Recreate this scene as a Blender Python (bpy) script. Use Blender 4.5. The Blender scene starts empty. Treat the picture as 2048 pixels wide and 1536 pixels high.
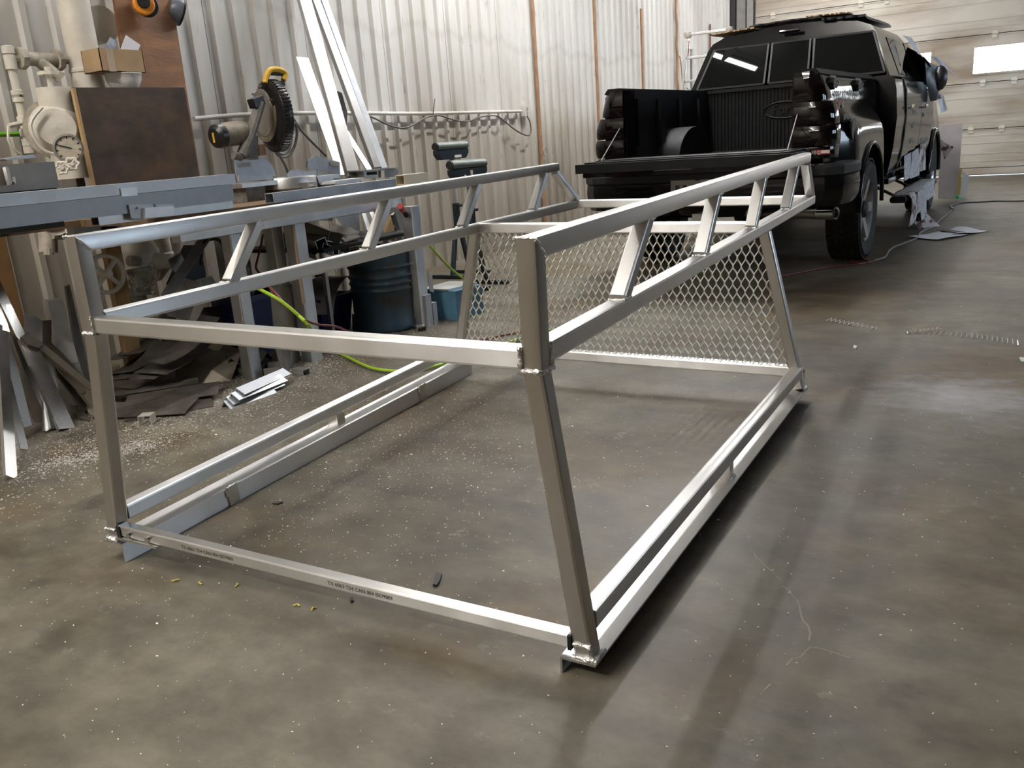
import bpy, bmesh, math, random
from mathutils import Vector, Matrix, Euler
random.seed(7)
SC = bpy.context.scene
COL = SC.collection
PI = math.pi
V = Vector

# ------------------------------------------------------------------ camera
FPX = 1701.94
CAM_H = 1.08
CR = Matrix(((0.8648230, -0.0773900, 0.4960766),
             (0.4970921, 0.2708642, -0.8243373),
             (-0.0705740, 0.9595016, 0.2727195)))
cam = bpy.data.cameras.new('camera')
cam.sensor_width = 36.0
cam.lens = 36.0 * FPX / 2048.0
cam.clip_start = 0.02
cam_o = bpy.data.objects.new('camera', cam)
M4 = CR.to_4x4(); M4.translation = V((0, 0, CAM_H))
cam_o.matrix_world = M4
COL.objects.link(cam_o)
SC.camera = cam_o

# ------------------------------------------------------------------ world, exposure, lamps
SC.view_settings.view_transform = 'Standard'
SC.view_settings.look = 'None'
SC.view_settings.gamma = 1.0
SC.view_settings.exposure = 0.0
SC.view_settings.use_curve_mapping = False
W = bpy.data.worlds.new('daylight'); SC.world = W
W.use_nodes = True
W.node_tree.nodes['Background'].inputs[0].default_value = (0.66, 0.82, 1.0, 1)
W.node_tree.nodes['Background'].inputs[1].default_value = 11.0

LAMPS = [
    # x, y, z, length, rotation about z (deg), power down, power up, colour
    (-2.7, 12.4, 4.5, 2.4, 90, 110, 160, (1.0, 0.98, 0.95)),
    (-2.9, 7.3, 4.5, 2.4, 90, 185, 270, (1.0, 0.985, 0.96)),
    (-4.05, 4.80, 4.6, 1.0, -41, 36, 8, (1.0, 0.97, 0.93)),
    (-3.2, -2.4, 4.5, 2.4, 0, 235, 110, (1.0, 0.95, 0.87)),
    (-2.7, 15.2, 4.5, 2.0, 90, 50, 60, (1.0, 0.97, 0.93)),
    (-3.0, 0.2, 4.5, 2.4, 90, 85, 110, (1.0, 0.955, 0.88)),
]
for i, (x, y, z, ln, rz, pw, pu, c) in enumerate(LAMPS):
    for pwr, dz, flip, wid in ((pw, -0.07, 0.0, 0.10), (pu, 0.07, PI, 0.16)):  # second light faces up from each housing, added to brighten the ceiling
        li = bpy.data.lights.new('tube_light', 'AREA')
        li.shape = 'RECTANGLE'; li.size = ln; li.size_y = wid
        li.energy = pwr; li.color = c
        lo = bpy.data.objects.new('tube_light', li)
        lo.location = (x, y, z + dz); lo.rotation_euler = (flip, 0, math.radians(rz))
        COL.objects.link(lo)

# ------------------------------------------------------------------ helpers
def at(px, py, axis, val):
    """point on the world plane axis=val seen at pixel (px,py) of the 2048x1536 frame"""
    d = CR @ V(((px - 1024) / FPX, -(py - 768) / FPX, -1.0))
    o = V((0, 0, CAM_H))
    t = (val - o[axis]) / d[axis]
    return o + d * t
def fl(px, py, z=0.0):
    return at(px, py, 2, z)

def nd(t, typ, **k):
    n = t.nodes.new(typ)
    for a, b in k.items():
        setattr(n, a, b)
    return n

def mat(name, col, rough=0.5, metal=0.0, var=0.0, vs=6.0, col2=None, bump=0.0, bs=40.0,
        stretch=(1, 1, 1), rvar=0.0, coat=0.0, spec=0.5, detail=4.0, thr=None, emit=None, es=0.0):
    m = bpy.data.materials.new(name); m.use_nodes = True
    t = m.node_tree; b = t.nodes['Principled BSDF']
    b.inputs['Base Color'].default_value = (*col, 1)
    b.inputs['Roughness'].default_value = rough
    b.inputs['Metallic'].default_value = metal
    b.inputs['Specular IOR Level'].default_value = spec
    if coat: 
        b.inputs['Coat Weight'].default_value = coat
        b.inputs['Coat Roughness'].default_value = 0.03
    if emit:
        b.inputs['Emission Color'].default_value = (*emit, 1)
        b.inputs['Emission Strength'].default_value = es
    if var or col2 or bump or rvar:
        tc = nd(t, 'ShaderNodeTexCoord'); mp = nd(t, 'ShaderNodeMapping')
        mp.inputs['Scale'].default_value = stretch
        t.links.new(tc.outputs['Object'], mp.inputs['Vector'])
        nz = nd(t, 'ShaderNodeTexNoise'); nz.inputs['Scale'].default_value = vs
        nz.inputs['Detail'].default_value = detail; nz.inputs['Roughness'].default_value = 0.6
        t.links.new(mp.outputs[0], nz.inputs['Vector'])
        if var or col2:
            r = nd(t, 'ShaderNodeValToRGB')
            lo, hi = thr if thr else (0.3, 0.7)
            r.color_ramp.elements[0].position = lo; r.color_ramp.elements[1].position = hi
            c2 = col2 if col2 else tuple(max(0, x * (1 - var)) for x in col)
            r.color_ramp.elements[0].color = (*c2, 1)
            r.color_ramp.elements[1].color = (*[min(1, x * (1 + (var if not col2 else 0))) for x in col], 1)
            t.links.new(nz.outputs['Fac'], r.inputs['Fac'])
            t.links.new(r.outputs['Color'], b.inputs['Base Color'])
        if rvar:
            mr = nd(t, 'ShaderNodeMapRange')
            mr.inputs['To Min'].default_value = max(0.02, rough - rvar)
            mr.inputs['To Max'].default_value = min(1, rough + rvar)
            mr.inputs['From Min'].default_value = 0.3; mr.inputs['From Max'].default_value = 0.7
            t.links.new(nz.outputs['Fac'], mr.inputs['Value'])
            t.links.new(mr.outputs[0], b.inputs['Roughness'])
        if bump:
            n2 = nd(t, 'ShaderNodeTexNoise'); n2.inputs['Scale'].default_value = bs
            n2.inputs['Detail'].default_value = 3.0
            t.links.new(mp.outputs[0], n2.inputs['Vector'])
            bp = nd(t, 'ShaderNodeBump'); bp.inputs['Strength'].default_value = bump
            bp.inputs['Distance'].default_value = 0.01
            t.links.new(n2.outputs['Fac'], bp.inputs['Height'])
            t.links.new(bp.outputs[0], b.inputs['Normal'])
    return m

class MB:
    """collects shapes (world or local coordinates) and links them as ONE mesh object"""
    def __init__(s):
        s.v = []; s.f = []; s.flat = []
    def add(s, vs, fs, flat=()):
        o = len(s.v); k = len(s.f); s.v += [V(p) for p in vs]; s.f += [tuple(i + o for i in f) for f in fs]
        s.flat += [k + i for i in flat]
        return s
    def box(s, c, d, rot=None):
        c = V(c); vs = []
        for i in range(8):
            p = V(((1 if i & 1 else -1) * d[0] / 2, (1 if i & 2 else -1) * d[1] / 2, (1 if i & 4 else -1) * d[2] / 2))
            if rot is not None: p = rot @ p
            vs.append(c + p)
        return s.add(vs, [(0, 2, 3, 1), (4, 5, 7, 6), (0, 1, 5, 4), (2, 6, 7, 3), (0, 4, 6, 2), (1, 3, 7, 5)])
    def span(s, a, b):
        a = V(a); b = V(b)
        return s.box((a + b) / 2, tuple(abs(x) for x in (b - a)))
    def sweep(s, prof, p0, p1, up=(0, 0, 1), caps=True, s1=1.0):
        """extrude closed 2D profile (u: sideways, v: up) from p0 to p1"""
        p0 = V(p0); p1 = V(p1); d = (p1 - p0).normalized(); up = V(up)
        if abs(d.dot(up)) > 0.999: up = V((1, 0, 0))
        u = d.cross(up).normalized(); w = u.cross(d).normalized()
        n = len(prof)
        vs = [p0 + u * a + w * b for a, b in prof] + [p1 + u * a * s1 + w * b * s1 for a, b in prof]
        fs = [(i, (i + 1) % n, n + (i + 1) % n, n + i) for i in range(n)]
        fl_ = [i for i in range(n) if (V(prof[i]) - V(prof[(i + 1) % n])).length > 0.012] if n > 8 else []
        if caps:
            fs += [tuple(reversed(range(n))), tuple(range(n, 2 * n))]
        return s.add(vs, fs, fl_)
    def bar(s, p0, p1, w, h, up=(0, 0, 1), r=0.004):
        if r <= 0:
            return s.sweep([(-w / 2, -h / 2), (w / 2, -h / 2), (w / 2, h / 2), (-w / 2, h / 2)], p0, p1, up)
        return s.sweep(rrect(w, h, r), p0, p1, up)
    def tubehollow(s, p0, p1, w, h, t=0.003, up=(0, 0, 1)):
        """square tube whose open ends show"""
        p0 = V(p0); p1 = V(p1); d = (p1 - p0).normalized(); up = V(up)
        if abs(d.dot(up)) > 0.999: up = V((1, 0, 0))
        u = d.cross(up).normalized(); q = u.cross(d).normalized()
        def ring(p, a, b): return [p + u * x * a / 2 + q * y * b / 2 for x, y in ((-1, -1), (1, -1), (1, 1), (-1, 1))]
        vs = ring(p0, w, h) + ring(p1, w, h) + ring(p0, w - 2 * t, h - 2 * t) + ring(p1, w - 2 * t, h - 2 * t)
        fs = []
        for i in range(4):
            j = (i + 1) % 4
            fs += [(i, j, 4 + j, 4 + i), (8 + j, 8 + i, 12 + i, 12 + j), (j, i, 8 + i, 8 + j), (4 + i, 4 + j, 12 + j, 12 + i)]
        return s.add(vs, fs)
    def angle(s, p0, p1, a, b, t=0.004, up=(0, 0, 1), flip=1):
        """L section: leg a sideways, leg b along -up"""
        pr = [(0, 0), (0, -b), (t, -b), (t, -t), (a, -t), (a, 0)]
        if flip < 0: pr = [(-x, y) for x, y in reversed(pr)]
        return s.sweep(pr, p0, p1, up)
    def channel(s, p0, p1, w, h, t=0.004, up=(0, 0, 1)):
        pr = [(-w / 2, 0), (-w / 2, -h), (-w / 2 + t, -h), (-w / 2 + t, -t), (w / 2 - t, -t), (w / 2 - t, -h), (w / 2, -h), (w / 2, 0)]
        return s.sweep(pr, p0, p1, up)
    def cyl(s, p0, p1, r0, r1=None, n=16, caps=True):
        r1 = r0 if r1 is None else r1
        p0 = V(p0); p1 = V(p1); d = (p1 - p0).normalized()
        a = V((0, 0, 1)) if abs(d.z) < 0.9 else V((1, 0, 0))
        u = d.cross(a).normalized(); w = u.cross(d).normalized()
        vs = [p + (u * math.cos(2 * PI * i / n) + w * math.sin(2 * PI * i / n)) * r for p, r in ((p0, r0), (p1, r1)) for i in range(n)]
        fs = [(i, (i + 1) % n, n + (i + 1) % n, n + i) for i in range(n)]
        if caps: fs += [tuple(reversed(range(n))), tuple(range(n, 2 * n))]
        return s.add(vs, fs)
    def tube(s, pts, r, n=8, closed=False):
        pts = [V(p) for p in pts]; k = len(pts); rings = []
        prev = None
        for i, p in enumerate(pts):
            a = pts[i - 1] if (i > 0 or closed) else p
            b = pts[(i + 1) % k] if (i < k - 1 or closed) else p
            d = (b - a).normalized()
            if prev is None:
                ref = V((0, 0, 1)) if abs(d.z) < 0.9 else V((1, 0, 0))
                u = d.cross(ref).normalized()
            else:
                u = (prev - d * prev.dot(d)).normalized()
            prev = u; w = d.cross(u)
            rr = r[i] if isinstance(r, (list, tuple)) else r
            rings.append([p + (u * math.cos(2 * PI * j / n) + w * math.sin(2 * PI * j / n)) * rr for j in range(n)])
        vs = [q for rg in rings for q in rg]; fs = []
        for i in range(k if closed else k - 1):
            b = ((i + 1) % k) * n
            for j in range(n):
                fs.append((i * n + j, i * n + (j + 1) % n, b + (j + 1) % n, b + j))
        if not closed: fs += [tuple(reversed(range(n))), tuple(range((k - 1) * n, k * n))]
        return s.add(vs, fs)
    def lathe(s, prof, c, axis=(0, 0, 1), n=24, arc=2 * PI):
        """prof: list of (radius, height along axis)"""
        c = V(c); d = V(axis).normalized()
        a = V((0, 0, 1)) if abs(d.z) < 0.9 else V((1, 0, 0))
        u = d.cross(a).normalized(); w = d.cross(u).normalized()
        full = abs(arc - 2 * PI) < 1e-6; m = n if full else n + 1
        vs = [c + d * h + (u * math.cos(arc * i / n) + w * math.sin(arc * i / n)) * max(r, 1e-4) for i in range(m) for r, h in prof]
        k = len(prof); fs = []
        for i in range(n):
            j = (i + 1) % m
            for q in range(k - 1):
                fs.append((i * k + q, i * k + q + 1, j * k + q + 1, j * k + q))
        return s.add(vs, fs)
    def sphere(s, c, r, n=12, sc=(1, 1, 1)):
        pr = []
        vs = []; fs = []; c = V(c); m = n // 2
        for i in range(m + 1):
            th = PI * i / m
            for j in range(n):
                ph = 2 * PI * j / n
                vs.append(c + V((r * sc[0] * math.sin(th) * math.cos(ph), r * sc[1] * math.sin(th) * math.sin(ph), r * sc[2] * math.cos(th))))
        for i in range(m):
            for j in range(n):
                a = i * n + j; b = i * n + (j + 1) % n
                fs.append((a, a + n, b + n, b))
        return s.add(vs, fs)
    def prism(s, pts, off):
        """closed 3D polygon pushed by vector off"""
        pts = [V(p) for p in pts]; off = V(off); n = len(pts)
        vs = pts + [p + off for p in pts]
        return s.add(vs, [tuple(reversed(range(n))), tuple(range(n, 2 * n))] + [(i, (i + 1) % n, n + (i + 1) % n, n + i) for i in range(n)])
    def grid(s, fn, nu, nv, th=None):
        """surface fn(u,v); th: thickness vector or None"""
        vs = [V(fn(i / nu, j / nv)) for i in range(nu + 1) for j in range(nv + 1)]
        k = nv + 1
        fs = [(i * k + j, (i + 1) * k + j, (i + 1) * k + j + 1, i * k + j + 1) for i in range(nu) for j in range(nv)]
        if th is not None:
            th = V(th); o = len(vs); vs = vs + [p + th for p in vs]
            fs = fs + [tuple(o + x for x in reversed(f)) for f in fs]
            rim = [i * k for i in range(nu + 1)] + [nu * k + j for j in range(1, nv + 1)] + [i * k + nv for i in range(nu - 1, -1, -1)] + [j for j in range(nv - 1, 0, -1)]
            for i, a in enumerate(rim):
                b = rim[(i + 1) % len(rim)]
                fs.append((b, a, o + a, o + b))
        return s.add(vs, fs)
    def build(s, name, m, parent=None, loc=None, smooth=35, base=None):
        """parent: its location is subtracted. loc: own origin for a top-level mesh"""
        if base is not None: o = V(base)
        elif parent is not None: o = V(parent.get('_o', (0, 0, 0)))
        else: o = V(loc) if loc is not None else V((0, 0, 0))
        me = bpy.data.meshes.new(name)
        me.from_pydata([p - o for p in s.v], [], s.f)
        me.materials.append(m)
        bm = bmesh.new(); bm.from_mesh(me)
        bmesh.ops.recalc_face_normals(bm, faces=bm.faces)
        bm.to_mesh(me); bm.free()
        if smooth:
            me.shade_smooth()
            me.set_sharp_from_angle(angle=math.radians(smooth))
            for i in s.flat: me.polygons[i].use_smooth = False
        ob = bpy.data.objects.new(name, me)
        COL.objects.link(ob)
        if parent is not None:
            ob.parent = parent; ob['_o'] = tuple(o)
        else:
            ob.location = o; ob['_o'] = tuple(o)
        return ob

def rrect(w, h, r, k=2):
    out = []
    for cx, cy, a0 in ((w / 2 - r, -h / 2 + r, -90), (w / 2 - r, h / 2 - r, 0), (-w / 2 + r, h / 2 - r, 90), (-w / 2 + r, -h / 2 + r, 180)):
        for i in range(k + 1):
            a = math.radians(a0 + 90 * i / k)
            out.append((cx + r * math.cos(a), cy + r * math.sin(a)))
    return out

def thing(name, label, cat, loc=(0, 0, 0), group=None):
    o = bpy.data.objects.new(name, None); COL.objects.link(o)
    o.empty_display_size = 0.05
    o.location = loc; o['_o'] = tuple(loc)
    o['label'] = label; o['category'] = cat
    if group: o['group'] = group
    return o
def tag(o, label, cat, group=None):
    o['label'] = label; o['category'] = cat
    if group: o['group'] = group
    return o
def struct(o, label=None):
    o['kind'] = 'structure'
    if label: o['label'] = label
    return o
def one(mb, name, m, label, cat, loc=None, group=None, smooth=35):
    if loc is None:
        lo = V((min(p.x for p in mb.v), min(p.y for p in mb.v), min(p.z for p in mb.v)))
        hi = V((max(p.x for p in mb.v), max(p.y for p in mb.v), max(p.z for p in mb.v)))
        loc = ((lo.x + hi.x) / 2, (lo.y + hi.y) / 2, lo.z)
    return tag(mb.build(name, m, loc=loc, smooth=smooth), label, cat, group)
def dup_tree(o, parent=None):
    c = o.copy(); COL.objects.link(c)
    if parent is not None: c.parent = parent
    for ch in list(o.children): dup_tree(ch, c)
    return c
def text_mesh(body, size, m, name, parent, mtx, extrude=0.001, base=None, bold=0.0, sx=1.0):
    cu = bpy.data.curves.new('lettering', 'FONT'); cu.body = body; cu.size = size
    cu.extrude = extrude; cu.align_x = 'CENTER'; cu.align_y = 'CENTER'; cu.offset = bold
    cu.resolution_u = 3
    to = bpy.data.objects.new('lettering', cu); COL.objects.link(to)
    dg = bpy.context.evaluated_depsgraph_get()
    me = bpy.data.meshes.new_from_object(to.evaluated_get(dg))
    bpy.data.objects.remove(to); bpy.data.curves.remove(cu)
    me.transform(Matrix.Diagonal((sx, 1, 1, 1)))
    me.transform(mtx)
    if base is None and parent is not None: base = parent.get('_o', (0, 0, 0))
    if base is not None: me.transform(Matrix.Translation(-V(base)))
    me.materials.clear(); me.materials.append(m)
    ob = bpy.data.objects.new(name, me); COL.objects.link(ob)
    if parent is not None:
        ob.parent = parent; ob['_o'] = tuple(base)
    return ob
def frame(origin, xdir, ydir):
    x = V(xdir).normalized(); y = V(ydir); y = (y - x * y.dot(x)).normalized(); z = x.cross(y)
    m = Matrix((x, y, z)).transposed().to_4x4(); m.translation = V(origin)
    return m
def rotz(a):
    return Matrix.Rotation(a, 3, 'Z')

# ------------------------------------------------------------------ materials
def alu(name, c=(0.78, 0.77, 0.75), r=0.34, st=(1, 1, 1), var=0.06, vs=6):
    return mat(name, c, rough=r, metal=1.0, var=var, vs=vs, stretch=st, rvar=0.045, bump=0.03, bs=160)
def brushed(name, along, c=(0.74, 0.735, 0.73), r=0.36, an=0.88):
    m = mat(name, c, rough=r, metal=1.0, var=0.05, vs=7, rvar=0.04, bump=0.02, bs=160)
    t = m.node_tree; b = t.nodes['Principled BSDF']
    b.inputs['Anisotropic'].default_value = an
    geo = nd(t, 'ShaderNodeNewGeometry')
    cr = nd(t, 'ShaderNodeVectorMath', operation='CROSS_PRODUCT')
    cr.inputs[1].default_value = along
    t.links.new(geo.outputs['Normal'], cr.inputs[0])
    t.links.new(cr.outputs['Vector'], b.inputs['Tangent'])
    return m
M_BX = brushed('drawn_tube_crossways', (1, 0, 0))
M_BY = brushed('drawn_tube_lengthways', (-0.03, 1, 0))
M_BZ = brushed('drawn_tube_upright', (0, 0.05, 1), (0.68, 0.665, 0.65), 0.36, 0.7)
M_BZ2 = brushed('dull_drawn_tube', (0, 0.1, 1), (0.50, 0.495, 0.49), 0.4, 0.6)
M_ALU = alu('welded_aluminium', (0.72, 0.715, 0.71), 0.24)
M_ALU_BRIGHT = alu('bright_aluminium', (0.84, 0.84, 0.84), 0.24)
M_ALU_DULL = alu('dull_aluminium', (0.55, 0.55, 0.55), 0.45, var=0.18)
M_ALU_DARK = alu('grimy_metal', (0.30, 0.28, 0.26), 0.5, var=0.3)
M_ALU_PAINT = mat('grey_mill_metal', (0.33, 0.345, 0.37), rough=0.42, metal=0.55, var=0.18, vs=7, rvar=0.1)
M_WELD = mat('weld_bead', (0.8, 0.78, 0.74), rough=0.3, metal=1.0, var=0.35, vs=90, bump=0.6, bs=140)
M_BLACKPAINT = mat('black_gloss_paint', (0.004, 0.004, 0.0045), rough=0.09, spec=0.34)
M_BLACKPLASTIC = mat('black_plastic', (0.012, 0.012, 0.012), rough=0.5, var=0.3, vs=30)
M_LINER = mat('black_bed_liner', (0.006, 0.0062, 0.0066), rough=0.55, var=0.25, vs=14, bump=0.15, bs=200, spec=0.22)
M_TINT = mat('dark_tinted_glass', (0.003, 0.003, 0.003), rough=0.02, spec=0.22)
M_RUBBER = mat('tyre_rubber', (0.014, 0.013, 0.012), rough=0.72, var=0.35, vs=18)
M_CHROME = mat('chrome', (0.75, 0.75, 0.76), rough=0.12, metal=1.0)
M_RIM = mat('cast_wheel_metal', (0.5, 0.5, 0.51), rough=0.3, metal=1.0)
M_REDLENS = mat('smoked_tail_lens', (0.005, 0.002, 0.002), rough=0.06, spec=0.4)
M_WALL = None
M_BENCHTOP = mat('worn_bench_timber', (0.20, 0.12, 0.055), rough=0.7, col2=(0.08, 0.05, 0.03), vs=5, stretch=(5, 0.8, 1))
M_PLY = mat('orange_plywood', (0.23, 0.098, 0.029), rough=0.65, col2=(0.10, 0.038, 0.013), vs=3.5, stretch=(1, 0.6, 3.2), bump=0.1, bs=30, detail=7)
M_DARKPLY = mat('sooty_plywood', (0.085, 0.050, 0.026), rough=0.7, col2=(0.020, 0.013, 0.009), vs=5, stretch=(1, 1, 1.6), detail=6)
M_PINE = mat('pine_wood', (0.47, 0.31, 0.15), rough=0.65, col2=(0.40, 0.25, 0.11), vs=6, stretch=(6, 6, 0.6))
M_BATTEN = mat('rusty_batten', (0.40, 0.23, 0.12), rough=0.7, col2=(0.24, 0.12, 0.06), vs=12, stretch=(1, 1, 0.6))
M_CREAM = mat('cream_pipe_paint', (0.66, 0.61, 0.52), rough=0.45, var=0.12, vs=9)
M_CREAMDIRT = mat('grubby_pipe_paint', (0.50, 0.45, 0.37), rough=0.55, col2=(0.24, 0.205, 0.16), vs=16)
M_WHITEPAPER = mat('white_paper', (0.80, 0.79, 0.82), rough=0.7, var=0.03, vs=3)
M_NEWS = mat('newsprint', (0.62, 0.60, 0.61), rough=0.75, col2=(0.22, 0.20, 0.21), vs=60, thr=(0.40, 0.56), detail=6)
M_NEWS2 = mat('colour_newsprint', (0.55, 0.50, 0.49), rough=0.75, col2=(0.10, 0.035, 0.04), vs=11, thr=(0.44, 0.52), detail=6)
M_CARD = mat('cardboard', (0.36, 0.24, 0.13), rough=0.8, var=0.14, vs=8)
M_BLACKFILM = mat('black_plastic_film', (0.012, 0.012, 0.013), rough=0.35)
M_WHITEBOWL = mat('white_enamel', (0.78, 0.76, 0.72), rough=0.25)
M_YELLOW = mat('yellow_plastic', (0.72, 0.42, 0.03), rough=0.4, var=0.12, vs=20)
M_ORANGE = mat('orange_plastic', (0.85, 0.30, 0.03), rough=0.4)
M_SAWGREY = mat('dusty_cast_grey', (0.16, 0.145, 0.125), rough=0.6, var=0.3, vs=22)
M_SAWTAN = mat('dusty_tan_housing', (0.17, 0.14, 0.09), rough=0.6, var=0.3, vs=25)
M_SAWBLACK = mat('ribbed_black_guard', (0.012, 0.011, 0.011), rough=0.35)
M_CORD = mat('grey_cable', (0.10, 0.09, 0.08), rough=0.6)
M_CORDLIGHT = mat('worn_cable', (0.20, 0.18, 0.17), rough=0.6)
M_REDCORD = mat('red_hose', (0.13, 0.018, 0.016), rough=0.5)
M_LIMEHOSE = mat('lime_hose', (0.30, 0.46, 0.025), rough=0.4)
M_GREENHOSE = mat('green_hose', (0.14, 0.40, 0.02), rough=0.45)
M_NAVY = mat('navy_plastic', (0.012, 0.016, 0.085), rough=0.45, var=0.2, vs=8)
M_DRUM = mat('scuffed_blue_drum', (0.014, 0.042, 0.066), rough=0.5, col2=(0.022, 0.018, 0.014), vs=7, thr=(0.36, 0.56), detail=7)
M_LIGHTBLUE = mat('light_blue_plastic', (0.06, 0.15, 0.22), rough=0.5, var=0.2, vs=10)
M_TEAL = mat('dark_teal_paint', (0.012, 0.022, 0.032), rough=0.35)
M_ROLLER = mat('grey_green_roller', (0.16, 0.19, 0.18), rough=0.4, metal=0.3, var=0.1, vs=20)
M_WHITELABEL = mat('white_label', (0.75, 0.74, 0.70), rough=0.6)
M_STAMP = mat('stamped_ink', (0.10, 0.09, 0.08), rough=0.7)
M_PLATEWHITE = mat('number_plate_white', (0.55, 0.54, 0.52), rough=0.5)
M_DECAL = mat('white_vinyl', (0.72, 0.71, 0.68), rough=0.5)
M_DECALDIM = mat('grey_vinyl', (0.30, 0.30, 0.30), rough=0.5)
M_DECALRED = mat('red_vinyl', (0.45, 0.05, 0.05), rough=0.5)
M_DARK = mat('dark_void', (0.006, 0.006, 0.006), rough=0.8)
M_STEELBOX = mat('grey_steel_box', (0.18, 0.165, 0.15), rough=0.45, metal=0.4, var=0.2, vs=6)
M_RUSTPLATE = mat('brownish_sheet', (0.26, 0.225, 0.18), rough=0.5, metal=0.5, var=0.2, vs=8)
M_SOOTSHEET = mat('sooty_sheet', (0.115, 0.10, 0.085), rough=0.55, metal=0.5, var=0.4, vs=12)
M_CHIP = mat('aluminium_chip', (0.75, 0.73, 0.68), rough=0.4, metal=0.6)
M_CHIPDULL = mat('swarf', (0.42, 0.40, 0.36), rough=0.55, metal=0.4)
M_GASKET = mat('black_seal', (0.02, 0.018, 0.016), rough=0.7)
# ------------------------------------------------------------------ room shell
XW, YD, XR, YB, ZC = -4.729, 16.433, 6.5, -6.0, 5.0

def paint_wall_mat():
    m = bpy.data.materials.new('off_white_sheet_metal'); m.use_nodes = True
    t = m.node_tree; b = t.nodes['Principled BSDF']; L = t.links
    geo = nd(t, 'ShaderNodeNewGeometry')
    mp = nd(t, 'ShaderNodeMapping'); mp.inputs['Scale'].default_value = (1, 1.2, 0.35)
    L.new(geo.outputs['Position'], mp.inputs['Vector'])
    n1 = nd(t, 'ShaderNodeTexNoise'); n1.inputs['Scale'].default_value = 1.6; n1.inputs['Detail'].default_value = 6
    L.new(mp.outputs[0], n1.inputs['Vector'])
    n2 = nd(t, 'ShaderNodeTexNoise'); n2.inputs['Scale'].default_value = 16; n2.inputs['Detail'].default_value = 5
    L.new(mp.outputs[0], n2.inputs['Vector'])
    r1 = nd(t, 'ShaderNodeValToRGB')
    r1.color_ramp.elements[0].position = 0.3; r1.color_ramp.elements[0].color = (0.50, 0.475, 0.44, 1)
    r1.color_ramp.elements[1].position = 0.62; r1.color_ramp.elements[1].color = (0.67, 0.65, 0.615, 1)
    L.new(n1.outputs['Fac'], r1.inputs['Fac'])
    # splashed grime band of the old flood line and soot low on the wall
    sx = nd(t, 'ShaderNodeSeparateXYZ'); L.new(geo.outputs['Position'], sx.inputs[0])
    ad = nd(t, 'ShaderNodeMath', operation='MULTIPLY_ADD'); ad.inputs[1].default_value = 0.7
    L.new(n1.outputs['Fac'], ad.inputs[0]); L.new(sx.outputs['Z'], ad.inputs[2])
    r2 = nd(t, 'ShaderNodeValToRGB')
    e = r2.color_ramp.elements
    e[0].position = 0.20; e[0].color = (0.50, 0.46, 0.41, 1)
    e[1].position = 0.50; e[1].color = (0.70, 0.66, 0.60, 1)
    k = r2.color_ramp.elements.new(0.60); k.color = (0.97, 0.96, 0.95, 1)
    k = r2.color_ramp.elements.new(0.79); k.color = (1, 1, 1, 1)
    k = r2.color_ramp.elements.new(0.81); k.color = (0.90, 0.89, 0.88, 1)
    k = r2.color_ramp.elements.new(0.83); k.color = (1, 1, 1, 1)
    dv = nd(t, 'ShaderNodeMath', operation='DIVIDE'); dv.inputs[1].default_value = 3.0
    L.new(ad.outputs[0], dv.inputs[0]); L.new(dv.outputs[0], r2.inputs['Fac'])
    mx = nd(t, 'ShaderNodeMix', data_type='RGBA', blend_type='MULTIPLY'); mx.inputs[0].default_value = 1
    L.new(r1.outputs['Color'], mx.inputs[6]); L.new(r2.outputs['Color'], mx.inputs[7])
    r3 = nd(t, 'ShaderNodeValToRGB')
    r3.color_ramp.elements[0].position = 0.26; r3.color_ramp.elements[0].color = (0.55, 0.5, 0.45, 1)
    r3.color_ramp.elements[1].position = 0.36; r3.color_ramp.elements[1].color = (1, 1, 1, 1)
    L.new(n2.outputs['Fac'], r3.inputs['Fac'])
    m2 = nd(t, 'ShaderNodeMix', data_type='RGBA', blend_type='MULTIPLY'); m2.inputs[0].default_value = 0.6
    L.new(mx.outputs[2], m2.inputs[6]); L.new(r3.outputs['Color'], m2.inputs[7])
    L.new(m2.outputs[2], b.inputs['Base Color'])
    b.inputs['Roughness'].default_value = 0.42
    return m
M_WALL = paint_wall_mat()

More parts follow.
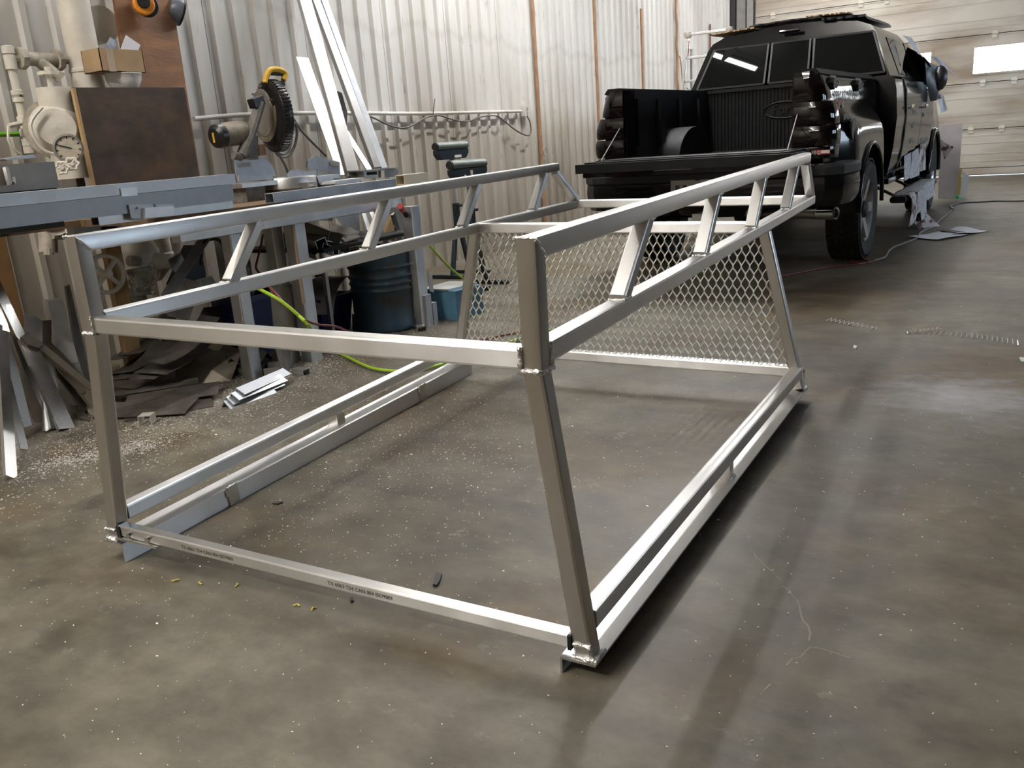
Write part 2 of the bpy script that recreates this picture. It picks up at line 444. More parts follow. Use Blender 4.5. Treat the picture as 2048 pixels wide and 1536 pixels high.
def floor_mat():
    m = bpy.data.materials.new('stained_concrete'); m.use_nodes = True
    t = m.node_tree; b = t.nodes['Principled BSDF']; L = t.links
    geo = nd(t, 'ShaderNodeNewGeometry')
    def noise(sc, det=5, rg=0.6, st=(1, 1, 1), off=(0, 0, 0)):
        mp = nd(t, 'ShaderNodeMapping'); mp.inputs['Scale'].default_value = st; mp.inputs['Location'].default_value = off
        L.new(geo.outputs['Position'], mp.inputs['Vector'])
        n = nd(t, 'ShaderNodeTexNoise'); n.inputs['Scale'].default_value = sc
        n.inputs['Detail'].default_value = det; n.inputs['Roughness'].default_value = rg
        L.new(mp.outputs[0], n.inputs['Vector']); return n
    def ramp(src, a, ca, c, cc):
        r = nd(t, 'ShaderNodeValToRGB')
        r.color_ramp.elements[0].position = a; r.color_ramp.elements[0].color = (*ca, 1)
        r.color_ramp.elements[1].position = c; r.color_ramp.elements[1].color = (*cc, 1)
        L.new(src, r.inputs['Fac']); return r
    def mixc(f, a, c, bt='MIX'):
        x = nd(t, 'ShaderNodeMix', data_type='RGBA', blend_type=bt)
        if isinstance(f, float): x.inputs[0].default_value = f
        else: L.new(f, x.inputs[0])
        L.new(a, x.inputs[6]); L.new(c, x.inputs[7]); return x.outputs[2]
    big = noise(0.75, 6, 0.62)
    base = ramp(big.outputs['Fac'], 0.33, (0.060, 0.050, 0.035), 0.66, (0.152, 0.138, 0.109))
    brown = noise(1.1, 5, 0.6, off=(3.1, 7.7, 0))
    bm = ramp(brown.outputs['Fac'], 0.48, (0, 0, 0), 0.62, (0.85, 0.85, 0.85))
    rgb = nd(t, 'ShaderNodeRGB'); rgb.outputs[0].default_value = (0.080, 0.057, 0.030, 1)
    c = mixc(bm.outputs['Color'], base.outputs['Color'], rgb.outputs[0])
    fine = noise(7, 8, 0.7, st=(1, 1.6, 1))
    mid = noise(3.1, 7, 0.68, st=(1, 1.3, 1), off=(1.7, 4.4, 0))
    md = ramp(mid.outputs['Fac'], 0.34, (0.68, 0.67, 0.65), 0.66, (1.28, 1.28, 1.27))
    c = mixc(1.0, c, md.outputs['Color'], 'MULTIPLY')
    fm = ramp(fine.outputs['Fac'], 0.3, (0.72, 0.72, 0.72), 0.7, (1.2, 1.2, 1.2))
    c = mixc(1.0, c, fm.outputs['Color'], 'MULTIPLY')
    # dark oil spots and pale scuffs
    oil = noise(2.3, 5, 0.55, off=(9.3, 1.2, 0))
    om = ramp(oil.outputs['Fac'], 0.27, (0.45, 0.45, 0.46), 0.36, (1, 1, 1))
    c = mixc(1.0, c, om.outputs['Color'], 'MULTIPLY')
    sc = noise(11, 7, 0.75, st=(1, 1, 1), off=(2, 5, 0)); gate = noise(1.3, 3, 0.5, off=(5.5, 2.2, 0))
    sm = ramp(sc.outputs['Fac'], 0.60, (0, 0, 0), 0.68, (0.5, 0.5, 0.5))
    gm = ramp(gate.outputs['Fac'], 0.48, (0, 0, 0), 0.62, (1, 1, 1))
    mm = nd(t, 'ShaderNodeMath', operation='MULTIPLY')
    L.new(sm.outputs['Color'], mm.inputs[0]); L.new(gm.outputs['Color'], mm.inputs[1])
    pale = nd(t, 'ShaderNodeRGB'); pale.outputs[0].default_value = (0.32, 0.29, 0.24, 1)
    c = mixc(mm.outputs[0], c, pale.outputs[0])
    # one whitish worn patch beside the rack
    vm = nd(t, 'ShaderNodeVectorMath', operation='DISTANCE'); vm.inputs[1].default_value = (-0.13, 3.6, 0)
    L.new(geo.outputs['Position'], vm.inputs[0])
    wn = nd(t, 'ShaderNodeMath', operation='MULTIPLY_ADD'); wn.inputs[1].default_value = 0.75; wn.inputs[2].default_value = -0.32
    L.new(fine.outputs['Fac'], wn.inputs[0])
    ws = nd(t, 'ShaderNodeMath', operation='ADD'); L.new(vm.outputs['Value'], ws.inputs[0]); L.new(wn.outputs[0], ws.inputs[1])
    wm = ramp(ws.outputs[0], 0.05, (0.7, 0.7, 0.7), 0.42, (0, 0, 0))
    wc = nd(t, 'ShaderNodeRGB'); wc.outputs[0].default_value = (0.36, 0.36, 0.38, 1)
    c = mixc(wm.outputs['Color'], c, wc.outputs[0])
    L.new(c, b.inputs['Base Color'])
    rr = nd(t, 'ShaderNodeMapRange'); rr.inputs['From Min'].default_value = 0.3; rr.inputs['From Max'].default_value = 0.7
    rr.inputs['To Min'].default_value = 0.40; rr.inputs['To Max'].default_value = 0.58
    L.new(big.outputs['Fac'], rr.inputs['Value']); L.new(rr.outputs[0], b.inputs['Roughness'])
    bp = nd(t, 'ShaderNodeBump'); bp.inputs['Strength'].default_value = 0.12; bp.inputs['Distance'].default_value = 0.01
    L.new(fine.outputs['Fac'], bp.inputs['Height']); L.new(bp.outputs[0], b.inputs['Normal'])
    return m
M_FLOOR = floor_mat()
M_FLOOR.node_tree.nodes['Principled BSDF'].inputs['Specular IOR Level'].default_value = 0.3

def door_mat():
    m = bpy.data.materials.new('sooty_cream_door'); m.use_nodes = True
    t = m.node_tree; b = t.nodes['Principled BSDF']; L = t.links
    geo = nd(t, 'ShaderNodeNewGeometry')
    mp = nd(t, 'ShaderNodeMapping'); mp.inputs['Scale'].default_value = (0.35, 1, 1.4)
    L.new(geo.outputs['Position'], mp.inputs['Vector'])
    n1 = nd(t, 'ShaderNodeTexNoise'); n1.inputs['Scale'].default_value = 2.2; n1.inputs['Detail'].default_value = 7
    L.new(mp.outputs[0], n1.inputs['Vector'])
    r = nd(t, 'ShaderNodeValToRGB')
    r.color_ramp.elements[0].position = 0.33; r.color_ramp.elements[0].color = (0.34, 0.28, 0.215, 1)
    r.color_ramp.elements[1].position = 0.62; r.color_ramp.elements[1].color = (0.60, 0.56, 0.49, 1)
    L.new(n1.outputs['Fac'], r.inputs['Fac'])
    # brown exhaust soot that blew onto the section with the windows
    sx = nd(t, 'ShaderNodeSeparateXYZ'); L.new(geo.outputs['Position'], sx.inputs[0])
    cm = nd(t, 'ShaderNodeCombineXYZ')
    s1 = nd(t, 'ShaderNodeMath', operation='MULTIPLY_ADD'); s1.inputs[1].default_value = 0.55; s1.inputs[2].default_value = 0.85
    L.new(sx.outputs['X'], s1.inputs[0])
    s2 = nd(t, 'ShaderNodeMath', operation='MULTIPLY_ADD'); s2.inputs[1].default_value = 1.6; s2.inputs[2].default_value = -2.75
    L.new(sx.outputs['Z'], s2.inputs[0])
    L.new(s1.outputs[0], cm.inputs[0]); L.new(s2.outputs[0], cm.inputs[2])
    ln = nd(t, 'ShaderNodeVectorMath', operation='LENGTH'); L.new(cm.outputs[0], ln.inputs[0])
    a = nd(t, 'ShaderNodeMath', operation='MULTIPLY_ADD'); a.inputs[1].default_value = 0.9
    L.new(n1.outputs['Fac'], a.inputs[0]); L.new(ln.outputs['Value'], a.inputs[2])
    r2 = nd(t, 'ShaderNodeValToRGB')
    r2.color_ramp.elements[0].position = 0.55; r2.color_ramp.elements[0].color = (0.50, 0.40, 0.30, 1)
    r2.color_ramp.elements[1].position = 1.0; r2.color_ramp.elements[1].color = (1, 1, 1, 1)
    L.new(a.outputs[0], r2.inputs['Fac'])
    mx = nd(t, 'ShaderNodeMix', data_type='RGBA', blend_type='MULTIPLY'); mx.inputs[0].default_value = 1
    L.new(r.outputs['Color'], mx.inputs[6]); L.new(r2.outputs['Color'], mx.inputs[7])
    L.new(mx.outputs[2], b.inputs['Base Color'])
    b.inputs['Roughness'].default_value = 0.5
    return m
M_DOOR = door_mat()
M_CEIL = mat('white_ceiling_sheet', (0.70, 0.71, 0.73), rough=0.6, var=0.06, vs=2)
M_WARMWALL = mat('warm_block_wall', (0.42, 0.37, 0.31), rough=0.7, var=0.1, vs=2)
M_SHADEWALL = mat('dim_right_wall', (0.045, 0.045, 0.05), rough=0.7, var=0.2, vs=2)
M_STEELPOST = mat('grey_primer', (0.30, 0.29, 0.27), rough=0.5, var=0.2, vs=5)
M_DARKPOST = mat('dark_steel', (0.03, 0.028, 0.027), rough=0.5)

# floor: a slab (one rectangle; it runs out under the door to the yard)
floor_o = struct(MB().span((XW - 0.3, YB - 0.3, -0.2), (XR + 0.3, YD + 2.5, 0)).build('floor', M_FLOOR, smooth=0))
def crack(px, mm, wd):
    rn_ = random.Random(len(px)); pts = []
    q = [fl(x, y) for x, y in px]
    for a, b in zip(q[:-1], q[1:]):
        n = max(2, int((b - a).length / 0.02))
        for i in range(n): pts.append(a + (b - a) * i / n + V((rn_.uniform(-1, 1), rn_.uniform(-1, 1), 0)) * 0.005)
    pts.append(q[-1]); mb = MB()
    for a, b in zip(pts[:-1], pts[1:]):
        d = (b - a).normalized(); no = V((-d.y, d.x, 0)) * wd * rn_.uniform(0.3, 1.0)
        if rn_.random() < 0.8: mb.add([a - no + V((0, 0, .0004)), a + no + V((0, 0, .0004)), b + no + V((0, 0, .0004)), b - no + V((0, 0, .0004))], [(0, 1, 2, 3)])
    return mb.build('floor_crack', mm, floor_o, smooth=0)
M_CRACKP = mat('dusty_crack', (0.24, 0.215, 0.17), rough=0.8)
M_CRACKD = mat('dark_crack', (0.03, 0.026, 0.02), rough=0.8)
crack([(1457, 1043), (1493, 1064), (1508, 1108), (1552, 1152), (1592, 1200), (1614, 1254), (1625, 1294), (1700, 1316)], M_CRACKP, 0.0022)
crack([(1625, 1294), (1575, 1330), (1520, 1390)], M_CRACKP, 0.0016)
crack([(1950, 420), (1975, 428), (2000, 434), (2012, 440), (2032, 447)], M_CRACKD, 0.004)
crack([(1455, 840), (1520, 858), (1560, 862)], M_CRACKD, 0.0012)
struct(MB().span((XW - 0.3, YB - 0.3, ZC), (XR + 0.3, YD + 0.35, ZC + 0.2)).build('ceiling', M_CEIL, smooth=0))
# right wall (off to the right of the frame) with three unseen windows, added to throw cool light on the rack
SWIN = [(6.6, 9.2), (9.9, 12.5), (13.2, 15.8)]
SZ0, SZ1 = 1.3, 2.7
mb = MB().span((XR, YB - 0.3, 0), (XR + 0.3, YD + 0.35, SZ0)).span((XR, YB - 0.3, SZ1), (XR + 0.3, YD + 0.35, ZC))
y_ = YB - 0.3
for w0_, w1_ in SWIN + [(YD + 0.35, 0)]:
    mb.span((XR, y_, SZ0), (XR + 0.3, w0_, SZ1)); y_ = w1_
struct(mb.build('wall_right', M_SHADEWALL, smooth=0))
def glass_mat():
    m = bpy.data.materials.new('window_glass'); m.use_nodes = True; t = m.node_tree
    for n in list(t.nodes): t.nodes.remove(n)
    o = nd(t, 'ShaderNodeOutputMaterial'); mx = nd(t, 'ShaderNodeMixShader'); tr = nd(t, 'ShaderNodeBsdfTransparent'); gl = nd(t, 'ShaderNodeBsdfGlossy')
    fr = nd(t, 'ShaderNodeFresnel'); gl.inputs['Roughness'].default_value = 0.02
    t.links.new(fr.outputs[0], mx.inputs[0]); t.links.new(tr.outputs[0], mx.inputs[1]); t.links.new(gl.outputs[0], mx.inputs[2]); t.links.new(mx.outputs[0], o.inputs[0])
    return m
M_GLASS = glass_mat()
for i_, (w0_, w1_) in enumerate(SWIN):
    wn = MB()
    for a, b in (((w0_, SZ0), (w1_, SZ0 + 0.06)), ((w0_, SZ1 - 0.06), (w1_, SZ1)), ((w0_, SZ0 + 0.06), (w0_ + 0.06, SZ1 - 0.06)), ((w1_ - 0.06, SZ0 + 0.06), (w1_, SZ1 - 0.06)), (((w0_ + w1_) / 2 - 0.03, SZ0 + 0.06), ((w0_ + w1_) / 2 + 0.03, SZ1 - 0.06))):
        wn.span((XR + 0.10, a[0], a[1]), (XR + 0.16, b[0], b[1]))
    wo = struct(wn.build('window_%d' % (i_ + 1), M_CEIL, smooth=0))
    MB().span((XR + 0.128, w0_ + 0.06, SZ0 + 0.06), (XR + 0.132, w1_ - 0.06, SZ1 - 0.06)).build('pane', M_GLASS, wo, smooth=0)
    li = bpy.data.lights.new('window_portal', 'AREA'); li.shape = 'RECTANGLE'; li.size = w1_ - w0_; li.size_y = SZ1 - SZ0
    li.cycles.is_portal = True
    lo = bpy.data.objects.new('window_portal', li); lo.location = (XR + 0.2, (w0_ + w1_) / 2, (SZ0 + SZ1) / 2)
    lo.rotation_euler = (PI / 2, 0, PI / 2); COL.objects.link(lo)
struct(MB().span((XW - 0.3, YB - 0.3, 0), (XR, YB, ZC)).build('wall_rear', M_WARMWALL, smooth=0))

# left wall: ribbed sheet-metal panels over a backing
wl = struct(MB().span((XW - 0.3, YB, 0), (XW - 0.012, YD + 0.3, ZC)).build('wall_left', M_WALL, smooth=0))
PW = 0.94774
def panel_profile():
    """depth (towards the room) along one panel: five trapezoid ribs, lapped edge"""
    pts = [(0.0, 0.0)]
    rb = PW / 5
    for k in range(5):
        y0 = k * rb + 0.030
        pts += [(y0, 0.0), (y0 + 0.012, 0.030), (y0 + 0.046, 0.030), (y0 + 0.058, 0.0)]
    pts += [(PW - 0.006, 0.0)]
    return pts
def wall_panel():
    pr = panel_profile(); n = len(pr); vs = []; fs = []
    for z in (0.0, ZC):
        vs += [V((d, y, z)) for y, d in pr]
    for i in range(n - 1):
        fs.append((i, i + 1, n + i + 1, n + i))
    vs += [V((-0.011, 0, 0)), V((-0.011, PW - 0.006, 0)), V((-0.011, 0, ZC)), V((-0.011, PW - 0.006, ZC))]
    k = 2 * n
    fs += [(0, n, k + 2, k), (n - 1, k + 1, k + 3, 2 * n - 1), (k, k + 2, k + 3, k + 1)]
    mb = MB(); mb.v = vs; mb.f = fs
    return mb
p0 = wall_panel().build('panel', M_WALL, wl, smooth=0)
p0.location = (XW, 4.274 - 6 * PW, 0)
for k in range(-5, 13):
    c = p0.copy(); COL.objects.link(c); c.location = (XW, 4.274 + k * PW, 0)

# end wall with the sectional overhead door
DX0, DX1, DZ = -4.27, 3.6, 4.4
we = MB()
we.span((XW, YD + 0.02, 0), (DX0, YD + 0.3, ZC)); we.span((DX1, YD + 0.02, 0), (XR, YD + 0.3, ZC)); we.span((DX0, YD + 0.02, DZ), (DX1, YD + 0.3, ZC))
struct(we.build('wall_end', M_WARMWALL, smooth=0))
door = thing('door_1', 'sooty cream sectional overhead door with lit windows', 'door', (0, YD, 0))
del door['category']; del door['label']; door['kind'] = 'structure'
SEAMS = [0.128, 0.746, 1.467, 2.192, 2.90, 3.62, 4.40]
WIN = [(-2.25, -1.40), (-0.77, 0.23), (0.71, 1.71), (2.19, 3.19)]
z0 = 0.022
MB().span((DX0, YD - 0.03, z0), (DX1, YD + 0.02, 0.124)).build('door_bottom_rail', M_DOOR, door, smooth=0)
MB().span((DX0, YD - 0.012, 0.010), (DX1, YD + 0.010, 0.024)).build('rubber_seal', M_GASKET, door, smooth=0)
for k in range(len(SEAMS) - 1):
    a, b = SEAMS[k] + 0.006, SEAMS[k + 1] - 0.006
    mb = MB()
    def body(x0, x1, za, zb):
        mb.span((x0, YD - 0.03, za), (x1, YD + 0.02, zb))
    if k == 2:
        wz0, wz1 = 1.612, 2.007; x = DX0
        body(DX0, DX1, a, wz0); body(DX0, DX1, wz1, b)
        for w0, w1 in WIN:
            body(x, w0, wz0, wz1); x = w1
        body(x, DX1, wz0, wz1)
    else:
        body(DX0, DX1, a, b)
    # pressed grooves and lips along the section
    for zz in (a + 0.10, a + 0.22, b - 0.22, b - 0.10):
        if k != 2: mb.bar((DX0, YD - 0.031, zz), (DX1, YD - 0.031, zz), 0.006, 0.012, r=0)
    mb.span((DX0, YD - 0.036, b - 0.018), (DX1, YD - 0.03, b))
    sec = mb.build('door_section', M_DOOR, door, smooth=0)
    for hx in (-3.9, -2.45, -2.05, -0.62, -0.18, 0.9, 2.2):
        hx += 0.06 * ((k * 37) % 5 - 2)
        h = MB().span((hx - 0.035, YD - 0.043, b - 0.055), (hx + 0.035, YD - 0.031, b + 0.05))
        h.cyl((hx - 0.045, YD - 0.044, b + 0.006), (hx + 0.045, YD - 0.044, b + 0.006), 0.010, n=8)
        h.build('hinge', M_CREAM if k != 1 else M_WHITELABEL, door, smooth=30)
M_PANE = mat('bright_daylit_pane', (0.9, 0.9, 0.92), rough=0.3, emit=(0.96, 0.98, 1.0), es=6.0)
for w0, w1 in WIN:
    mb = MB()
    for a, b in (((w0 - 0.03, 1.582), (w1 + 0.03, 1.612)), ((w0 - 0.03, 2.007), (w1 + 0.03, 2.037)), ((w0 - 0.03, 1.612), (w0, 2.007)), ((w1, 1.612), (w1 + 0.03, 2.007))):
        mb.span((a[0], YD - 0.04, a[1]), (b[0], YD - 0.031, b[1]))
    fr = mb.build('window_frame', M_DOOR, door, smooth=0)
    MB().span((w0, YD - 0.012, 1.612), (w1, YD - 0.004, 2.007)).build('pane', M_PANE, fr, smooth=0)
for k in range(len(SEAMS) - 1):
    MB().span((DX0, YD + 0.004, SEAMS[k] - 0.03), (DX1, YD + 0.0195, SEAMS[k] + 0.03)).build('seam_backing', M_GASKET, door, smooth=0)  # backing strips added to keep outside light from leaking through the seams
# door track and jamb posts in the corner
MB().span((-4.405, YD - 0.10, 0), (-4.30, YD - 0.045, ZC)).build('door_track', M_STEELPOST, door, smooth=0)
MB().span((-4.30, YD - 0.07, 0), (-4.272, YD - 0.04, ZC)).build('track_lip', M_DARKPOST, door, smooth=0)
struct(MB().span((-4.60, YD - 0.06, 0), (-4.44, YD + 0.018, ZC)).build('trim_1', M_STEELPOST, smooth=0))
struct(MB().span((-4.715, YD - 0.12, 0), (-4.615, YD + 0.018, ZC)).build('trim_2', M_DARKPOST, smooth=0))

# ceiling strip lights (above the frame, they show in the glossy metal)
M_HOUSING = mat('white_lamp_housing', (0.7, 0.7, 0.68), rough=0.5)
for i, (x, y, z, ln, rz, pw, pu, c) in enumerate(LAMPS):
    R3 = rotz(math.radians(rz))
    t_ = thing('strip_light', '', 'light', (x, y, z))
    t_['label'] = ['white strip light over the truck bed', 'white strip light over the far end of the rack', 'white strip light near the ribbed wall above the saw',
                   'white strip light behind the camera', 'white strip light nearest the overhead door', 'white strip light above the scrap by the ribbed wall'][i]
    MB().box((x, y, z), (ln + 0.05, 0.22, 0.09), R3).build('housing', M_HOUSING, t_, smooth=0)
    hang = MB()
    for s in (-1, 1):
        p = V((x, y, z)) + R3 @ V((s * ln * 0.4, 0, 0))
        hang.cyl(p + V((0, 0, 0.04)), (p.x, p.y, ZC), 0.006, n=6)
    hang.build('hanger', M_STEELPOST, t_)
# ------------------------------------------------------------------ the welded rack
T = 0.044
wb, wbf, wt, wtf, wtt, wtu = 0.7605, 0.8255, 0.6773, 0.6773, 0.6573, 0.6702
Lb, Lt, Lu, yf = 2.0366, 3.1312, 2.8882, 1.990
zb, zr, z1n, z1f, z2n, z2f, ztb, ro, ao, aw = 0.0489, 0.0989, 0.671, 0.6721, 0.9212, 0.9323, 0.099, 0.0081, 0.0081, 0.0806
ya = -0.0083
rack = thing('truck_rack', 'bare welded aluminium truck rack frame with expanded mesh headboard', 'rack', (-1.4423, 1.3526, 0))
rack.rotation_euler = Euler((0.0047, 0.0144, 0.02985), 'XYZ')
rack['_o'] = (0, 0, 0)     # its parts are written in the rack's own frame
def zl(y): return z1n + (z1f - z1n) * y / Lt          # underside of the lower rail
def wl_(y): return wt + (wtt - wt) * y / Lt
def wu_(y): return wt + (wtu - wt) * y / Lu
def zu(y): return z2n + (z2f - z2n) * y / Lu
def zgnd(x, y): return 0.0144 * x - 0.0047 * y + 0.0005
h = T / 2
def weld(pts, r=0.0045, par=None, nm='weld_bead'):
    """lumpy bead along a polyline"""
    mb = MB(); q = []
    for a, b in zip(pts[:-1], pts[1:]):
        a = V(a); b = V(b); n = max(2, int((b - a).length / 0.006))
        q += [a + (b - a) * i / n for i in range(n)]
    q.append(V(pts[-1]))
    q = [p + V((random.uniform(-1, 1), random.uniform(-1, 1), random.uniform(-1, 1))) * 0.0012 for p in q]
    rr = [r * random.uniform(0.65, 1.35) for _ in q]
    mb.tube(q, rr, n=6)
    return mb.build(nm, M_WELD, rack, smooth=60)
BR_B = {1: (0.448, 1.138, 1.809, 2.459), -1: (0.483, 1.177, 1.857, 2.548)}
BR_T = {1: (0.628, 1.279, 1.933, 2.590), -1: (0.633, 1.339, 2.025, 2.722)}
for s in (1, -1):
    # near leg and the vertical post above it
    MB().bar((s * (wb - h), h, zb + 0.004), (s * (wt - h), h, z1n - 0.008), T, T, up=(0, -1, 0), r=0.007).build('leg', M_BZ, rack)
    # post: rounded tube with a mitred top
    pr = rrect(T, T, 0.007); n = len(pr); vs = []
    x0 = s * (wt - h)
    for a, b in pr: vs.append(V((x0 + a, h + b, z1n - 0.006)))
    for a, b in pr: vs.append(V((x0 + a, h + b, z2n - (b + h) * 0.98)))
    mb = MB(); mb.v = vs; mb.f = [(i, (i + 1) % n, n + (i + 1) % n, n + i) for i in range(n)] + [tuple(reversed(range(n))), tuple(range(n, 2 * n))]
    mb.build('post', M_BZ, rack)
    # top rail, mitred at the near end
    vs = []; a0 = (s * (wt - h), 0.0); y1 = Lu
    for a, b in pr: vs.append(V((a0[0] + a, (h - b) * 0.98 + 0.002, z2n - h + b)))
    for a, b in pr: vs.append(V((s * (wtu - h) + a, Lu, z2f - h + b)))
    mb = MB(); mb.v = vs; mb.f = [(i, (i + 1) % n, n + (i + 1) % n, n + i) for i in range(n)] + [tuple(reversed(range(n))), tuple(range(n, 2 * n))]
    mb.build('top_rail', M_BY, rack)
    # lower truss rail
    MB().bar((s * (wl_(T) - h), T + 0.001, zl(T) + h), (s * (wtt - h), Lt, z1f + h), T, T, r=0.007).build('lower_rail', M_BY, rack)
    # slanted end member
    MB().bar((s * (wu_(Lu) - h), Lu - 0.022, z2f - T), (s * (wtt - h), Lt - 0.02, z1f + T), T * 0.96, 0.03, up=(0, 1, 0), r=0.005).build('end_strut', M_BZ, rack)
    # four raked braces
    for yb, yt in zip(BR_B[s], BR_T[s]):
        y0, y1 = yb + 0.021, yt + 0.021
        MB().bar((s * (wl_(y0) - h), y0, zl(y0) + T - 0.002), (s * (wu_(y1) - h), y1, zu(y1) - T + 0.002), T * 0.94, 0.036, up=(0, 1, 0), r=0.005).build('brace', M_BZ, rack)
        xo = s * (wl_(y0) - 0.002)
        weld([(xo, y0 - 0.022, zl(y0) + T + 0.001), (xo, y0 + 0.03, zl(y0) + T + 0.001)], 0.0035)
        weld([(xo - s * 0.04, y0 - 0.020, zl(y0) + T), (xo, y0 - 0.020, zl(y0) + T)], 0.003)
        weld([(s * (wu_(y1) - 0.003), y1 - 0.02, zu(y1) - T), (s * (wu_(y1) - 0.003), y1 + 0.028, zu(y1) - T)], 0.003)
    # bottom rail
    MB().bar((s * (wb - ro - h), T + 0.001, zr + h), (s * (wbf - ro - h), Lb - T, zr + h), T, T, r=0.006).build('bottom_rail', M_BY, rack)
    # angle under the rail: flat flange outward, upright flange down to the floor
    t = 0.005
    xo0, xo1 = s * (wb + ao), s * (wbf + ao); xi0, xi1 = s * (wb + ao - aw), s * (wbf + ao - aw)
    vs = [(xo0, ya, zb), (xi0, ya, zb), (xi0, ya, zb - t), (xo0, ya, zb - t), (xo1, Lb + 0.01, zb), (xi1, Lb + 0.01, zb), (xi1, Lb + 0.01, zb - t), (xo1, Lb + 0.01, zb - t)]
    mb = MB().add(vs, [(0, 1, 2, 3), (7, 6, 5, 4), (0, 4, 5, 1), (1, 5, 6, 2), (2, 6, 7, 3), (3, 7, 4, 0)])
    yy1 = Lb + 0.01
    vs = [(xi0, ya, zb - t), (xi0 + s * t, ya, zb - t), (xi0 + s * t, ya, zgnd(xi0, ya)), (xi0, ya, zgnd(xi0, ya)),
          (xi1, yy1, zb - t), (xi1 + s * t, yy1, zb - t), (xi1 + s * t, yy1, zgnd(xi1, yy1)), (xi1, yy1, zgnd(xi1, yy1))]
    mb.add(vs, [(0, 1, 2, 3), (7, 6, 5, 4), (0, 4, 5, 1), (1, 5, 6, 2), (2, 6, 7, 3), (3, 7, 4, 0)])
    mb.build('base_angle', M_BY, rack, smooth=0)
    # far leg
    MB().bar((s * (wbf - h), Lb - h, zb + 0.004), (s * (wtf - h), yf + h, zl(yf) + 0.002), T, T, up=(0, -1, 0), r=0.007).build('leg', M_BZ, rack)
    # spacer between rail and angle
    ys = 1.03
    xs = s * (wb + (wbf - wb) * ys / Lb - 0.035)
    MB().box((xs, ys, (zb + zr) / 2), (0.05, 0.045, zr - zb + 0.004)).build('spacer', M_ALU, rack, smooth=0)
    weld([(xs + s * 0.026, ys - 0.024, zb + 0.003), (xs + s * 0.026, ys + 0.024, zb + 0.003)], 0.005)
    # near foot: welds round the leg on the flange, round the post joint and crossbar ends
    xf = s * wb
    weld([(xf - s * (T + 0.004), -0.002, zb + 0.004), (xf + s * 0.004, -0.002, zb + 0.004), (xf + s * 0.005, T, zb + 0.004)], 0.007)
    weld([(xf - s * T, -0.001, zb + 0.034), (xf - s * 0.002, -0.001, zb + 0.034)], 0.0045)
    zz = z1n - 0.007; xt = s * wt
    weld([(xt - s * T, 0.0, zz), (xt, 0.0, zz), (xt + s * 0.001, T, zz)], 0.0055)
    weld([(xt - s * (T + 0.001), -0.001, zz + 0.005), (xt - s * (T + 0.001), -0.001, zz + T + 0.004)], 0.005)
    weld([(xt, 0.002, z2n - 0.004), (xt, T - 0.002, z2n - T)], 0.0035)
    weld([(xt - s * T, 0.002, z2n - 0.004), (xt - s * T, T - 0.002, z2n - T)], 0.0035)
    weld([(xt - s * T, 0.0, z2n - 0.002), (xt, 0.0, z2n - 0.002)], 0.003)
    weld([(xt, T, z1n + 0.002), (xt, T, z1n + T)], 0.004)
    weld([(s * (wbf - 0.001), Lb - T, zr + T), (s * (wbf - 0.001), Lb - T + 0.004, zr)], 0.004)
    weld([(s * (wbf - T), Lb, zb + 0.004), (s * (wbf + 0.003), Lb, zb + 0.004), (s * (wbf + 0.003), Lb - T, zb + 0.004)], 0.006)
    weld([(s * (wtf - T), yf - 0.001, zl(yf)), (s * (wtf - T), yf - 0.001, zl(yf) + T)], 0.004)
    weld([(s * (wtt - T), Lt - T - 0.001, z1f), (s * (wtt - T), Lt - T - 0.001, z1f + T)], 0.004)
# crossbars
zx = z1n - 0.006
MB().bar((-(wt - T), h, zx + h), (wt - T, h, zx + h), T, T, r=0.006).build('crossbar', M_BX, rack)
MB().bar((-(wbf - T), Lb - h, ztb + h), (wbf - T, Lb - h, ztb + h), T, T, r=0.006).build('crossbar', M_BX, rack)
MB().bar((-(wtf - T), yf + h, zl(yf) + h), (wtf - T, yf + h, zl(yf) + h), T, T, r=0.006).build('crossbar', M_BX, rack)
MB().bar((-(wtt - T), Lt - h, z1f + h), (wtt - T, Lt - h, z1f + h), T, T, r=0.006).build('crossbar', M_BX, rack)
bb = MB().bar((-(wb - T) + 0.012, 0.016, 0.084), (wb - T - 0.006, 0.016, 0.084), 0.032, 0.032, r=0.004).build('bottom_bar', M_BX, rack)
for xx in (-0.35, 0.16):
    text_mesh('TX 6063 T54 CAN 004 ISO9001', 0.0145, M_STAMP, 'stamp', bb, frame((xx, -0.0005, 0.083), (1, 0, 0), (0, 0, 1)), extrude=0.0003)
pl = MB().box((-0.625, 0.014, 0.064), (0.17, 0.044, 0.006)).build('bolt_plate', M_ALU, rack, smooth=0)
for bx in (-0.658, -0.580):
    MB().cyl((bx, -0.007, 0.080), (bx, 0.002, 0.080), 0.009, n=6).build('bolt', M_CHROME, rack)
MB().box((-0.703, 0.012, 0.083), (0.014, 0.03, 0.030)).build('gap_shade_block', M_DARK, rack, smooth=0)  # black blocks at both bar ends stand in for shade in the gaps
MB().box((0.7085, 0.012, 0.083), (0.008, 0.03, 0.034)).build('gap_shade_block', M_DARK, rack, smooth=0)
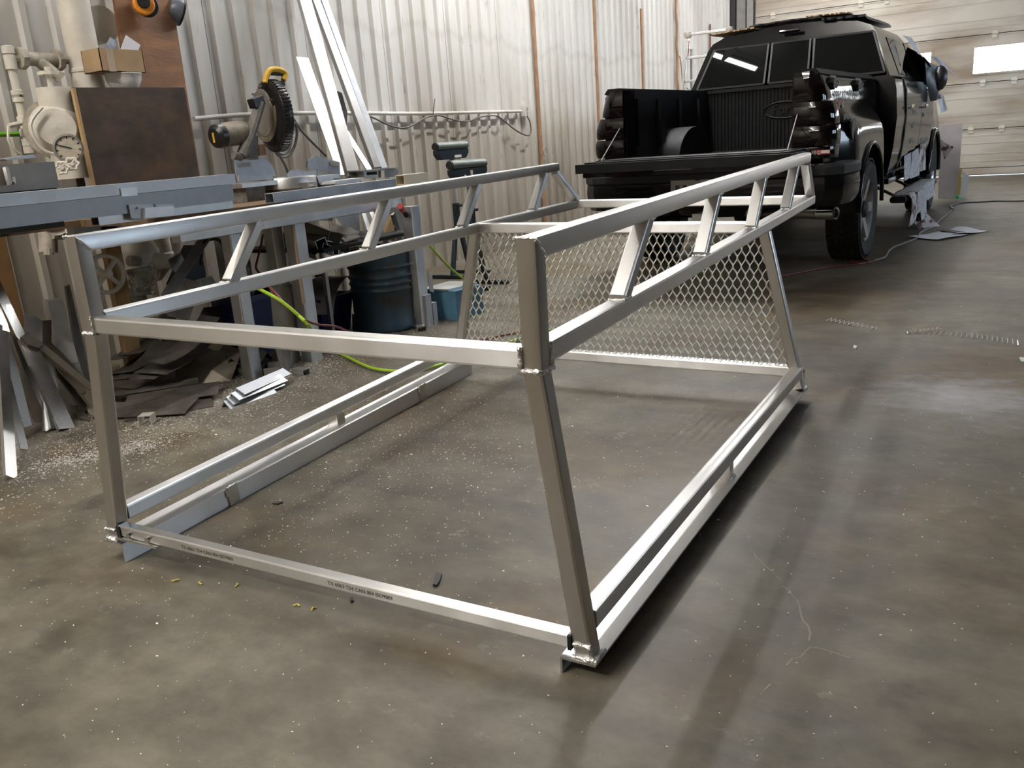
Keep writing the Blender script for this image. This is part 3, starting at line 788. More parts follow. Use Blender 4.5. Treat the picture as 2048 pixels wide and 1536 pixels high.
# hold-down tabs on the inside of the left angle
for ty in (0.42, 1.585):
    xi = -(wb + (wbf - wb) * ty / Lb + ao - aw)
    tb = MB().prism([(xi + 0.0005, ty - 0.022, zb + 0.004), (xi + 0.0005, ty + 0.022, zb + 0.004), (xi + 0.0005, ty + 0.024, zgnd(xi, ty)), (xi + 0.0005, ty - 0.020, zgnd(xi, ty))], (0.006, 0, 0)).build('hold_down_tab', M_ALU, rack, smooth=0)
    weld([(xi + 0.006, ty - 0.025, zb - 0.026), (xi + 0.006, ty - 0.025, zb + 0.004), (xi + 0.007, ty + 0.024, zb + 0.009)], 0.0045)
    MB().cyl((xi + 0.0066, ty + 0.004, zb - 0.034), (xi + 0.0082, ty + 0.004, zb - 0.034), 0.003, n=8).build('tab_hole', M_WELD, rack)
# expanded mesh between the far legs
SWD, LWD = 0.0333, 0.0690
zlo, zhi = ztb + T - 0.006, zl(yf) + 0.004
def mxw(z): return (wbf - T) + ((wtf - T) - (wbf - T)) * (z - ztb) / (zl(yf) - ztb) + 0.004
def mpy(z): return (Lb - h) + ((yf + h) - (Lb - h)) * (z - ztb) / (zl(yf) - ztb)
mb = MB()
def strand(x0, z0_, x1, z1_, tw):
    a = V((x0, mpy(z0_) - 0.004 * tw, z0_)); b = V((x1, mpy(z1_) + 0.004 * tw, z1_))
    mb.sweep([(-0.0017, -0.0032), (0.0017, -0.0032), (0.0017, 0.0032), (-0.0017, 0.0032)], a, b, up=(0.25, 1, 0.35), caps=False)
nr = int((zhi - zlo) / (LWD / 2)) + 2
for r in range(nr):
    z0_ = zhi - r * LWD / 2; z1_ = z0_ - LWD / 2
    for k in range(-30, 31):
        xk = (k + (0.5 if r % 2 else 0)) * SWD
        for sgn in (1, -1):
            xa, xb = xk, xk + sgn * SWD / 2
            za, zb_ = z0_, z1_
            if zb_ < zlo:
                f_ = (za - zlo) / (za - zb_)
                if f_ <= 0: continue
                xb = xa + (xb - xa) * f_; zb_ = zlo
            if max(abs(xa), abs(xb)) > mxw((za + zb_) / 2): continue
            # knuckle stays upright, strands slope from it
            strand(xa, za - 0.004, xb, zb_ + 0.004, sgn)
        if abs(xk) < mxw(z0_): 
            mb.box((xk, mpy(z0_), z0_), (0.0062, 0.004, 0.013))
em = mb.build('expanded_mesh', mat('expanded_metal', (0.66, 0.63, 0.55), rough=0.42, metal=0.8), rack, smooth=0)
em['kind'] = 'stuff'
# ------------------------------------------------------------------ the black pickup
TH = math.radians(-1.9)
TO = V((-1.905, 7.2, 0))
truck = thing('pickup_truck', 'black pickup truck with lowered tailgate parked facing the overhead door', 'truck', TO)
truck.rotation_euler = (0, 0, TH); truck['_o'] = (0, 0, 0)
RT = rotz(TH)
def tw(p): return TO + RT @ V(p)           # truck frame -> world
def tat(px, py, axis, val):
    d = RT.transposed() @ (CR @ V(((px - 1024) / FPX, -(py - 768) / FPX, -1.0)))
    o = RT.transposed() @ (V((0, 0, CAM_H)) - TO)
    t = (val - o[axis]) / d[axis]
    return o + d * t
def sstep(x): 
    x = max(0, min(1, x)); return x * x * (3 - 2 * x)
TAILY, BEDF = -1.08, 0.90
def bedx(y, z):
    b = 0.785 + 0.02 * sstep((1.15 - z) / 0.4)
    if z > 1.30: b -= 0.05 * ((z - 1.30) / 0.10) ** 2
    fy = 1 - sstep((abs(y) - 0.50) / 0.46)
    fz = 1 - sstep((z - 0.98) / 0.24)
    b += 0.125 * fy * fz
    return b
AR, AZ = 0.475, 0.41
def bedlow(y):
    return max(0.56, AZ + math.sqrt(max(0, AR * AR - y * y))) if abs(y) < AR else 0.56
ys = sorted(set([TAILY + 0.02 + (BEDF - TAILY - 0.02) * i / 30 for i in range(31)] + [AR * math.cos(PI * i / 24) for i in range(25)]))
for s in (1, -1):
    mb = MB(); NZ = 16
    vs = []
    for y in ys:
        lo = bedlow(y)
        for j in range(NZ + 1):
            z = lo + (1.395 - lo) * j / NZ
            vs.append((s * bedx(y, z), y, z))
    k = NZ + 1
    fs = [(i * k + j, (i + 1) * k + j, (i + 1) * k + j + 1, i * k + j + 1) for i in range(len(ys) - 1) for j in range(NZ)]
    mb.add(vs, fs)
    side = mb.build('bed_side', M_BLACKPAINT, truck, smooth=50)
    # lip of the wheel arch and its inner liner
    arc = [(s * (bedx(AR * math.cos(a), AZ + AR * math.sin(a)) + 0.004), AR * math.cos(a), AZ + AR * math.sin(a)) for a in [PI * i / 24 for i in range(25)]]
    MB().tube(arc, 0.017, n=8).build('arch_lip', M_BLACKPAINT, truck, smooth=60)
    vs = []; fs = []
    for i in range(25):
        a = PI * i / 24
        for xx in (0.52, 0.90): vs.append((s * xx, (AR - 0.01) * math.cos(a), AZ + (AR - 0.01) * math.sin(a)))
    fs = [(2 * i, 2 * i + 1, 2 * i + 3, 2 * i + 2) for i in range(24)]
    MB().add(vs, fs).build('arch_liner', M_BLACKPLASTIC, truck)
    # inner wall with moulded recesses, wheel box
    inn = MB().span((s * 0.66, TAILY + 0.06, 0.84), (s * 0.69, BEDF, 1.36))
    for yy in (-0.75, -0.30, 0.16, 0.60):
        inn.span((s * 0.625, yy - 0.06, 0.98), (s * 0.662, yy + 0.06, 1.33))
    inn.build('bed_wall', M_LINER, truck, smooth=0)
    wbx = MB(); arcp = [(s * 0.46, 0.40 * math.cos(PI * i / 12), 0.84 + 0.26 * math.sin(PI * i / 12)) for i in range(13)]
    wbx.prism(arcp, (s * 0.21, 0, 0)); wbx.build('wheel_box', M_LINER, truck, smooth=40)
    cap = MB().prism([(s * 0.655, TAILY + 0.0, 1.33), (s * 0.655, TAILY + 0.0, 1.405), (s * 0.745, TAILY + 0.0, 1.405), (s * 0.775, TAILY + 0.0, 1.37)], (0, BEDF - TAILY, 0))
    cap.build('rail_cap', M_LINER, truck, smooth=0)
    # rear corner pillar inside the light
    MB().span((s * 0.60, TAILY - 0.005, 0.84), (s * 0.70, TAILY + 0.08, 1.36)).build('corner_pillar', M_BLACKPAINT, truck, smooth=0)
    # stacked tail lamp
    def lens(za, zb, xo_a, xo_b, bulge, mm, nm):
        vs = []; n = 10; m_ = 6
        for j in range(m_ + 1):
            z = za + (zb - za) * j / m_; f = j / m_
            xo = xo_a + (xo_b - xo_a) * f; bl = bulge * math.sin(PI * f) ** 0.6 if 0 < f < 1 else 0
            xi = 0.615; r = 0.09
            ring = [(xi, TAILY - 0.02 - bl), (xi + 0.10, TAILY - 0.03 - bl)]
            for q in range(7):
                a = -PI / 2 + (PI / 2) * q / 6
                ring.append((xo - r + (r + bl) * math.cos(a), TAILY + 0.06 + (r + bl) * math.sin(a)))
            ring += [(xo + bl * 0.5, TAILY + 0.19), (xi, TAILY + 0.19)]
            vs += [(s * x, y, z) for x, y in ring]
        n = 11
        fs = [(j * n + i, j * n + (i + 1) % n, (j + 1) * n + (i + 1) % n, (j + 1) * n + i) for j in range(m_) for i in range(n)]
        fs += [tuple(range(n)), tuple(range(m_ * n, m_ * n + n))]
        return MB().add(vs, fs).build(nm, mm, truck, smooth=50)
    lens(0.83, 0.905, 0.865, 0.868, 0.004, M_BLACKPAINT, 'lamp_base')
    l0 = lens(0.912, 1.040, 0.872, 0.872, 0.012, M_REDLENS, 'tail_lamp')
    lens(1.048, 1.195, 0.868, 0.840, 0.012, M_REDLENS, 'tail_lamp')
    lens(1.203, 1.385, 0.815, 0.755, 0.012, M_REDLENS, 'tail_lamp')
# sticker on the lamp base, right side
st = MB().box((0.80, TAILY - 0.032, 0.872), (0.115, 0.003, 0.028)).build('sticker', M_DECALRED, truck, smooth=0)
text_mesh('RBQ', 0.030, M_DECAL, 'sticker_lettering', st, frame((0.768, TAILY - 0.0335, 0.870), (1, 0, 0), (0, 0, 1)), extrude=0.0005)
MB().box((0.829, TAILY - 0.0345, 0.874), (0.054, 0.002, 0.017)).build('white_panel', M_DECAL, st, smooth=0)
# bed floor, front panel with ribs and a raised oval badge
fl_ = MB().span((-0.68, TAILY + 0.02, 0.80), (0.68, BEDF, 0.855))
for i in range(16):
    x = -0.62 + i * 0.0827
    fl_.span((x - 0.018, TAILY + 0.03, 0.855), (x + 0.018, BEDF - 0.02, 0.866))
fl_.build('bed_floor', M_LINER, truck, smooth=0)
MB().span((-0.69, BEDF - 0.03, 0.84), (0.69, BEDF + 0.02, 1.39)).build('front_panel', M_LINER, truck, smooth=0)
MB().span((-0.70, BEDF - 0.06, 1.375), (0.70, BEDF + 0.03, 1.405)).build('front_rail_cap', M_LINER, truck, smooth=0)
rib = MB()
for i in range(41):
    x = -0.64 + i * 0.032
    dx = x - 0.04
    def seg(a, b): rib.span((x - 0.009, BEDF - 0.042, a), (x + 0.009, BEDF - 0.03, b))
    if abs(dx) < 0.20:
        hh = 0.085 * math.sqrt(1 - (dx / 0.20) ** 2)
        seg(0.86, 1.185 - hh); seg(1.185 + hh, 1.37)
    else: seg(0.86, 1.37)
rib = rib.build('panel_ribs', M_LINER, truck, smooth=0)
ov = [(0.04 + 0.185 * math.cos(2 * PI * i / 40), BEDF - 0.038, 1.185 + 0.070 * math.sin(2 * PI * i / 40)) for i in range(40)]
bd = MB().tube(ov, 0.007, n=6, closed=True).build('oval_badge', M_LINER, truck)
text_mesh('Ford', 0.115, M_LINER, 'badge_lettering', bd, frame((0.04, BEDF - 0.036, 1.188), (1, 0, 0), (0.18, 0, 1)), extrude=0.006, bold=0.002)
# lowered tailgate
tg = MB().span((-0.735, -1.655, 0.838), (0.735, TAILY - 0.03, 0.888))
tg.span((-0.70, -1.60, 0.886), (0.70, TAILY - 0.03, 0.902)); tg.span((-0.66, -1.50, 0.90), (0.66, TAILY - 0.10, 0.908))
tg.span((-0.742, -1.662, 0.832), (0.742, -1.625, 0.893))
tailgate = tg.build('tailgate', M_LINER, truck, smooth=0)
MB().span((-0.70, -1.63, 0.80), (0.70, TAILY - 0.05, 0.84)).build('tailgate_skin', M_BLACKPAINT, tailgate, smooth=0)
MB().span((-0.16, -1.64, 0.826), (0.10, -1.60, 0.834)).build('tailgate_handle', M_STEELPOST, tailgate, smooth=0)
for s in (1, -1):
    MB().tube([(s * 0.64, TAILY + 0.02, 1.16), (s * 0.66, -1.42, 0.90)], 0.004, n=6).build('tailgate_cable', M_STEELPOST, truck)
# rear bumper wrapping round both corners
path = [(-0.955, -0.68), (-0.965, -0.92), (-0.93, -1.09), (-0.84, -1.17), (-0.5, -1.215), (0, -1.225), (0.5, -1.215), (0.84, -1.17), (0.93, -1.09), (0.965, -0.92), (0.955, -0.68)]
def bumper(prof, nm, mm, sm=30):
    vs = []; n = len(prof)
    for i, (x, y) in enumerate(path):
        a = V(path[max(0, i - 1)]); b = V(path[min(len(path) - 1, i + 1)])
        d = (b - a).normalized(); no = V((d.y, -d.x))
        for o, z in prof: vs.append((x + no.x * o, y + no.y * o, z))
    fs = [(i * n + j, i * n + (j + 1) % n, (i + 1) * n + (j + 1) % n, (i + 1) * n + j) for i in range(len(path) - 1) for j in range(n)]
    fs += [tuple(range(n)), tuple(range((len(path) - 1) * n, len(path) * n))]
    return MB().add(vs, fs).build(nm, mm, truck, smooth=sm)
bumper([(-0.10, 0.53), (-0.012, 0.525), (0.012, 0.57), (0.018, 0.66), (0.012, 0.715), (-0.10, 0.715)], 'bumper', M_BLACKPAINT)
bumper([(-0.13, 0.712), (0.006, 0.716), (0.020, 0.728), (0.024, 0.775), (0.010, 0.795), (-0.13, 0.80)], 'bumper_pad', M_BLACKPLASTIC)
ser = MB()
for s in (1, -1):
    for q in range(5):
        ser.box((s * (0.60 + 0.055 * q), -1.213 + 0.010 * q, 0.797), (0.034, 0.028, 0.012))
ser.build('step_tread', M_BLACKPAINT, truck, smooth=0)
MB().span((-0.40, -1.20, 0.55), (0.40, -1.15, 0.79)).build('plate_recess', M_BLACKPLASTIC, truck, smooth=0)
pt = MB().span((-0.20, -1.245, 0.585), (0.105, -1.238, 0.735)).build('number_plate', M_PLATEWHITE, truck, smooth=0)
pf = MB()
for q in range(5): pf.span((-0.165 + q * 0.055, -1.2475, 0.62), (-0.135 + q * 0.055, -1.245, 0.70))
pf.build('plate_characters', M_STAMP, pt, smooth=0)
MB().box((0, -1.16, 0.46), (0.075, 0.20, 0.075)).build('hitch_receiver', M_STEELPOST, truck, smooth=0)
MB().cyl((0.30, -0.5, 0.47), (0.30, -1.0, 0.47), 0.035).build('exhaust_pipe', M_ALU_DARK, truck)
ex = MB().tube([(0.15, -0.62, 0.45), (0.55, -0.86, 0.455), (0.86, -0.99, 0.46)], 0.040, n=16)
ex.build('exhaust_pipe', alu('dull_exhaust', (0.42, 0.39, 0.34), 0.4), truck)
ext = MB().lathe([(0.030, -0.03), (0.0315, 0.006), (0.043, 0.012), (0.044, -0.12)], tw((0, 0, 0)) * 0 + V((0.875, -0.998, 0.461)), axis=(0.92, -0.38, 0.03), n=20)
ext.build('exhaust_tip', M_CHROME, truck)
MB().cyl((0.862, -0.993, 0.4605), (0.868, -0.995, 0.4607), 0.0305).build('exhaust_bore', M_DARK, truck)
# frame rails, axle, spare
ch = MB()
for s in (1, -1): ch.span((s * 0.38 - 0.05, -1.1, 0.55), (s * 0.38 + 0.05, 4.3, 0.70))
ch.build('chassis_rail', M_BLACKPLASTIC, truck, smooth=0)
MB().cyl((-0.80, 0, 0.40), (0.80, 0, 0.40), 0.055).sphere((0, 0, 0.40), 0.15).build('rear_axle', M_BLACKPLASTIC, truck)
MB().lathe([(0.14, 0.0), (0.36, 0.0), (0.385, 0.06), (0.385, 0.14), (0.35, 0.19), (0.14, 0.19)], (0, -0.60, 0.45), n=28).build('spare_tyre', M_RUBBER, truck)
# cab: half sections swept along y, roof pulled in, screens raked
def cabring(y_low, y_top, zs=0.0):
    pts = [(0.82, 0.50, 0), (0.895, 0.60, 0), (0.930, 0.80, 0), (0.950, 1.05, 0), (0.935, 1.28, 0.03), (0.915, 1.365, 0.08), (0.875, 1.395, 0.10),
           (0.735, 1.76, 0.92), (0.690, 1.82, 1.0), (0.58, 1.865, 1.0), (0.30, 1.90, 1.0), (0.0, 1.91, 1.0)]
    half = [(x, y_low + (y_top - y_low) * f, z) for x, z, f in pts]
    return half + [(-x, y, z) for x, y, z in reversed(half[:-1])]
rings = [cabring(0.955, 1.10), cabring(1.02, 1.17), cabring(1.7, 1.7), cabring(2.4, 2.35), cabring(3.25, 2.50)]
n = len(rings[0]); vs = [p for r in rings for p in r]
fs = [(i * n + j, i * n + j + 1, (i + 1) * n + j + 1, (i + 1) * n + j) for i in range(len(rings) - 1) for j in range(n - 1)]
fs += [(i * n, (i + 1) * n, (i + 1) * n + n - 1, i * n + n - 1) for i in range(len(rings) - 1)]
fs += [tuple(range(n)), tuple(range((len(rings) - 1) * n, len(rings) * n))]
MB().add(vs, fs).build('cab_shell', M_BLACKPAINT, truck, smooth=28)
def backy(z): return 0.955 + 0.145 * max(0, min(1, (z - 1.37) / 0.45)) * 0.97
def backx(z): return 0.875 - (z - 1.395) / (1.76 - 1.395) * 0.14
# three rear panes in black frames
for xa0, xb0, xa1, xb1 in ((-0.80, -0.175, -0.665, -0.165), (-0.135, 0.205, -0.130, 0.200), (0.245, 0.835, 0.235, 0.715)):
    za, zb_ = 1.425, 1.765
    q = [(xa0, backy(za) - 0.006, za), (xb0, backy(za) - 0.006, za), (xb1, backy(zb_) - 0.006, zb_), (xa1, backy(zb_) - 0.006, zb_)]
    pane = MB().prism(q, (0, 0.008, 0)).build('rear_pane', M_TINT, truck, smooth=0)
    fr = MB()
    for i in range(4): fr.bar(V(q[i]), V(q[(i + 1) % 4]), 0.016, 0.012, up=(0, 1, 0), r=0)
    fr.build('pane_seal', M_BLACKPLASTIC, pane, smooth=0)
MB().cyl((-0.05, 1.01, 1.845), (0.12, 1.01, 1.845), 0.016, n=8).build('brake_light', M_REDLENS, truck)
# doors: thin skins standing proud of the shell, with glass and handles
def sidex(z):
    P_ = [(0.50, 0.82), (0.60, 0.895), (0.80, 0.930), (1.05, 0.950), (1.28, 0.935), (1.365, 0.915), (1.395, 0.875), (1.76, 0.735), (1.82, 0.69)]
    for (a, xa), (b, xb) in zip(P_[:-1], P_[1:]):
        if z <= b: return xa + (xb - xa) * (z - a) / (b - a)
    return 0.69
def door_skin(s, y0, y1, z0_, z1_, mm, nm, off, rake0=0.0, rake1=0.0, par=None):
    def fn(u, v):
        z = z0_ + (z1_ - z0_) * v; k = max(0, (z - 1.39) / 0.4)
        return (s * (sidex(z) + off), y0 + rake0 * k + (y1 + rake1 * k - y0 - rake0 * k) * u, z)
    return MB().grid(fn, 4, 18, (-s * 0.012, 0, 0)).build(nm, mm, par or truck, smooth=25)
for s in (1, -1):
    for nm, y0, y1, r0, r1 in (('rear_door', 1.46, 2.42, 0.0, 0.0), ('front_door', 2.44, 3.32, 0.0, -0.45)):
        d_ = door_skin(s, y0, y1, 0.53, 1.385, M_BLACKPAINT, nm, 0.007)
        door_skin(s, y0 + 0.05, y1 - 0.05, 1.42, 1.74, M_TINT, 'door_glass', 0.004, r0, r1, d_)
        hz = 1.13; hy = y0 + 0.13
        hd = MB().bar((s * (sidex(hz) + 0.030), hy - 0.07, hz), (s * (sidex(hz) + 0.030), hy + 0.09, hz + 0.01), 0.018, 0.03, r=0.006)
        hd.cyl((s * (sidex(hz)), hy - 0.06, hz), (s * (sidex(hz) + 0.03), hy - 0.06, hz), 0.012).cyl((s * (sidex(hz)), hy + 0.07, hz), (s * (sidex(hz) + 0.03), hy + 0.07, hz), 0.012)
        if nm == 'front_door': hd.cyl((s * (sidex(hz)), hy - 0.02, hz - 0.075), (s * (sidex(hz) + 0.022), hy - 0.02, hz - 0.075), 0.018)
        hd.build('door_handle', M_CHROME, d_)
        MB().bar((s * (sidex(0.62) + 0.014), y0 + 0.02, 0.64), (s * (sidex(0.62) + 0.014), y1 - 0.02, 0.64), 0.012, 0.05, r=0.004).build('door_moulding', M_BLACKPAINT, d_)
        if s == 1:
            rows = ('\u2022 Pavage', '\u2022 Drains', '\u2022 Toitures', '\u2022 \u00c9quipements') if nm == 'rear_door' else ('Estimation',)
            for q, tx in enumerate(rows):
                zz = 1.10 - 0.135 * q if nm == 'rear_door' else 0.80
                sz = 0.085 if nm == 'rear_door' else 0.15
                text_mesh(tx, sz, M_DECALDIM, 'door_lettering', d_, frame((sidex(zz) + 0.010, (y0 + y1) / 2, zz), (0, 1, 0), (0, 0, 1)), extrude=0.0005)
    # pale weatherstrip in the gap behind the rear door
    MB().tube([(s * (sidex(z) + 0.010), 1.443, z) for z in (0.55, 0.7, 0.9, 1.1, 1.28, 1.37)], 0.007, n=6).build('weatherstrip', M_STEELPOST, truck)
    # mirror under black film
    MB().sphere((s * 1.03, 3.02, 1.40), 0.1, 12, (0.75, 0.6, 1.25)).bar((s * 0.90, 3.02, 1.38), (s * 1.00, 3.02, 1.40), 0.05, 0.06).build('mirror', M_BLACKFILM, truck)
    # vent panel between bed and cab, sill
    MB().span((s * 0.80, 1.0, 0.50), (s * 0.90, 3.25, 0.545)).build('sill', M_BLACKPAINT, truck, smooth=0)
# front end
def noser(y, w, zt):
    half = [(w - 0.10, 0.48), (w, 0.60), (w + 0.01, 0.95), (w - 0.03, zt - 0.10), (w - 0.14, zt), (0.3, zt + 0.03), (0, zt + 0.035)]
    return [(x, y, z) for x, z in half] + [(-x, y, z) for x, z in reversed(half[:-1])]
rings = [noser(3.22, 0.90, 1.34), noser(3.5, 0.91, 1.31), noser(4.3, 0.90, 1.27), noser(4.62, 0.86, 1.20), noser(4.70, 0.80, 1.10)]
n = len(rings[0]); vs = [p for r in rings for p in r]
fs = [(i * n + j, i * n + (j + 1) % n, (i + 1) * n + (j + 1) % n, (i + 1) * n + j) for i in range(len(rings) - 1) for j in range(n)] + [tuple(range(n)), tuple(range(4 * n, 5 * n))]
MB().add(vs, fs).build('hood', M_BLACKPAINT, truck, smooth=40)
for s in (1, -1):
    arc = [(s * 0.925, 3.86 + 0.455 * math.cos(PI * i / 20), 0.42 + 0.455 * math.sin(PI * i / 20)) for i in range(21)]
    MB().tube(arc, 0.028, n=8).build('arch_lip', M_BLACKPAINT, truck, smooth=60)
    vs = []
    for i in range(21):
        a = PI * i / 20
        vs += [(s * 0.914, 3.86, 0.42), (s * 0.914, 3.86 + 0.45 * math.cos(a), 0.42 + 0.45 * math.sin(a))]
    MB().add(vs, [(2 * i, 2 * i + 1, 2 * i + 3) for i in range(20)]).build('painted_arch_shade', M_DARK, truck, smooth=0)  # flat black half disc stands in for the shade inside the arch
MB().span((-0.90, 4.66, 0.50), (0.90, 4.82, 0.74)).build('front_bumper', M_BLACKPAINT, truck, smooth=0)
# tie-down anchors on the bed side, fuel flap, reflector, number web address and option decal
for yy in (-0.80, 0.05):
    zz = 1.315
    xs = bedx(yy, zz)
    a_ = MB().cyl((xs - 0.01, yy, zz), (xs + 0.028, yy, zz - 0.004), 0.050, 0.043, n=8).build('tie_down_cap', M_BLACKPLASTIC, truck, smooth=0)
    MB().tube([(xs + 0.02, yy + 0.05, zz + 0.02), (xs + 0.035, yy + 0.075, zz), (xs + 0.02, yy + 0.06, zz - 0.035)], 0.008, n=6).build('tie_down_clip', M_STEELPOST, a_)
def decal(body, size, mm, y, z, nm, sx=1.0, bold=0.0, sh=0.0, off=0.006):
    xs = bedx(y, z) + off
    return text_mesh(body, size, mm, nm, truck, frame((xs, y, z), (-(bedx(y - 0.2, z) - bedx(y + 0.2, z)) / 0.4 * 0 , 1, 0), (-0.02, sh, 1)), extrude=0.0006, bold=bold, sx=sx)
decal('www.toiturelm.com', 0.125, M_DECAL, -0.30, 1.245, 'web_address', sx=0.86, bold=0.001)
decal('FX', 0.115, M_DECALRED, -0.66, 1.155, 'option_decal', bold=0.004, sh=0.25)
decal('4', 0.115, M_DECALDIM, -0.535, 1.155, 'option_decal', bold=0.002, sh=0.25)
decal('OFF ROAD', 0.050, M_DECALDIM, -0.62, 1.082, 'option_decal', bold=0.001, off=0.012)
MB().cyl((bedx(-0.6, 1.0) - 0.01, -0.60, 1.0), (bedx(-0.6, 1.0) + 0.006, -0.60, 1.0), 0.075, n=24).build('fuel_flap', M_BLACKPLASTIC, truck)
# wheels
def wheel_parts(par):
    o = V((0, 0, 0))
    w, R = 0.25, 0.385
    prof = [(0.235, -w / 2 + 0.03), (0.30, -w / 2 + 0.005), (0.35, -w / 2), (0.372, -w / 2 + 0.03), (0.377, -0.06), (0.378, 0.06), (0.372, w / 2 - 0.03), (0.35, w / 2), (0.30, w / 2 - 0.005), (0.235, w / 2 - 0.03)]
    MB().lathe(prof, o, axis=(1, 0, 0), n=48).build('tyre', M_RUBBER, par, smooth=45)
    tr = MB()
    for rrow, (xc, ww, ph) in enumerate(((-0.098, 0.040, 0), (-0.050, 0.040, 0.5), (0, 0.040, 0), (0.050, 0.040, 0.5), (0.098, 0.040, 0))):
        for i in range(44):
            a = 2 * PI * (i + ph) / 44
            rot = Matrix.Rotation(a, 3, 'X')
            tr.box(rot @ V((xc, 0, 0.378)), (ww, 0.042, 0.013), rot)
    tr.build('tread', M_RUBBER, par, smooth=0)
    sx = w / 2
    MB().lathe([(0.05, sx - 0.10), (0.20, sx - 0.10), (0.232, sx - 0.03), (0.244, sx - 0.015), (0.247, sx - 0.03), (0.236, -sx + 0.03)], o, axis=(1, 0, 0), n=40).build('rim', M_RIM, par, smooth=45)
    sp = MB()
    for i in range(5):
        rot = Matrix.Rotation(2 * PI * i / 5, 3, 'X')
        q = [rot @ V(p) for p in ((sx - 0.045, -0.042, 0.05), (sx - 0.045, 0.042, 0.05), (sx - 0.020, 0.034, 0.225), (sx - 0.020, -0.034, 0.225))]
        sp.prism(q, rot @ V((-0.03, 0, 0)))
    sp.build('spokes', M_RIM, par, smooth=0)
    MB().lathe([(0.001, sx - 0.012), (0.05, sx - 0.014), (0.065, sx - 0.03), (0.07, sx - 0.07)], o, axis=(1, 0, 0), n=24).build('hub_cap', M_BLACKPLASTIC, par)
def wheel_at(x, y, flip, steer=0.0, proto=None):
    if proto is None:
        w_ = bpy.data.objects.new('wheel', bpy.data.meshes.new('wheel'))
        hb = MB().cyl((-0.09, 0, 0), (0.045, 0, 0), 0.17, n=24).build('wheel', M_DARK, truck)
        w_ = hb
        wheel_parts(w_)
    else:
        w_ = dup_tree(proto, truck)
    w_.location = (x, y, 0.389)
    w_.rotation_euler = (random.random() * 6, 0, (PI if flip else 0) + steer)
    return w_
w0 = wheel_at(0.80, 0.0, False)
wheel_at(-0.80, 0.0, True, 0, w0)
wheel_at(0.80, 3.86, False, 0.0, w0)
wheel_at(-0.80, 3.86, True, 0.0, w0)
# running board (part of the truck)
for s in (1, -1):
    rb = MB().bar((s * 0.985, 0.98, 0.365), (s * 0.985, 3.15, 0.365), 0.13, 0.055, r=0.02)
    rb = rb.build('running_board', M_BLACKPLASTIC, truck)
    for yy in (1.15, 2.1, 3.0):
        MB().bar((s * 0.985, yy, 0.36), (s * 0.60, yy, 0.56), 0.05, 0.02, r=0).build('board_bracket', M_BLACKPLASTIC, rb, smooth=0)

# ------------------------------------------------------------------ masking papers, board and bits round the truck
def sheet(pts4, nm, mm, label, cat, group=None, wav=0.012, nu=8, nv=8, th=0.002, seed=1, crease=None, curl=0.0):
    rnd = random.Random(seed); a, b, c, d = [V(p) for p in pts4]
    no = (b - a).cross(d - a).normalized()
    ph = [rnd.uniform(0, 6) for _ in range(4)]
    def fn(u, v):
        p = a * (1 - u) * (1 - v) + b * u * (1 - v) + c * u * v + d * (1 - u) * v
        w = wav * (math.sin(3.1 * u + ph[0]) * math.cos(2.7 * v + ph[1]) + 0.5 * math.sin(6 * u + 5 * v + ph[2]))
        w += curl * (4 * (u - 0.5) ** 2)
        return p + no * w
    mb = MB().grid(fn, nu, nv, no * th)
    return one(mb, nm, mm, label, cat, group=group, smooth=40)
def TW(*ps): return [tw(p) for p in ps]
# newspapers hung over the running board (draped: top strip then hanging flap)
def drape(y0, y1, drop, lean, mm, label, seed):
    rnd = random.Random(seed)
    def fn(u, v):
        y = y0 + (y1 - y0) * u
        L_ = v * (0.16 + drop)
        if L_ < 0.16: x, z = 0.905 + L_, 0.397 + 0.004 * math.sin(8 * u)
        else:
            k = L_ - 0.16
            x, z = 1.066 + 0.02 * math.sin(k * 9 + seed) + 0.05 * k, 0.392 - k
        return tw((x, y + lean * max(0, L_ - 0.16), z))
    mb = MB().grid(fn, 5, 14, (0.0015, 0, 0.0012))
    return one(mb, 'newspaper', mm, label, 'newspaper', group='newspapers masking the truck step', smooth=50)
drape(1.05, 1.45, 0.27, 0.02, M_NEWS2, 'newspaper hanging nearest the rear wheel off the step of the truck', 1)
drape(1.42, 1.95, 0.22, 0.18, M_NEWS, 'long pale newspaper draped over the middle of the truck step', 2)
drape(1.93, 2.35, 0.31, -0.10, M_NEWS, 'newspaper draped lowest over the step below the rear door', 3)
drape(2.35, 2.95, 0.16, 0.03, M_NEWS, 'newspaper draped over the front end of the truck step', 4)
for i, (y0, y1, z0_, z1_, mm) in enumerate(((1.62, 2.05, 0.48, 0.70, M_NEWS), (2.02, 2.50, 0.47, 0.72, M_NEWS), (2.48, 2.90, 0.50, 0.75, M_NEWS2))):
    o_ = 0.016 + 0.006 * i
    sheet(TW((sidex(z1_) + o_, y0, z1_), (sidex(z1_) + o_, y1, z1_ + 0.02), (0.93 + o_, y1 + 0.03, z0_), (0.92 + o_, y0 + 0.02, z0_)), 'newspaper', mm,
          ['newspaper taped along the sill under the rear door of the truck', 'newspaper taped on the sill below the front door seam', 'newspaper taped at the foot of the front door by the wheel'][i], 'newspaper', 'newspapers masking the truck step', wav=0.006, seed=20 + i)
sheet([V((-0.80, 9.05, 0.004)), V((-0.62, 9.25, 0.004)), V((-0.80, 9.40, 0.17)), V((-0.92, 9.25, 0.20))], 'newspaper', M_NEWS2, 'reddish newspaper corner trailing on the floor beside the step', 'newspaper', 'newspapers masking the truck step', wav=0.01, seed=31)
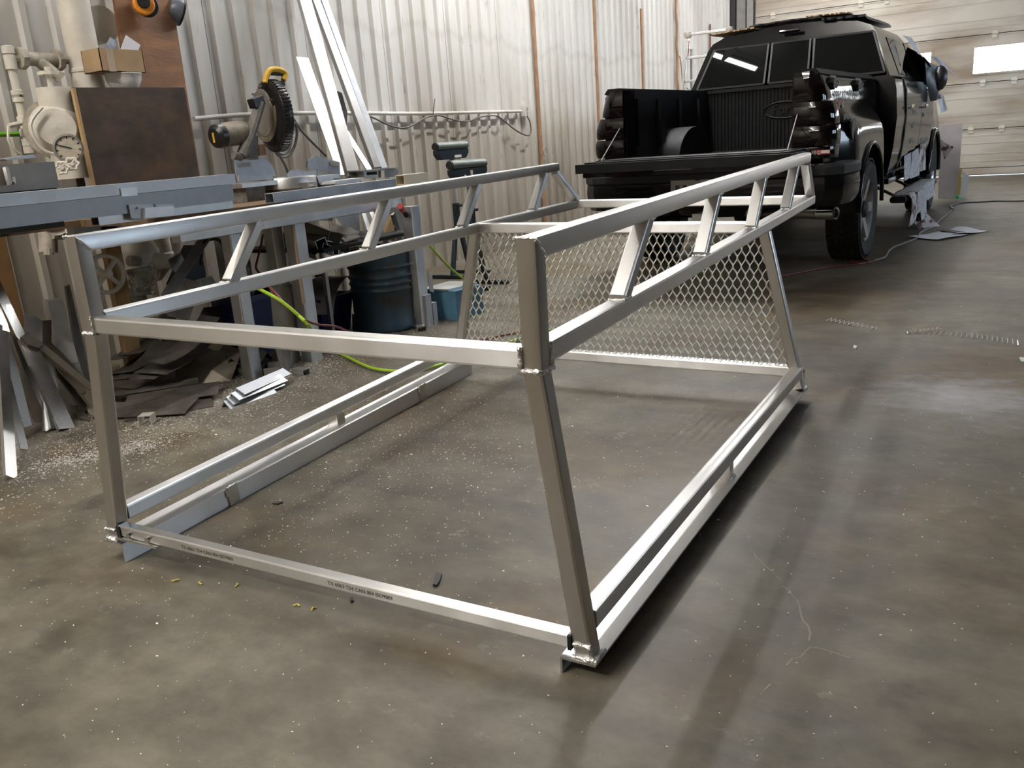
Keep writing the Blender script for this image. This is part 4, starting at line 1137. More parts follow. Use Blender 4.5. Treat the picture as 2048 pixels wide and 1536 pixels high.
# masking film and paper over the windscreen and mirror
sheet(TW((0.90, 2.75, 1.60), (1.03, 3.05, 1.50), (1.05, 3.20, 1.20), (0.95, 2.95, 1.18)), 'masking_film', M_BLACKFILM, 'black plastic film wrapped round the mirror of the truck', 'film', wav=0.03, seed=5)
sheet(TW((0.60, 2.60, 1.84), (0.92, 2.72, 1.58), (1.02, 3.30, 1.34), (0.70, 3.30, 1.40)), 'masking_film', M_BLACKFILM, 'black plastic film over the windscreen edge of the truck', 'film', wav=0.02, seed=6)
sheet(TW((0.77, 2.30, 1.80), (0.82, 2.42, 1.77), (0.93, 2.62, 1.60), (0.88, 2.50, 1.62)), 'masking_paper', M_WHITEPAPER, 'folded white paper tucked above the front door glass', 'paper', wav=0.012, seed=7)
sheet(TW((0.94, 2.95, 1.62), (1.00, 3.05, 1.60), (1.16, 3.30, 1.42), (1.12, 3.24, 1.44)), 'masking_paper', M_WHITEPAPER, 'white paper edge sloping down past the mirror', 'paper', wav=0.01, seed=8)
sheet(TW((1.00, 3.15, 1.25), (1.06, 3.2, 1.23), (1.09, 3.3, 1.08), (1.04, 3.22, 1.05)), 'masking_paper', M_WHITEPAPER, 'curled white paper below the mirror of the truck', 'paper', wav=0.015, seed=9)
# torn covering on the roof
def torn(y0, y1, x0, x1, z, mm, nm, label, cat, seed, th):
    rnd = random.Random(seed); pts = []
    N = 18
    for i in range(N): pts.append((x0 + (x1 - x0) * i / N, y0 + rnd.uniform(-0.02, 0.03)))
    for i in range(6): pts.append((x1 + rnd.uniform(-0.02, 0.02), y0 + (y1 - y0) * i / 6))
    for i in range(N): pts.append((x1 + (x0 - x1) * i / N, y1 + rnd.uniform(-0.03, 0.02)))
    for i in range(6): pts.append((x0 + rnd.uniform(-0.02, 0.02), y1 + (y0 - y1) * i / 6))
    mb = MB().prism([tw((x, y, z + 0.02 * (0.5 - abs(x) / 0.7) )) for x, y in pts], (0, 0, th))
    return one(mb, nm, mm, label, cat, smooth=0)
torn(1.02, 1.9, -0.70, -0.30, 1.905, M_CARD, 'cardboard_sheet', 'brown cardboard sheet lying on the left of the truck roof', 'cardboard', 1, 0.012)
torn(1.04, 2.2, -0.34, 0.28, 1.922, M_BLACKFILM, 'roof_cover', 'torn black sheet covering the middle of the truck roof', 'sheet', 2, 0.012)
torn(1.06, 1.7, 0.16, 0.50, 1.938, M_CARD, 'cardboard_sheet', 'brown cardboard strip on the right of the truck roof', 'cardboard', 3, 0.010)
torn(1.04, 2.4, 0.30, 0.64, 1.895, M_BLACKFILM, 'roof_cover', 'ragged black sheet over the right edge of the truck roof', 'sheet', 4, 0.02)
# grey board leaning by the front wheel
by = 12.40
pA, pB, pC, pD = at(1876, 396, 1, by), at(1915, 393, 1, by), at(1926, 247, 1, by + 0.10), at(1880, 250, 1, by + 0.10)
pA.z = pB.z = 0.002
mb = MB().prism([pA, pB, pC, pD], (0, 0.018, 0))
one(mb, 'leaning_board', mat('pinkish_grey_board', (0.46, 0.42, 0.41), rough=0.6, var=0.12, vs=5), 'tall pinkish grey board standing by the front wheel of the truck', 'board', smooth=0)
y2 = by - 0.02
mb = MB().prism([at(1914, 392, 1, y2), at(1920, 392, 1, y2), at(1924, 338, 1, y2 + 0.03), at(1919, 338, 1, y2 + 0.03)], (0, 0.012, 0))
one(mb, 'yellow_strip', mat('yellow_strip_paint', (0.50, 0.38, 0.09), rough=0.6), 'yellow strip up the right edge of the leaning board', 'strip', smooth=0)
mb = MB().prism([at(1921, 394, 1, y2), at(1932, 394, 1, y2), at(1939, 352, 1, y2), at(1932, 348, 1, y2), at(1925, 338, 1, y2)], (0, 0.003, 0))
one(mb, 'white_paper', M_WHITEPAPER, 'torn white paper hanging beside the yellow strip', 'paper', smooth=0)
g = at(1915, 398, 2, 0.0)
one(MB().lathe([(0.0, 0.05), (0.03, 0.048), (0.032, 0.0), (0.0, 0.0)], g, n=16), 'tape_roll', mat('green_tape', (0.10, 0.42, 0.22), rough=0.5), 'small green tape roll on the floor under the leaning board', 'tape')
mb = MB().prism([at(1874, 274, 1, by - 0.03), at(1888, 284, 1, by - 0.05), at(1907, 294, 1, by - 0.03), at(1889, 319, 1, by - 0.02)], (0, 0.003, 0.002))
one(mb, 'newspaper', M_NEWS2, 'newspaper corner hanging across the pinkish leaning board', 'newspaper', group='newspapers masking the truck step', smooth=0)
# papers on the floor
def floor_paper(px4, label, seed, mm=M_WHITEPAPER, lift=0.006, wav=0.006):
    q = [fl(x, y) + V((0, 0, lift + wav)) for x, y in px4]
    return sheet(q, 'floor_paper', mm, label, 'paper', 'white papers on the floor by the truck', wav=wav, seed=seed, th=0.0015)
floor_paper([(1816, 476), (1876, 482), (1935, 472), (1868, 467)], 'nearer white sheet lying on the floor right of the rear wheel', 41)
floor_paper([(1872, 468), (1912, 474), (1975, 464), (1912, 460)], 'farther white sheet with a curled dark edge on the floor', 42, wav=0.012)
mb = MB()
q = [fl(x, y) + V((0, 0, 0.022)) for x, y in ((1872, 465), (1920, 472), (1932, 470), (1884, 462))]
one(MB().prism(q, (0, 0, 0.004)), 'dark_paper_strip', M_BLACKPLASTIC, 'dark strip lying across the two white floor papers', 'strip', smooth=0)
# extension cord across the floor
pts = [(1748, 521), (1760, 518), (1770, 514), (1775, 506), (1779, 500), (1790, 493), (1804, 488), (1820, 482), (1834, 476), (1840, 466), (1850, 460), (1866, 454), (1880, 440), (1893, 430), (1904, 420), (1905, 415)]
def smooth_path(p, k=4):
    out = []
    for i in range(len(p) - 1):
        a = p[max(0, i - 1)]; b = p[i]; c = p[i + 1]; d = p[min(len(p) - 1, i + 2)]
        for j in range(k):
            t_ = j / k
            out.append(0.5 * ((2 * b) + (c - a) * t_ + (2 * a - 5 * b + 4 * c - d) * t_ ** 2 + (3 * b - a - 3 * c + d) * t_ ** 3))
    out.append(p[-1]); return out
one(MB().tube(smooth_path([fl(x, y, 0.008) for x, y in pts]), 0.008, n=8), 'extension_lead', M_CORDLIGHT, 'pale twisted cord curving over the floor right of the truck', 'cord')
pts = [(1903, 412), (1912, 408), (1930, 405), (1960, 404), (1990, 402), (2020, 402), (2080, 401)]
one(MB().tube(smooth_path([fl(x, y, 0.008) for x, y in pts]), 0.008, n=8), 'extension_lead', M_CORD, 'dark cord running right along the floor in front of the door', 'cord')
one(MB().tube([fl(1900, 410, 0.012), fl(1905, 419, 0.012)], 0.012, n=8), 'cord_plug', M_BLACKPLASTIC, 'small black plug where the two floor cords meet', 'plug')
pts = [(1560, 553), (1600, 545), (1640, 537), (1680, 532), (1720, 528), (1738, 523), (1715, 519), (1700, 523), (1730, 526), (1750, 522)]
one(MB().tube(smooth_path([fl(x, y, 0.007) for x, y in pts]), 0.0065, n=8), 'red_cord', M_REDCORD, 'thin red cord looped on the floor under the rear wheel', 'cord')  # plain red cord on the floor
# zigzag offcuts of the mesh
def zig(a, b, n, label, up=0.012, curve=0.0):
    a = fl(*a); b = fl(*b); d = (b - a); no = V((-d.y, d.x, 0)).normalized(); pts = []
    for i in range(n + 1):
        f = i / n
        pts.append(a + d * f + no * (0.012 * (1 if i % 2 else -1) + curve * math.sin(PI * f)) + V((0, 0, 0.004 + up * (i % 2))))
    return one(MB().tube(pts, 0.0032, n=5), 'mesh_offcut', M_CHIP, label, 'offcut', group='zigzag mesh offcuts on the floor', smooth=40)
zig((1656, 642), (1755, 661), 22, 'zigzag mesh offcut on the floor nearest the rack')
zig((1808, 667), (2038, 691), 44, 'longest zigzag mesh offcut lying at the right edge of the floor', 0.018, 0.05)
zig((1812, 668), (1880, 660), 16, 'short dark zigzag mesh offcut crossing behind the longest one', 0.008)
# ladder beside the truck
ld = thing('stepladder', 'white aluminium stepladder standing between the ribbed wall and the truck', 'ladder', (-3.15, 9.95, 0))
LA, LB = at(1366, 185, 1, 9.95), at(1376, 78, 1, 9.95)
dirv = (LB - LA).normalized(); bot = LA - dirv * (LA.z / dirv.z)
wv = V((0.46, 0.03, 0))
for o_ in (V((0, 0, 0)), wv):
    MB().bar(bot + o_, LB + o_, 0.03, 0.07, up=(0, 1, 0), r=0.004).build('rail', M_ALU_BRIGHT, ld)
    MB().lathe([(0.001, -0.01), (0.035, -0.01), (0.045, 0.02), (0.04, 0.05), (0.001, 0.06)], LB + o_ + V((0, 0, 0.02)), n=12).build('rubber_foot', M_CREAMDIRT, ld)
for k in range(9):
    p = bot + dirv * (0.12 + k * (LB - bot).length / 8.3)
    MB().bar(p, p + wv, 0.045, 0.028, r=0.004).build('rung', M_ALU_BRIGHT, ld)
back = V((0.05, 0.62, 0))
for o_ in (V((0.02, 0, 0)), wv - V((0.02, 0, 0))):
    MB().bar(bot + o_ + back, LB + o_ + V((0, 0.06, -0.1)), 0.025, 0.05, up=(0, 1, 0), r=0.004).build('back_rail', M_ALU_DULL, ld)
MB().bar(LB - dirv * 0.02, LB - dirv * 0.20, 0.034, 0.02, up=(0, 1, 0), r=0).build('red_tag', M_DECALRED, ld, smooth=0)
MB().tube([LA + V((0.04, 0, 0.05)), LA + V((0.09, 0.02, 0.0)), LA + V((0.16, 0.03, 0.02)), LA + V((0.3, 0.05, 0.06))], 0.010, n=6).build('spreader', M_STEELPOST, ld)
# ------------------------------------------------------------------ things on the left wall
WP = XW + 0.058
cp = [(388, 238), (440, 233), (486, 229.5), (560, 227), (640, 226), (733, 226.5), (850, 227), (960, 224.5), (1042, 222.5)]
one(MB().tube(smooth_path([at(x, y, 0, WP) for x, y in cp], 3), 0.016, n=10), 'conduit', M_WALL, 'painted electrical conduit running along the ribbed wall', 'conduit')
ob = at(1050, 222, 0, WP)
ot = thing('outlet_box', 'small painted outlet box at the end of the wall conduit', 'outlet', ob)
MB().box(ob, (0.05, 0.085, 0.11)).build('box', M_WALL, ot, smooth=0)
for dz in (-0.022, 0.022): MB().box(ob + V((0.027, 0, dz)), (0.006, 0.035, 0.03)).build('socket', M_CREAMDIRT, ot, smooth=0)
cp = [(732, 231), (748, 236), (770, 247), (790, 254), (806, 256), (824, 251), (842, 240), (858, 233), (880, 231), (905, 239), (934, 243), (960, 234), (985, 231), (998, 234), (1012, 245), (1028, 258), (1045, 268), (1058, 271), (1062, 262), (1060, 245), (1054, 232)]
one(MB().tube(smooth_path([at(x, y, 0, WP + 0.03) for x, y in cp], 3), 0.0075, n=6), 'hanging_cable', M_CORD, 'dark cable looping under the wall conduit to the outlet', 'cable')
one(MB().tube([at(866, 228, 0, WP + 0.02), at(868, 212, 0, WP + 0.05), at(870, 198, 0, WP + 0.04)], 0.004, n=6), 'cable_tie', M_BLACKPLASTIC, 'black cable tie sticking up from the conduit', 'cable tie')
for i, (yy, za, zb_, nm) in enumerate(((8.80, 0.0, ZC, 'first brown batten on the wall counting from the roller stands'), (10.41, 0.0, ZC, 'second brown batten, its foot hidden by the truck bed corner'), (11.97, 0.0, 2.72, 'third brown batten, ending below the top of the photo'))):
    b_ = MB(); n_ = 14
    for k in range(n_):
        a, c = za + (zb_ - za) * k / n_, za + (zb_ - za) * (k + 1) / n_
        b_.span((XW + 0.0315, yy - 0.022 + random.uniform(-.002, .002), a), (XW + 0.052, yy + 0.022 + random.uniform(-.002, .002), c))
    one(b_, 'wall_batten', M_BATTEN, nm, 'batten', group='brown battens on the ribbed wall', smooth=0)
one(MB().span((XW + 0.0315, 15.09, 2.29), (XW + 0.046, 15.125, 2.75)), 'wall_strip', mat('dark_red_strip', (0.16, 0.05, 0.035), rough=0.6), 'short dark red strip on the wall above the ladder', 'strip', smooth=0)
pts = [V((XW + 0.05, 13.40 + 0.02 * math.sin(i * 2.2), 3.6 - i * 0.16)) for i in range(14)]
one(MB().tube(smooth_path(pts), 0.018, n=6), 'hanging_rope', M_BATTEN, 'brown rope hanging down the wall left of the ladder', 'rope')
pts = [V((XW + 0.07, 13.40 + 0.12 * math.sin(a) + 0.03, 1.75 + 0.42 * math.cos(a))) for a in [2 * PI * i / 20 for i in range(20)]]
one(MB().tube(pts, 0.008, n=6, closed=True), 'rope_loop', M_BATTEN, 'loose brown loop hanging beside the wall rope', 'rope')
one(MB().tube([V((XW + 0.06, 8.86 + 0.035 * math.cos(a), 0.95 + 0.05 * math.sin(a))) for a in [2 * PI * i / 12 for i in range(12)]], 0.006, n=6, closed=True), 'wall_ring', M_STEELPOST, 'small steel ring beside the first brown batten', 'ring')

# fire-sprinkler riser and valves in the corner
PX = -4.42
riser = thing('sprinkler_riser', 'thick cream sprinkler pipe rising up the wall with valves and gauge', 'pipe', at(205, 400, 0, PX))
a = at(146, 0, 0, PX); b = at(178, 174, 0, PX); ym = (a.y + b.y) / 2
MB().cyl((PX, ym, 0.95), (PX, ym, ZC), 0.082, n=28).build('riser_pipe', M_CREAM, riser)
zc_ = at(172, 142, 0, PX).z
MB().lathe([(0.0825, -0.012), (0.087, -0.008), (0.087, 0.008), (0.0825, 0.012)], (PX, ym, zc_), n=28).build('pipe_coupling', M_CREAM, riser)
c = at(204, 50, 0, XW + 0.20)
MB().cyl(c + V((-0.10, 0, 0)), c + V((0.03, -0.02, 0)), 0.098, n=28).build('blind_cap', M_CREAM, riser)
# small test line on the left
x_ = -4.45
A, B = at(20, 100, 0, x_), at(56, 305, 0, x_)
yy = (A.y + B.y) / 2
MB().cyl((x_, yy, B.z), (x_, yy, A.z), 0.020, n=14).build('small_pipe', M_CREAM, riser)
for py in (100, 118, 132, 188, 197, 240, 265, 285, 300):
    z = at(20 + (py - 100) * 0.176, py, 0, x_).z
    MB().lathe([(0.021, -0.02), (0.029, -0.017), (0.029, 0.017), (0.021, 0.02)], (x_, yy, z), n=14).build('pipe_fitting', M_CREAM, riser)
zh = at(20, 116, 0, x_).z
MB().cyl((x_, yy, zh), (x_, ym, zh), 0.018, n=12).build('cross_pipe', M_CREAMDIRT, riser)
sv = at(84, 118, 0, x_ + 0.02)
sm = MB().cyl((x_, sv.y - 0.10, zh), (x_, sv.y + 0.10, zh), 0.034, n=14).cyl((x_, sv.y - 0.02, zh), (x_ + 0.04, sv.y + 0.06, zh - 0.085), 0.032, 0.026, n=14)
sm.cyl((x_, sv.y - 0.115, zh), (x_, sv.y - 0.085, zh), 0.054, n=8).cyl((x_, sv.y + 0.085, zh), (x_, sv.y + 0.115, zh), 0.054, n=8).cyl((x_ + 0.04, sv.y + 0.06, zh - 0.085), (x_ + 0.045, sv.y + 0.07, zh - 0.097), 0.033, n=6)
sm.build('strainer_valve', M_CREAMDIRT, riser)
# alarm valve body with cover, gauge and hand wheels
vx = -4.28
c = at(112, 258, 0, vx)
MB().lathe([(0.001, -0.10), (0.10, -0.09), (0.125, -0.03), (0.125, 0.03), (0.115, 0.05), (0.09, 0.09), (0.001, 0.10)], c, axis=(0.85, -0.5, 0.05), n=24).cyl(c + V((0, 0.03, -0.25)), c + V((0, 0.03, 0.20)), 0.085, n=20).build('alarm_valve', M_CREAM, riser)
MB().lathe([(0.126, -0.012), (0.150, -0.012), (0.150, 0.012), (0.126, 0.012)], c, axis=(0.85, -0.5, 0.05), n=24).build('valve_flange', M_CREAMDIRT, riser)
MB().cyl(c + V((0, 0.02, 0.12)), c + V((0, 0.02, 0.30)), 0.014, n=10).lathe([(0.03, -0.008), (0.05, -0.008), (0.05, 0.008), (0.03, 0.008)], c + V((0, 0.02, 0.27)), n=10).build('bleed_cock', M_CREAM, riser)
g = at(137, 297, 0, vx + 0.20)
gd = V((0.80, -0.58, 0.1)).normalized()
gm = MB().lathe([(0.001, -0.03), (0.066, -0.03), (0.070, 0.0), (0.070, 0.012), (0.060, 0.013)], g, axis=gd, n=28).build('gauge_case', M_ALU_DARK, riser)
MB().lathe([(0.0005, 0.004), (0.062, 0.004)], g, axis=gd, n=28).build('gauge_face', mat('yellowed_dial', (0.42, 0.37, 0.29), rough=0.4, var=0.15, vs=40), gm)
gu = gd.cross(V((0, 0, 1))).normalized(); gw = gu.cross(gd).normalized()
MB().bar(g + gd * 0.008 - gu * 0.012, g + gd * 0.008 + gu * 0.042 + gw * 0.018, 0.005, 0.002, up=gd, r=0).build('needle', M_DARK, gm, smooth=0)
tk = MB()
for i in range(9):
    a_ = math.radians(-40 + i * 32.5); dd = -gu * math.cos(a_) + gw * math.sin(a_)
    tk.bar(g + gd * 0.006 + dd * 0.046, g + gd * 0.006 + dd * 0.057, 0.004, 0.002, up=gd, r=0)
tk.build('dial_marks', M_DARK, gm, smooth=0)
for (px, py) in ((124, 336), (144, 328)):
    q = at(px, py, 0, vx + 0.24)
    hw = MB().tube([q + gu * (0.027 + 0.004 * math.cos(6 * a_)) * math.cos(a_) + gw * (0.027 + 0.004 * math.cos(6 * a_)) * math.sin(a_) for a_ in [2 * PI * i / 24 for i in range(24)]], 0.007, n=6, closed=True)
    for i in range(3): hw.cyl(q, q + (gu * math.cos(2.1 * i) + gw * math.sin(2.1 * i)) * 0.027, 0.005, n=6)
    hw.cyl(q - gd * 0.09, q + gd * 0.01, 0.010, n=8).build('hand_wheel', M_CREAM, riser)
tr_ = MB().tube(smooth_path([c + V((0.08, -0.10, 0.10)), c + V((0.05, -0.16, 0.02)), c + V((0.06, -0.14, -0.09)), c + V((0.09, -0.08, -0.13))]), 0.008, n=6)
tr_.build('copper_trim', M_CREAM, riser)
tr_ = MB().cyl(at(45, 246, 0, x_ + .03), at(17, 252, 0, x_ + .03), 0.012, n=8).tube(smooth_path([at(17, 252, 0, x_ + .05), at(17, 280, 0, x_ + .05), at(28, 298, 0, x_ + .05), at(40, 308, 0, x_ + .05)]), 0.007, n=6)
tr_.build('copper_trim', M_CREAM, riser)
# below the bench: valves, elbow, hand wheel
ux = -4.25
p1, p2 = at(247, 430, 0, ux), at(262, 500, 0, ux)
MB().cyl((ux, (p1.y + p2.y) / 2, 0.42), (ux, (p1.y + p2.y) / 2, 0.98), 0.075, n=20).build('lower_riser', M_CREAMDIRT, riser)
c2 = at(272, 510, 0, ux)
MB().lathe([(0.08, -0.10), (0.12, -0.08), (0.125, 0.02), (0.09, 0.09)], c2, n=20).cyl(c2 + V((0.05, 0, -0.03)), c2 + V((0.16, 0.10, -0.05)), 0.055, 0.04, n=14).build('valve_bonnet', M_CREAM, riser)
e1, e2 = at(318, 478, 0, -4.35), at(330, 535, 0, -4.35)
MB().tube([(e1.x, e1.y, e1.z + 0.25), e1, e2 + V((0, 0, 0.04)), e2 + V((-0.05, -0.03, -0.02)), e2 + V((-0.12, -0.08, -0.03))], 0.060, n=16).build('elbow_pipe', M_CREAMDIRT, riser)
MB().lathe([(0.061, -0.01), (0.068, -0.006), (0.068, 0.006), (0.061, 0.01)], (e1.x, e1.y, at(324, 508, 0, -4.35).z), n=16).build('pipe_coupling', M_CREAMDIRT, riser)
hwc = at(212, 548, 0, -4.0)
ring = [hwc + V((0.02 * math.cos(a_), 0.085 * math.cos(a_), 0.095 * math.sin(a_))) for a_ in [2 * PI * i / 28 for i in range(28)]]
hw = MB().tube(ring, 0.012, n=8, closed=True)
for i in range(4):
    a_ = PI / 4 + PI / 2 * i; hw.bar(hwc, hwc + V((0.02 * math.cos(a_), 0.085 * math.cos(a_), 0.095 * math.sin(a_))), 0.016, 0.022, up=(1, 0, 0), r=0)
hw.cyl(hwc + V((-0.2, 0, 0)), hwc + V((0.03, 0, 0)), 0.02, n=10).build('hand_wheel', M_CREAM, riser)
yk = MB()
for (xa, ya_), (xb, yb_) in (((252, 545), (303, 535)), ((256, 565), (303, 560)), ((262, 548), (268, 585)), ((293, 540), (300, 580)), ((250, 590), (300, 585))):
    yk.bar(at(xa, ya_, 0, -4.08), at(xb, yb_, 0, -4.08), 0.022, 0.024)
yk.cyl(at(258, 522, 0, -4.1), at(278, 522, 0, -4.1), 0.03, n=10).sphere(at(268, 600, 0, -4.15), 0.07, 12).cyl(at(275, 640, 0, -4.2), at(275, 735, 0, -4.2) , 0.09, n=18)
yk.build('gate_yoke', M_CREAMDIRT, riser)
MB().cyl(at(104, 470, 0, -4.3), at(127, 467, 0, -4.3), 0.022, n=10).cyl(at(118, 469, 0, -4.3), at(124, 468, 0, -4.3), 0.032, n=6).cyl(at(95, 455, 0, -4.35), at(97, 505, 0, -4.35), 0.045, n=14).cyl(at(96, 497, 0, -4.33), at(97, 510, 0, -4.33), 0.025, n=10).build('drain_cock', M_CREAMDIRT, riser)
MB().lathe([(0.001, -0.05), (0.10, -0.03), (0.11, 0.03), (0.001, 0.05)], at(162, 437, 0, -4.25), axis=(0.7, -0.6, -0.35), n=18).lathe([(0.001, -0.04), (0.06, -0.03), (0.06, 0.04)], at(112, 443, 0, -4.25), axis=(0.7, -0.6, -0.35), n=14).build('lower_clapper', M_CREAMDIRT, riser)
MB().cyl(at(137, 452, 0, -4.2), at(140, 466, 0, -4.2), 0.02, n=10).cyl(at(163, 452, 0, -4.2), at(164, 462, 0, -4.2), 0.014, n=8).build('plug', M_CREAM, riser)
# chain hanging on the gate valve
chn = thing('chain', 'grey steel chain looped round the lower valve under the bench', 'chain', at(305, 560, 0, -3.95))
path = smooth_path([at(x, y, 0, -3.93) for x, y in ((300, 528), (310, 538), (318, 548), (312, 560), (305, 568), (300, 574), (306, 585), (314, 592), (316, 602), (310, 612), (313, 640), (318, 660), (322, 690))], 5)
path2 = smooth_path([at(x, y, 0, -3.91) for x, y in ((262, 556), (270, 566), (282, 573), (292, 575), (302, 568), (310, 556), (318, 543))], 5)
lk = MB().tube([V((0.0, 0.010 * math.cos(a_), 0.017 * math.sin(a_))) for a_ in [2 * PI * i / 10 for i in range(10)]], 0.0036, n=5, closed=True).build('chain_link', M_CREAMDIRT, chn, base=(0, 0, 0))
first = True
for pth in (path, path2):
    acc = 0; last = pth[0]; k = 0
    for p in pth[1:]:
        if (p - last).length >= 0.026:
            d = (p - last).normalized()
            o_ = lk if first else lk.copy()
            if not first: COL.objects.link(o_)
            first = False
            o_.location = (p + last) / 2 - V(chn['_o'])
            qd = V((0, 0, 1)).rotation_difference(d)
            o_.rotation_mode = 'QUATERNION'
            from mathutils import Quaternion
            o_.rotation_quaternion = qd @ Quaternion((0, 0, 1), (PI / 2) * (k % 2) + 0.4)
            last = p; k += 1
# green hose along the wall
one(MB().tube([at(-30, 270, 0, -4.55), at(0, 269, 0, -4.55), at(40, 268, 0, -4.55), at(80, 264, 0, -4.56), at(140, 262, 0, -4.58)], 0.013, n=8), 'green_hose', M_GREENHOSE, 'bright green hose running behind the small cream pipe', 'hose')

# boards behind the bench
xb = -4.40
q = [at(229, 0, 0, xb), at(345, 0, 0, xb), at(400, 352, 0, xb + 0.12), at(284, 352, 0, xb + 0.12)]
up = V((0, 0, 0.9))
mb = MB().prism([q[3], q[2], q[1] + (q[1] - q[2]) * 0.35, q[0] + (q[0] - q[3]) * 0.35], (-0.018, 0, 0))
one(mb, 'plywood_board', M_PLY, 'tall orange plywood board leaning on the wall left of the saw', 'board', smooth=0)
xd = -4.14
d4 = [at(144.5, 175, 0, xd), at(368.5, 175, 0, xd), at(399.5, 356, 0, xd), at(187.5, 371, 0, xd)]
cab_ = thing('sooty_board', 'square sooty brown plywood board below the white bowl', 'board', (xd, d4[3].y + 0.2, 1.0))
MB().prism([d4[3] - V((0, 0, 0.08)), d4[2] - V((0, 0, 0.08)), d4[1], d4[0]], (-0.018, 0, 0)).build('panel', M_DARKPLY, cab_, smooth=0)
MB().prism([at(187, 372, 0, xd + 0.003), at(192, 372, 0, xd + 0.003), at(151, 176, 0, xd + 0.003), at(145, 176, 0, xd + 0.003)], (-0.020, 0, 0)).build('raw_edge', M_PINE, cab_, smooth=0)
MB().span((xd - 0.22, d4[0].y + 0.03, d4[0].z - 0.03), (xd - 0.0185, d4[1].y - 0.06, d4[0].z - 0.008)).build('shelf', M_DARKPLY, cab_, smooth=0)
sh = MB().span((xd - 0.215, d4[0].y + 0.06, 0.86), (xd - 0.185, d4[0].y + 0.09, d4[0].z - 0.03)).span((xd - 0.215, d4[1].y - 0.12, 0.86), (xd - 0.185, d4[1].y - 0.09, d4[0].z - 0.03))
sh.build('shelf_post', M_DARKPLY, cab_, smooth=0)
zs = d4[0].z - 0.008
bx_ = xd - 0.115
bc = at(250, 172, 0, bx_); rb_ = 0.094
one(MB().lathe([(0.001, 0.0), (0.045, 0.002), (0.072, 0.025), (0.090, 0.06), (0.094, 0.088), (0.098, 0.090), (0.098, 0.095), (0.090, 0.094), (0.085, 0.06), (0.065, 0.028), (0.001, 0.01)], (bx_, bc.y, zs), n=32), 'bowl', M_WHITEBOWL, 'white enamel bowl under the cardboard box', 'bowl', smooth=60)
zb0 = zs + 0.0955
cb = thing('cardboard_box', 'open brown cardboard box full of papers balanced on the white bowl', 'box', (bx_, bc.y, zb0))
bl, br_ = at(203, 150, 0, bx_ + 0.06).y, at(289, 150, 0, bx_ + 0.06).y
hb = 0.115
w_ = MB()
x0, x1 = bx_ - 0.075, bx_ + 0.075
w_.span((x0, bl, zb0), (x1, br_, zb0 + 0.004)).span((x0, bl, zb0), (x0 + 0.004, br_, zb0 + hb)).span((x1 - 0.004, bl, zb0), (x1, br_, zb0 + hb)).span((x0, bl, zb0), (x1, bl + 0.004, zb0 + hb)).span((x0, br_ - 0.004, zb0), (x1, br_, zb0 + hb))
w_.build('carton', M_CARD, cb, smooth=0)
MB().span((x1, bl + 0.04, zb0 + 0.001), (x1 + 0.0012, bl + 0.085, zb0 + hb)).build('tape_strip', mat('shiny_parcel_tape', (0.40, 0.28, 0.16), rough=0.25), cb, smooth=0)
def upright(px4, xx, nm, mm, label, cat, grp=None):
    return one(MB().prism([at(x, y, 0, xx) for x, y in px4], (-0.0015, 0, 0)), nm, mm, label, cat, group=grp, smooth=0)
upright([(232, 122), (252, 70), (281, 90), (268, 122)], bx_ + 0.02, 'paper_sheet', M_WHITEPAPER, 'white sheet standing tilted in the cardboard box', 'paper')
upright([(193, 106), (205, 103), (220, 74), (234, 82), (226, 118), (200, 122)], bx_ - 0.01, 'brochure', mat('blue_print', (0.10, 0.14, 0.24), rough=0.4, col2=(0.45, 0.45, 0.5), vs=14, thr=(0.35, 0.6)), 'blue and red brochure sticking out of the cardboard box', 'brochure')
# ear defenders hanging on the plywood board
em_ = thing('ear_defenders', 'orange and black ear defender cup hanging on the plywood board', 'ear defenders', at(289, 12, 0, xb + 0.06))
k = at(288, 8, 0, xb + 0.075); ax = V((0.55, 0.8, 0)).normalized()
def oval(c_, r, a0, a1, ax_):
    return MB().lathe([(0.001, a0), (r * 0.9, a0), (r, a0 + 0.006), (r, a1 - 0.006), (r * 0.9, a1), (0.001, a1)], c_, axis=ax_, n=22)
oval(k, 0.058, -0.03, 0.012, (0.85, -0.35, 0.05)).build('cup', M_ORANGE, em_)
oval(k - V((0.0, -0.03, 0)), 0.062, -0.045, -0.012, (0.85, -0.35, 0.05)).build('cushion', M_BLACKPLASTIC, em_)
oval(k + V((0.02, -0.016, 0.008)), 0.036, -0.01, 0.010, (0.85, -0.35, 0.05)).build('inner_disc', M_BLACKPLASTIC, em_)
MB().tube(smooth_path([k + V((0, 0, 0.05)), k + V((-0.02, 0.02, 0.14)), k + V((-0.05, 0.06, 0.2)), k + V((-0.05, 0.10, 0.16))]), 0.006, n=6).build('band', M_BLACKPLASTIC, em_)
k2 = at(352, 20, 0, xb + 0.0)
cp_ = thing('hard_cap', 'dark blue grey cup hanging behind the plywood board edge', 'cap', k2)
MB().lathe([(0.001, 0.05), (0.05, 0.04), (0.075, 0.0), (0.078, -0.03), (0.07, -0.03), (0.045, 0.03), (0.001, 0.04)], k2 + V((0, 0.0, 0.0)), axis=(-0.4, -0.85, 0.35), n=22).build('shell', mat('blue_grey_plastic', (0.10, 0.115, 0.14), rough=0.35), cp_)
MB().lathe([(0.074, -0.036), (0.082, -0.036), (0.082, -0.024), (0.074, -0.024)], k2, axis=(-0.4, -0.85, 0.35), n=22).build('rim', M_BLACKPLASTIC, cp_)

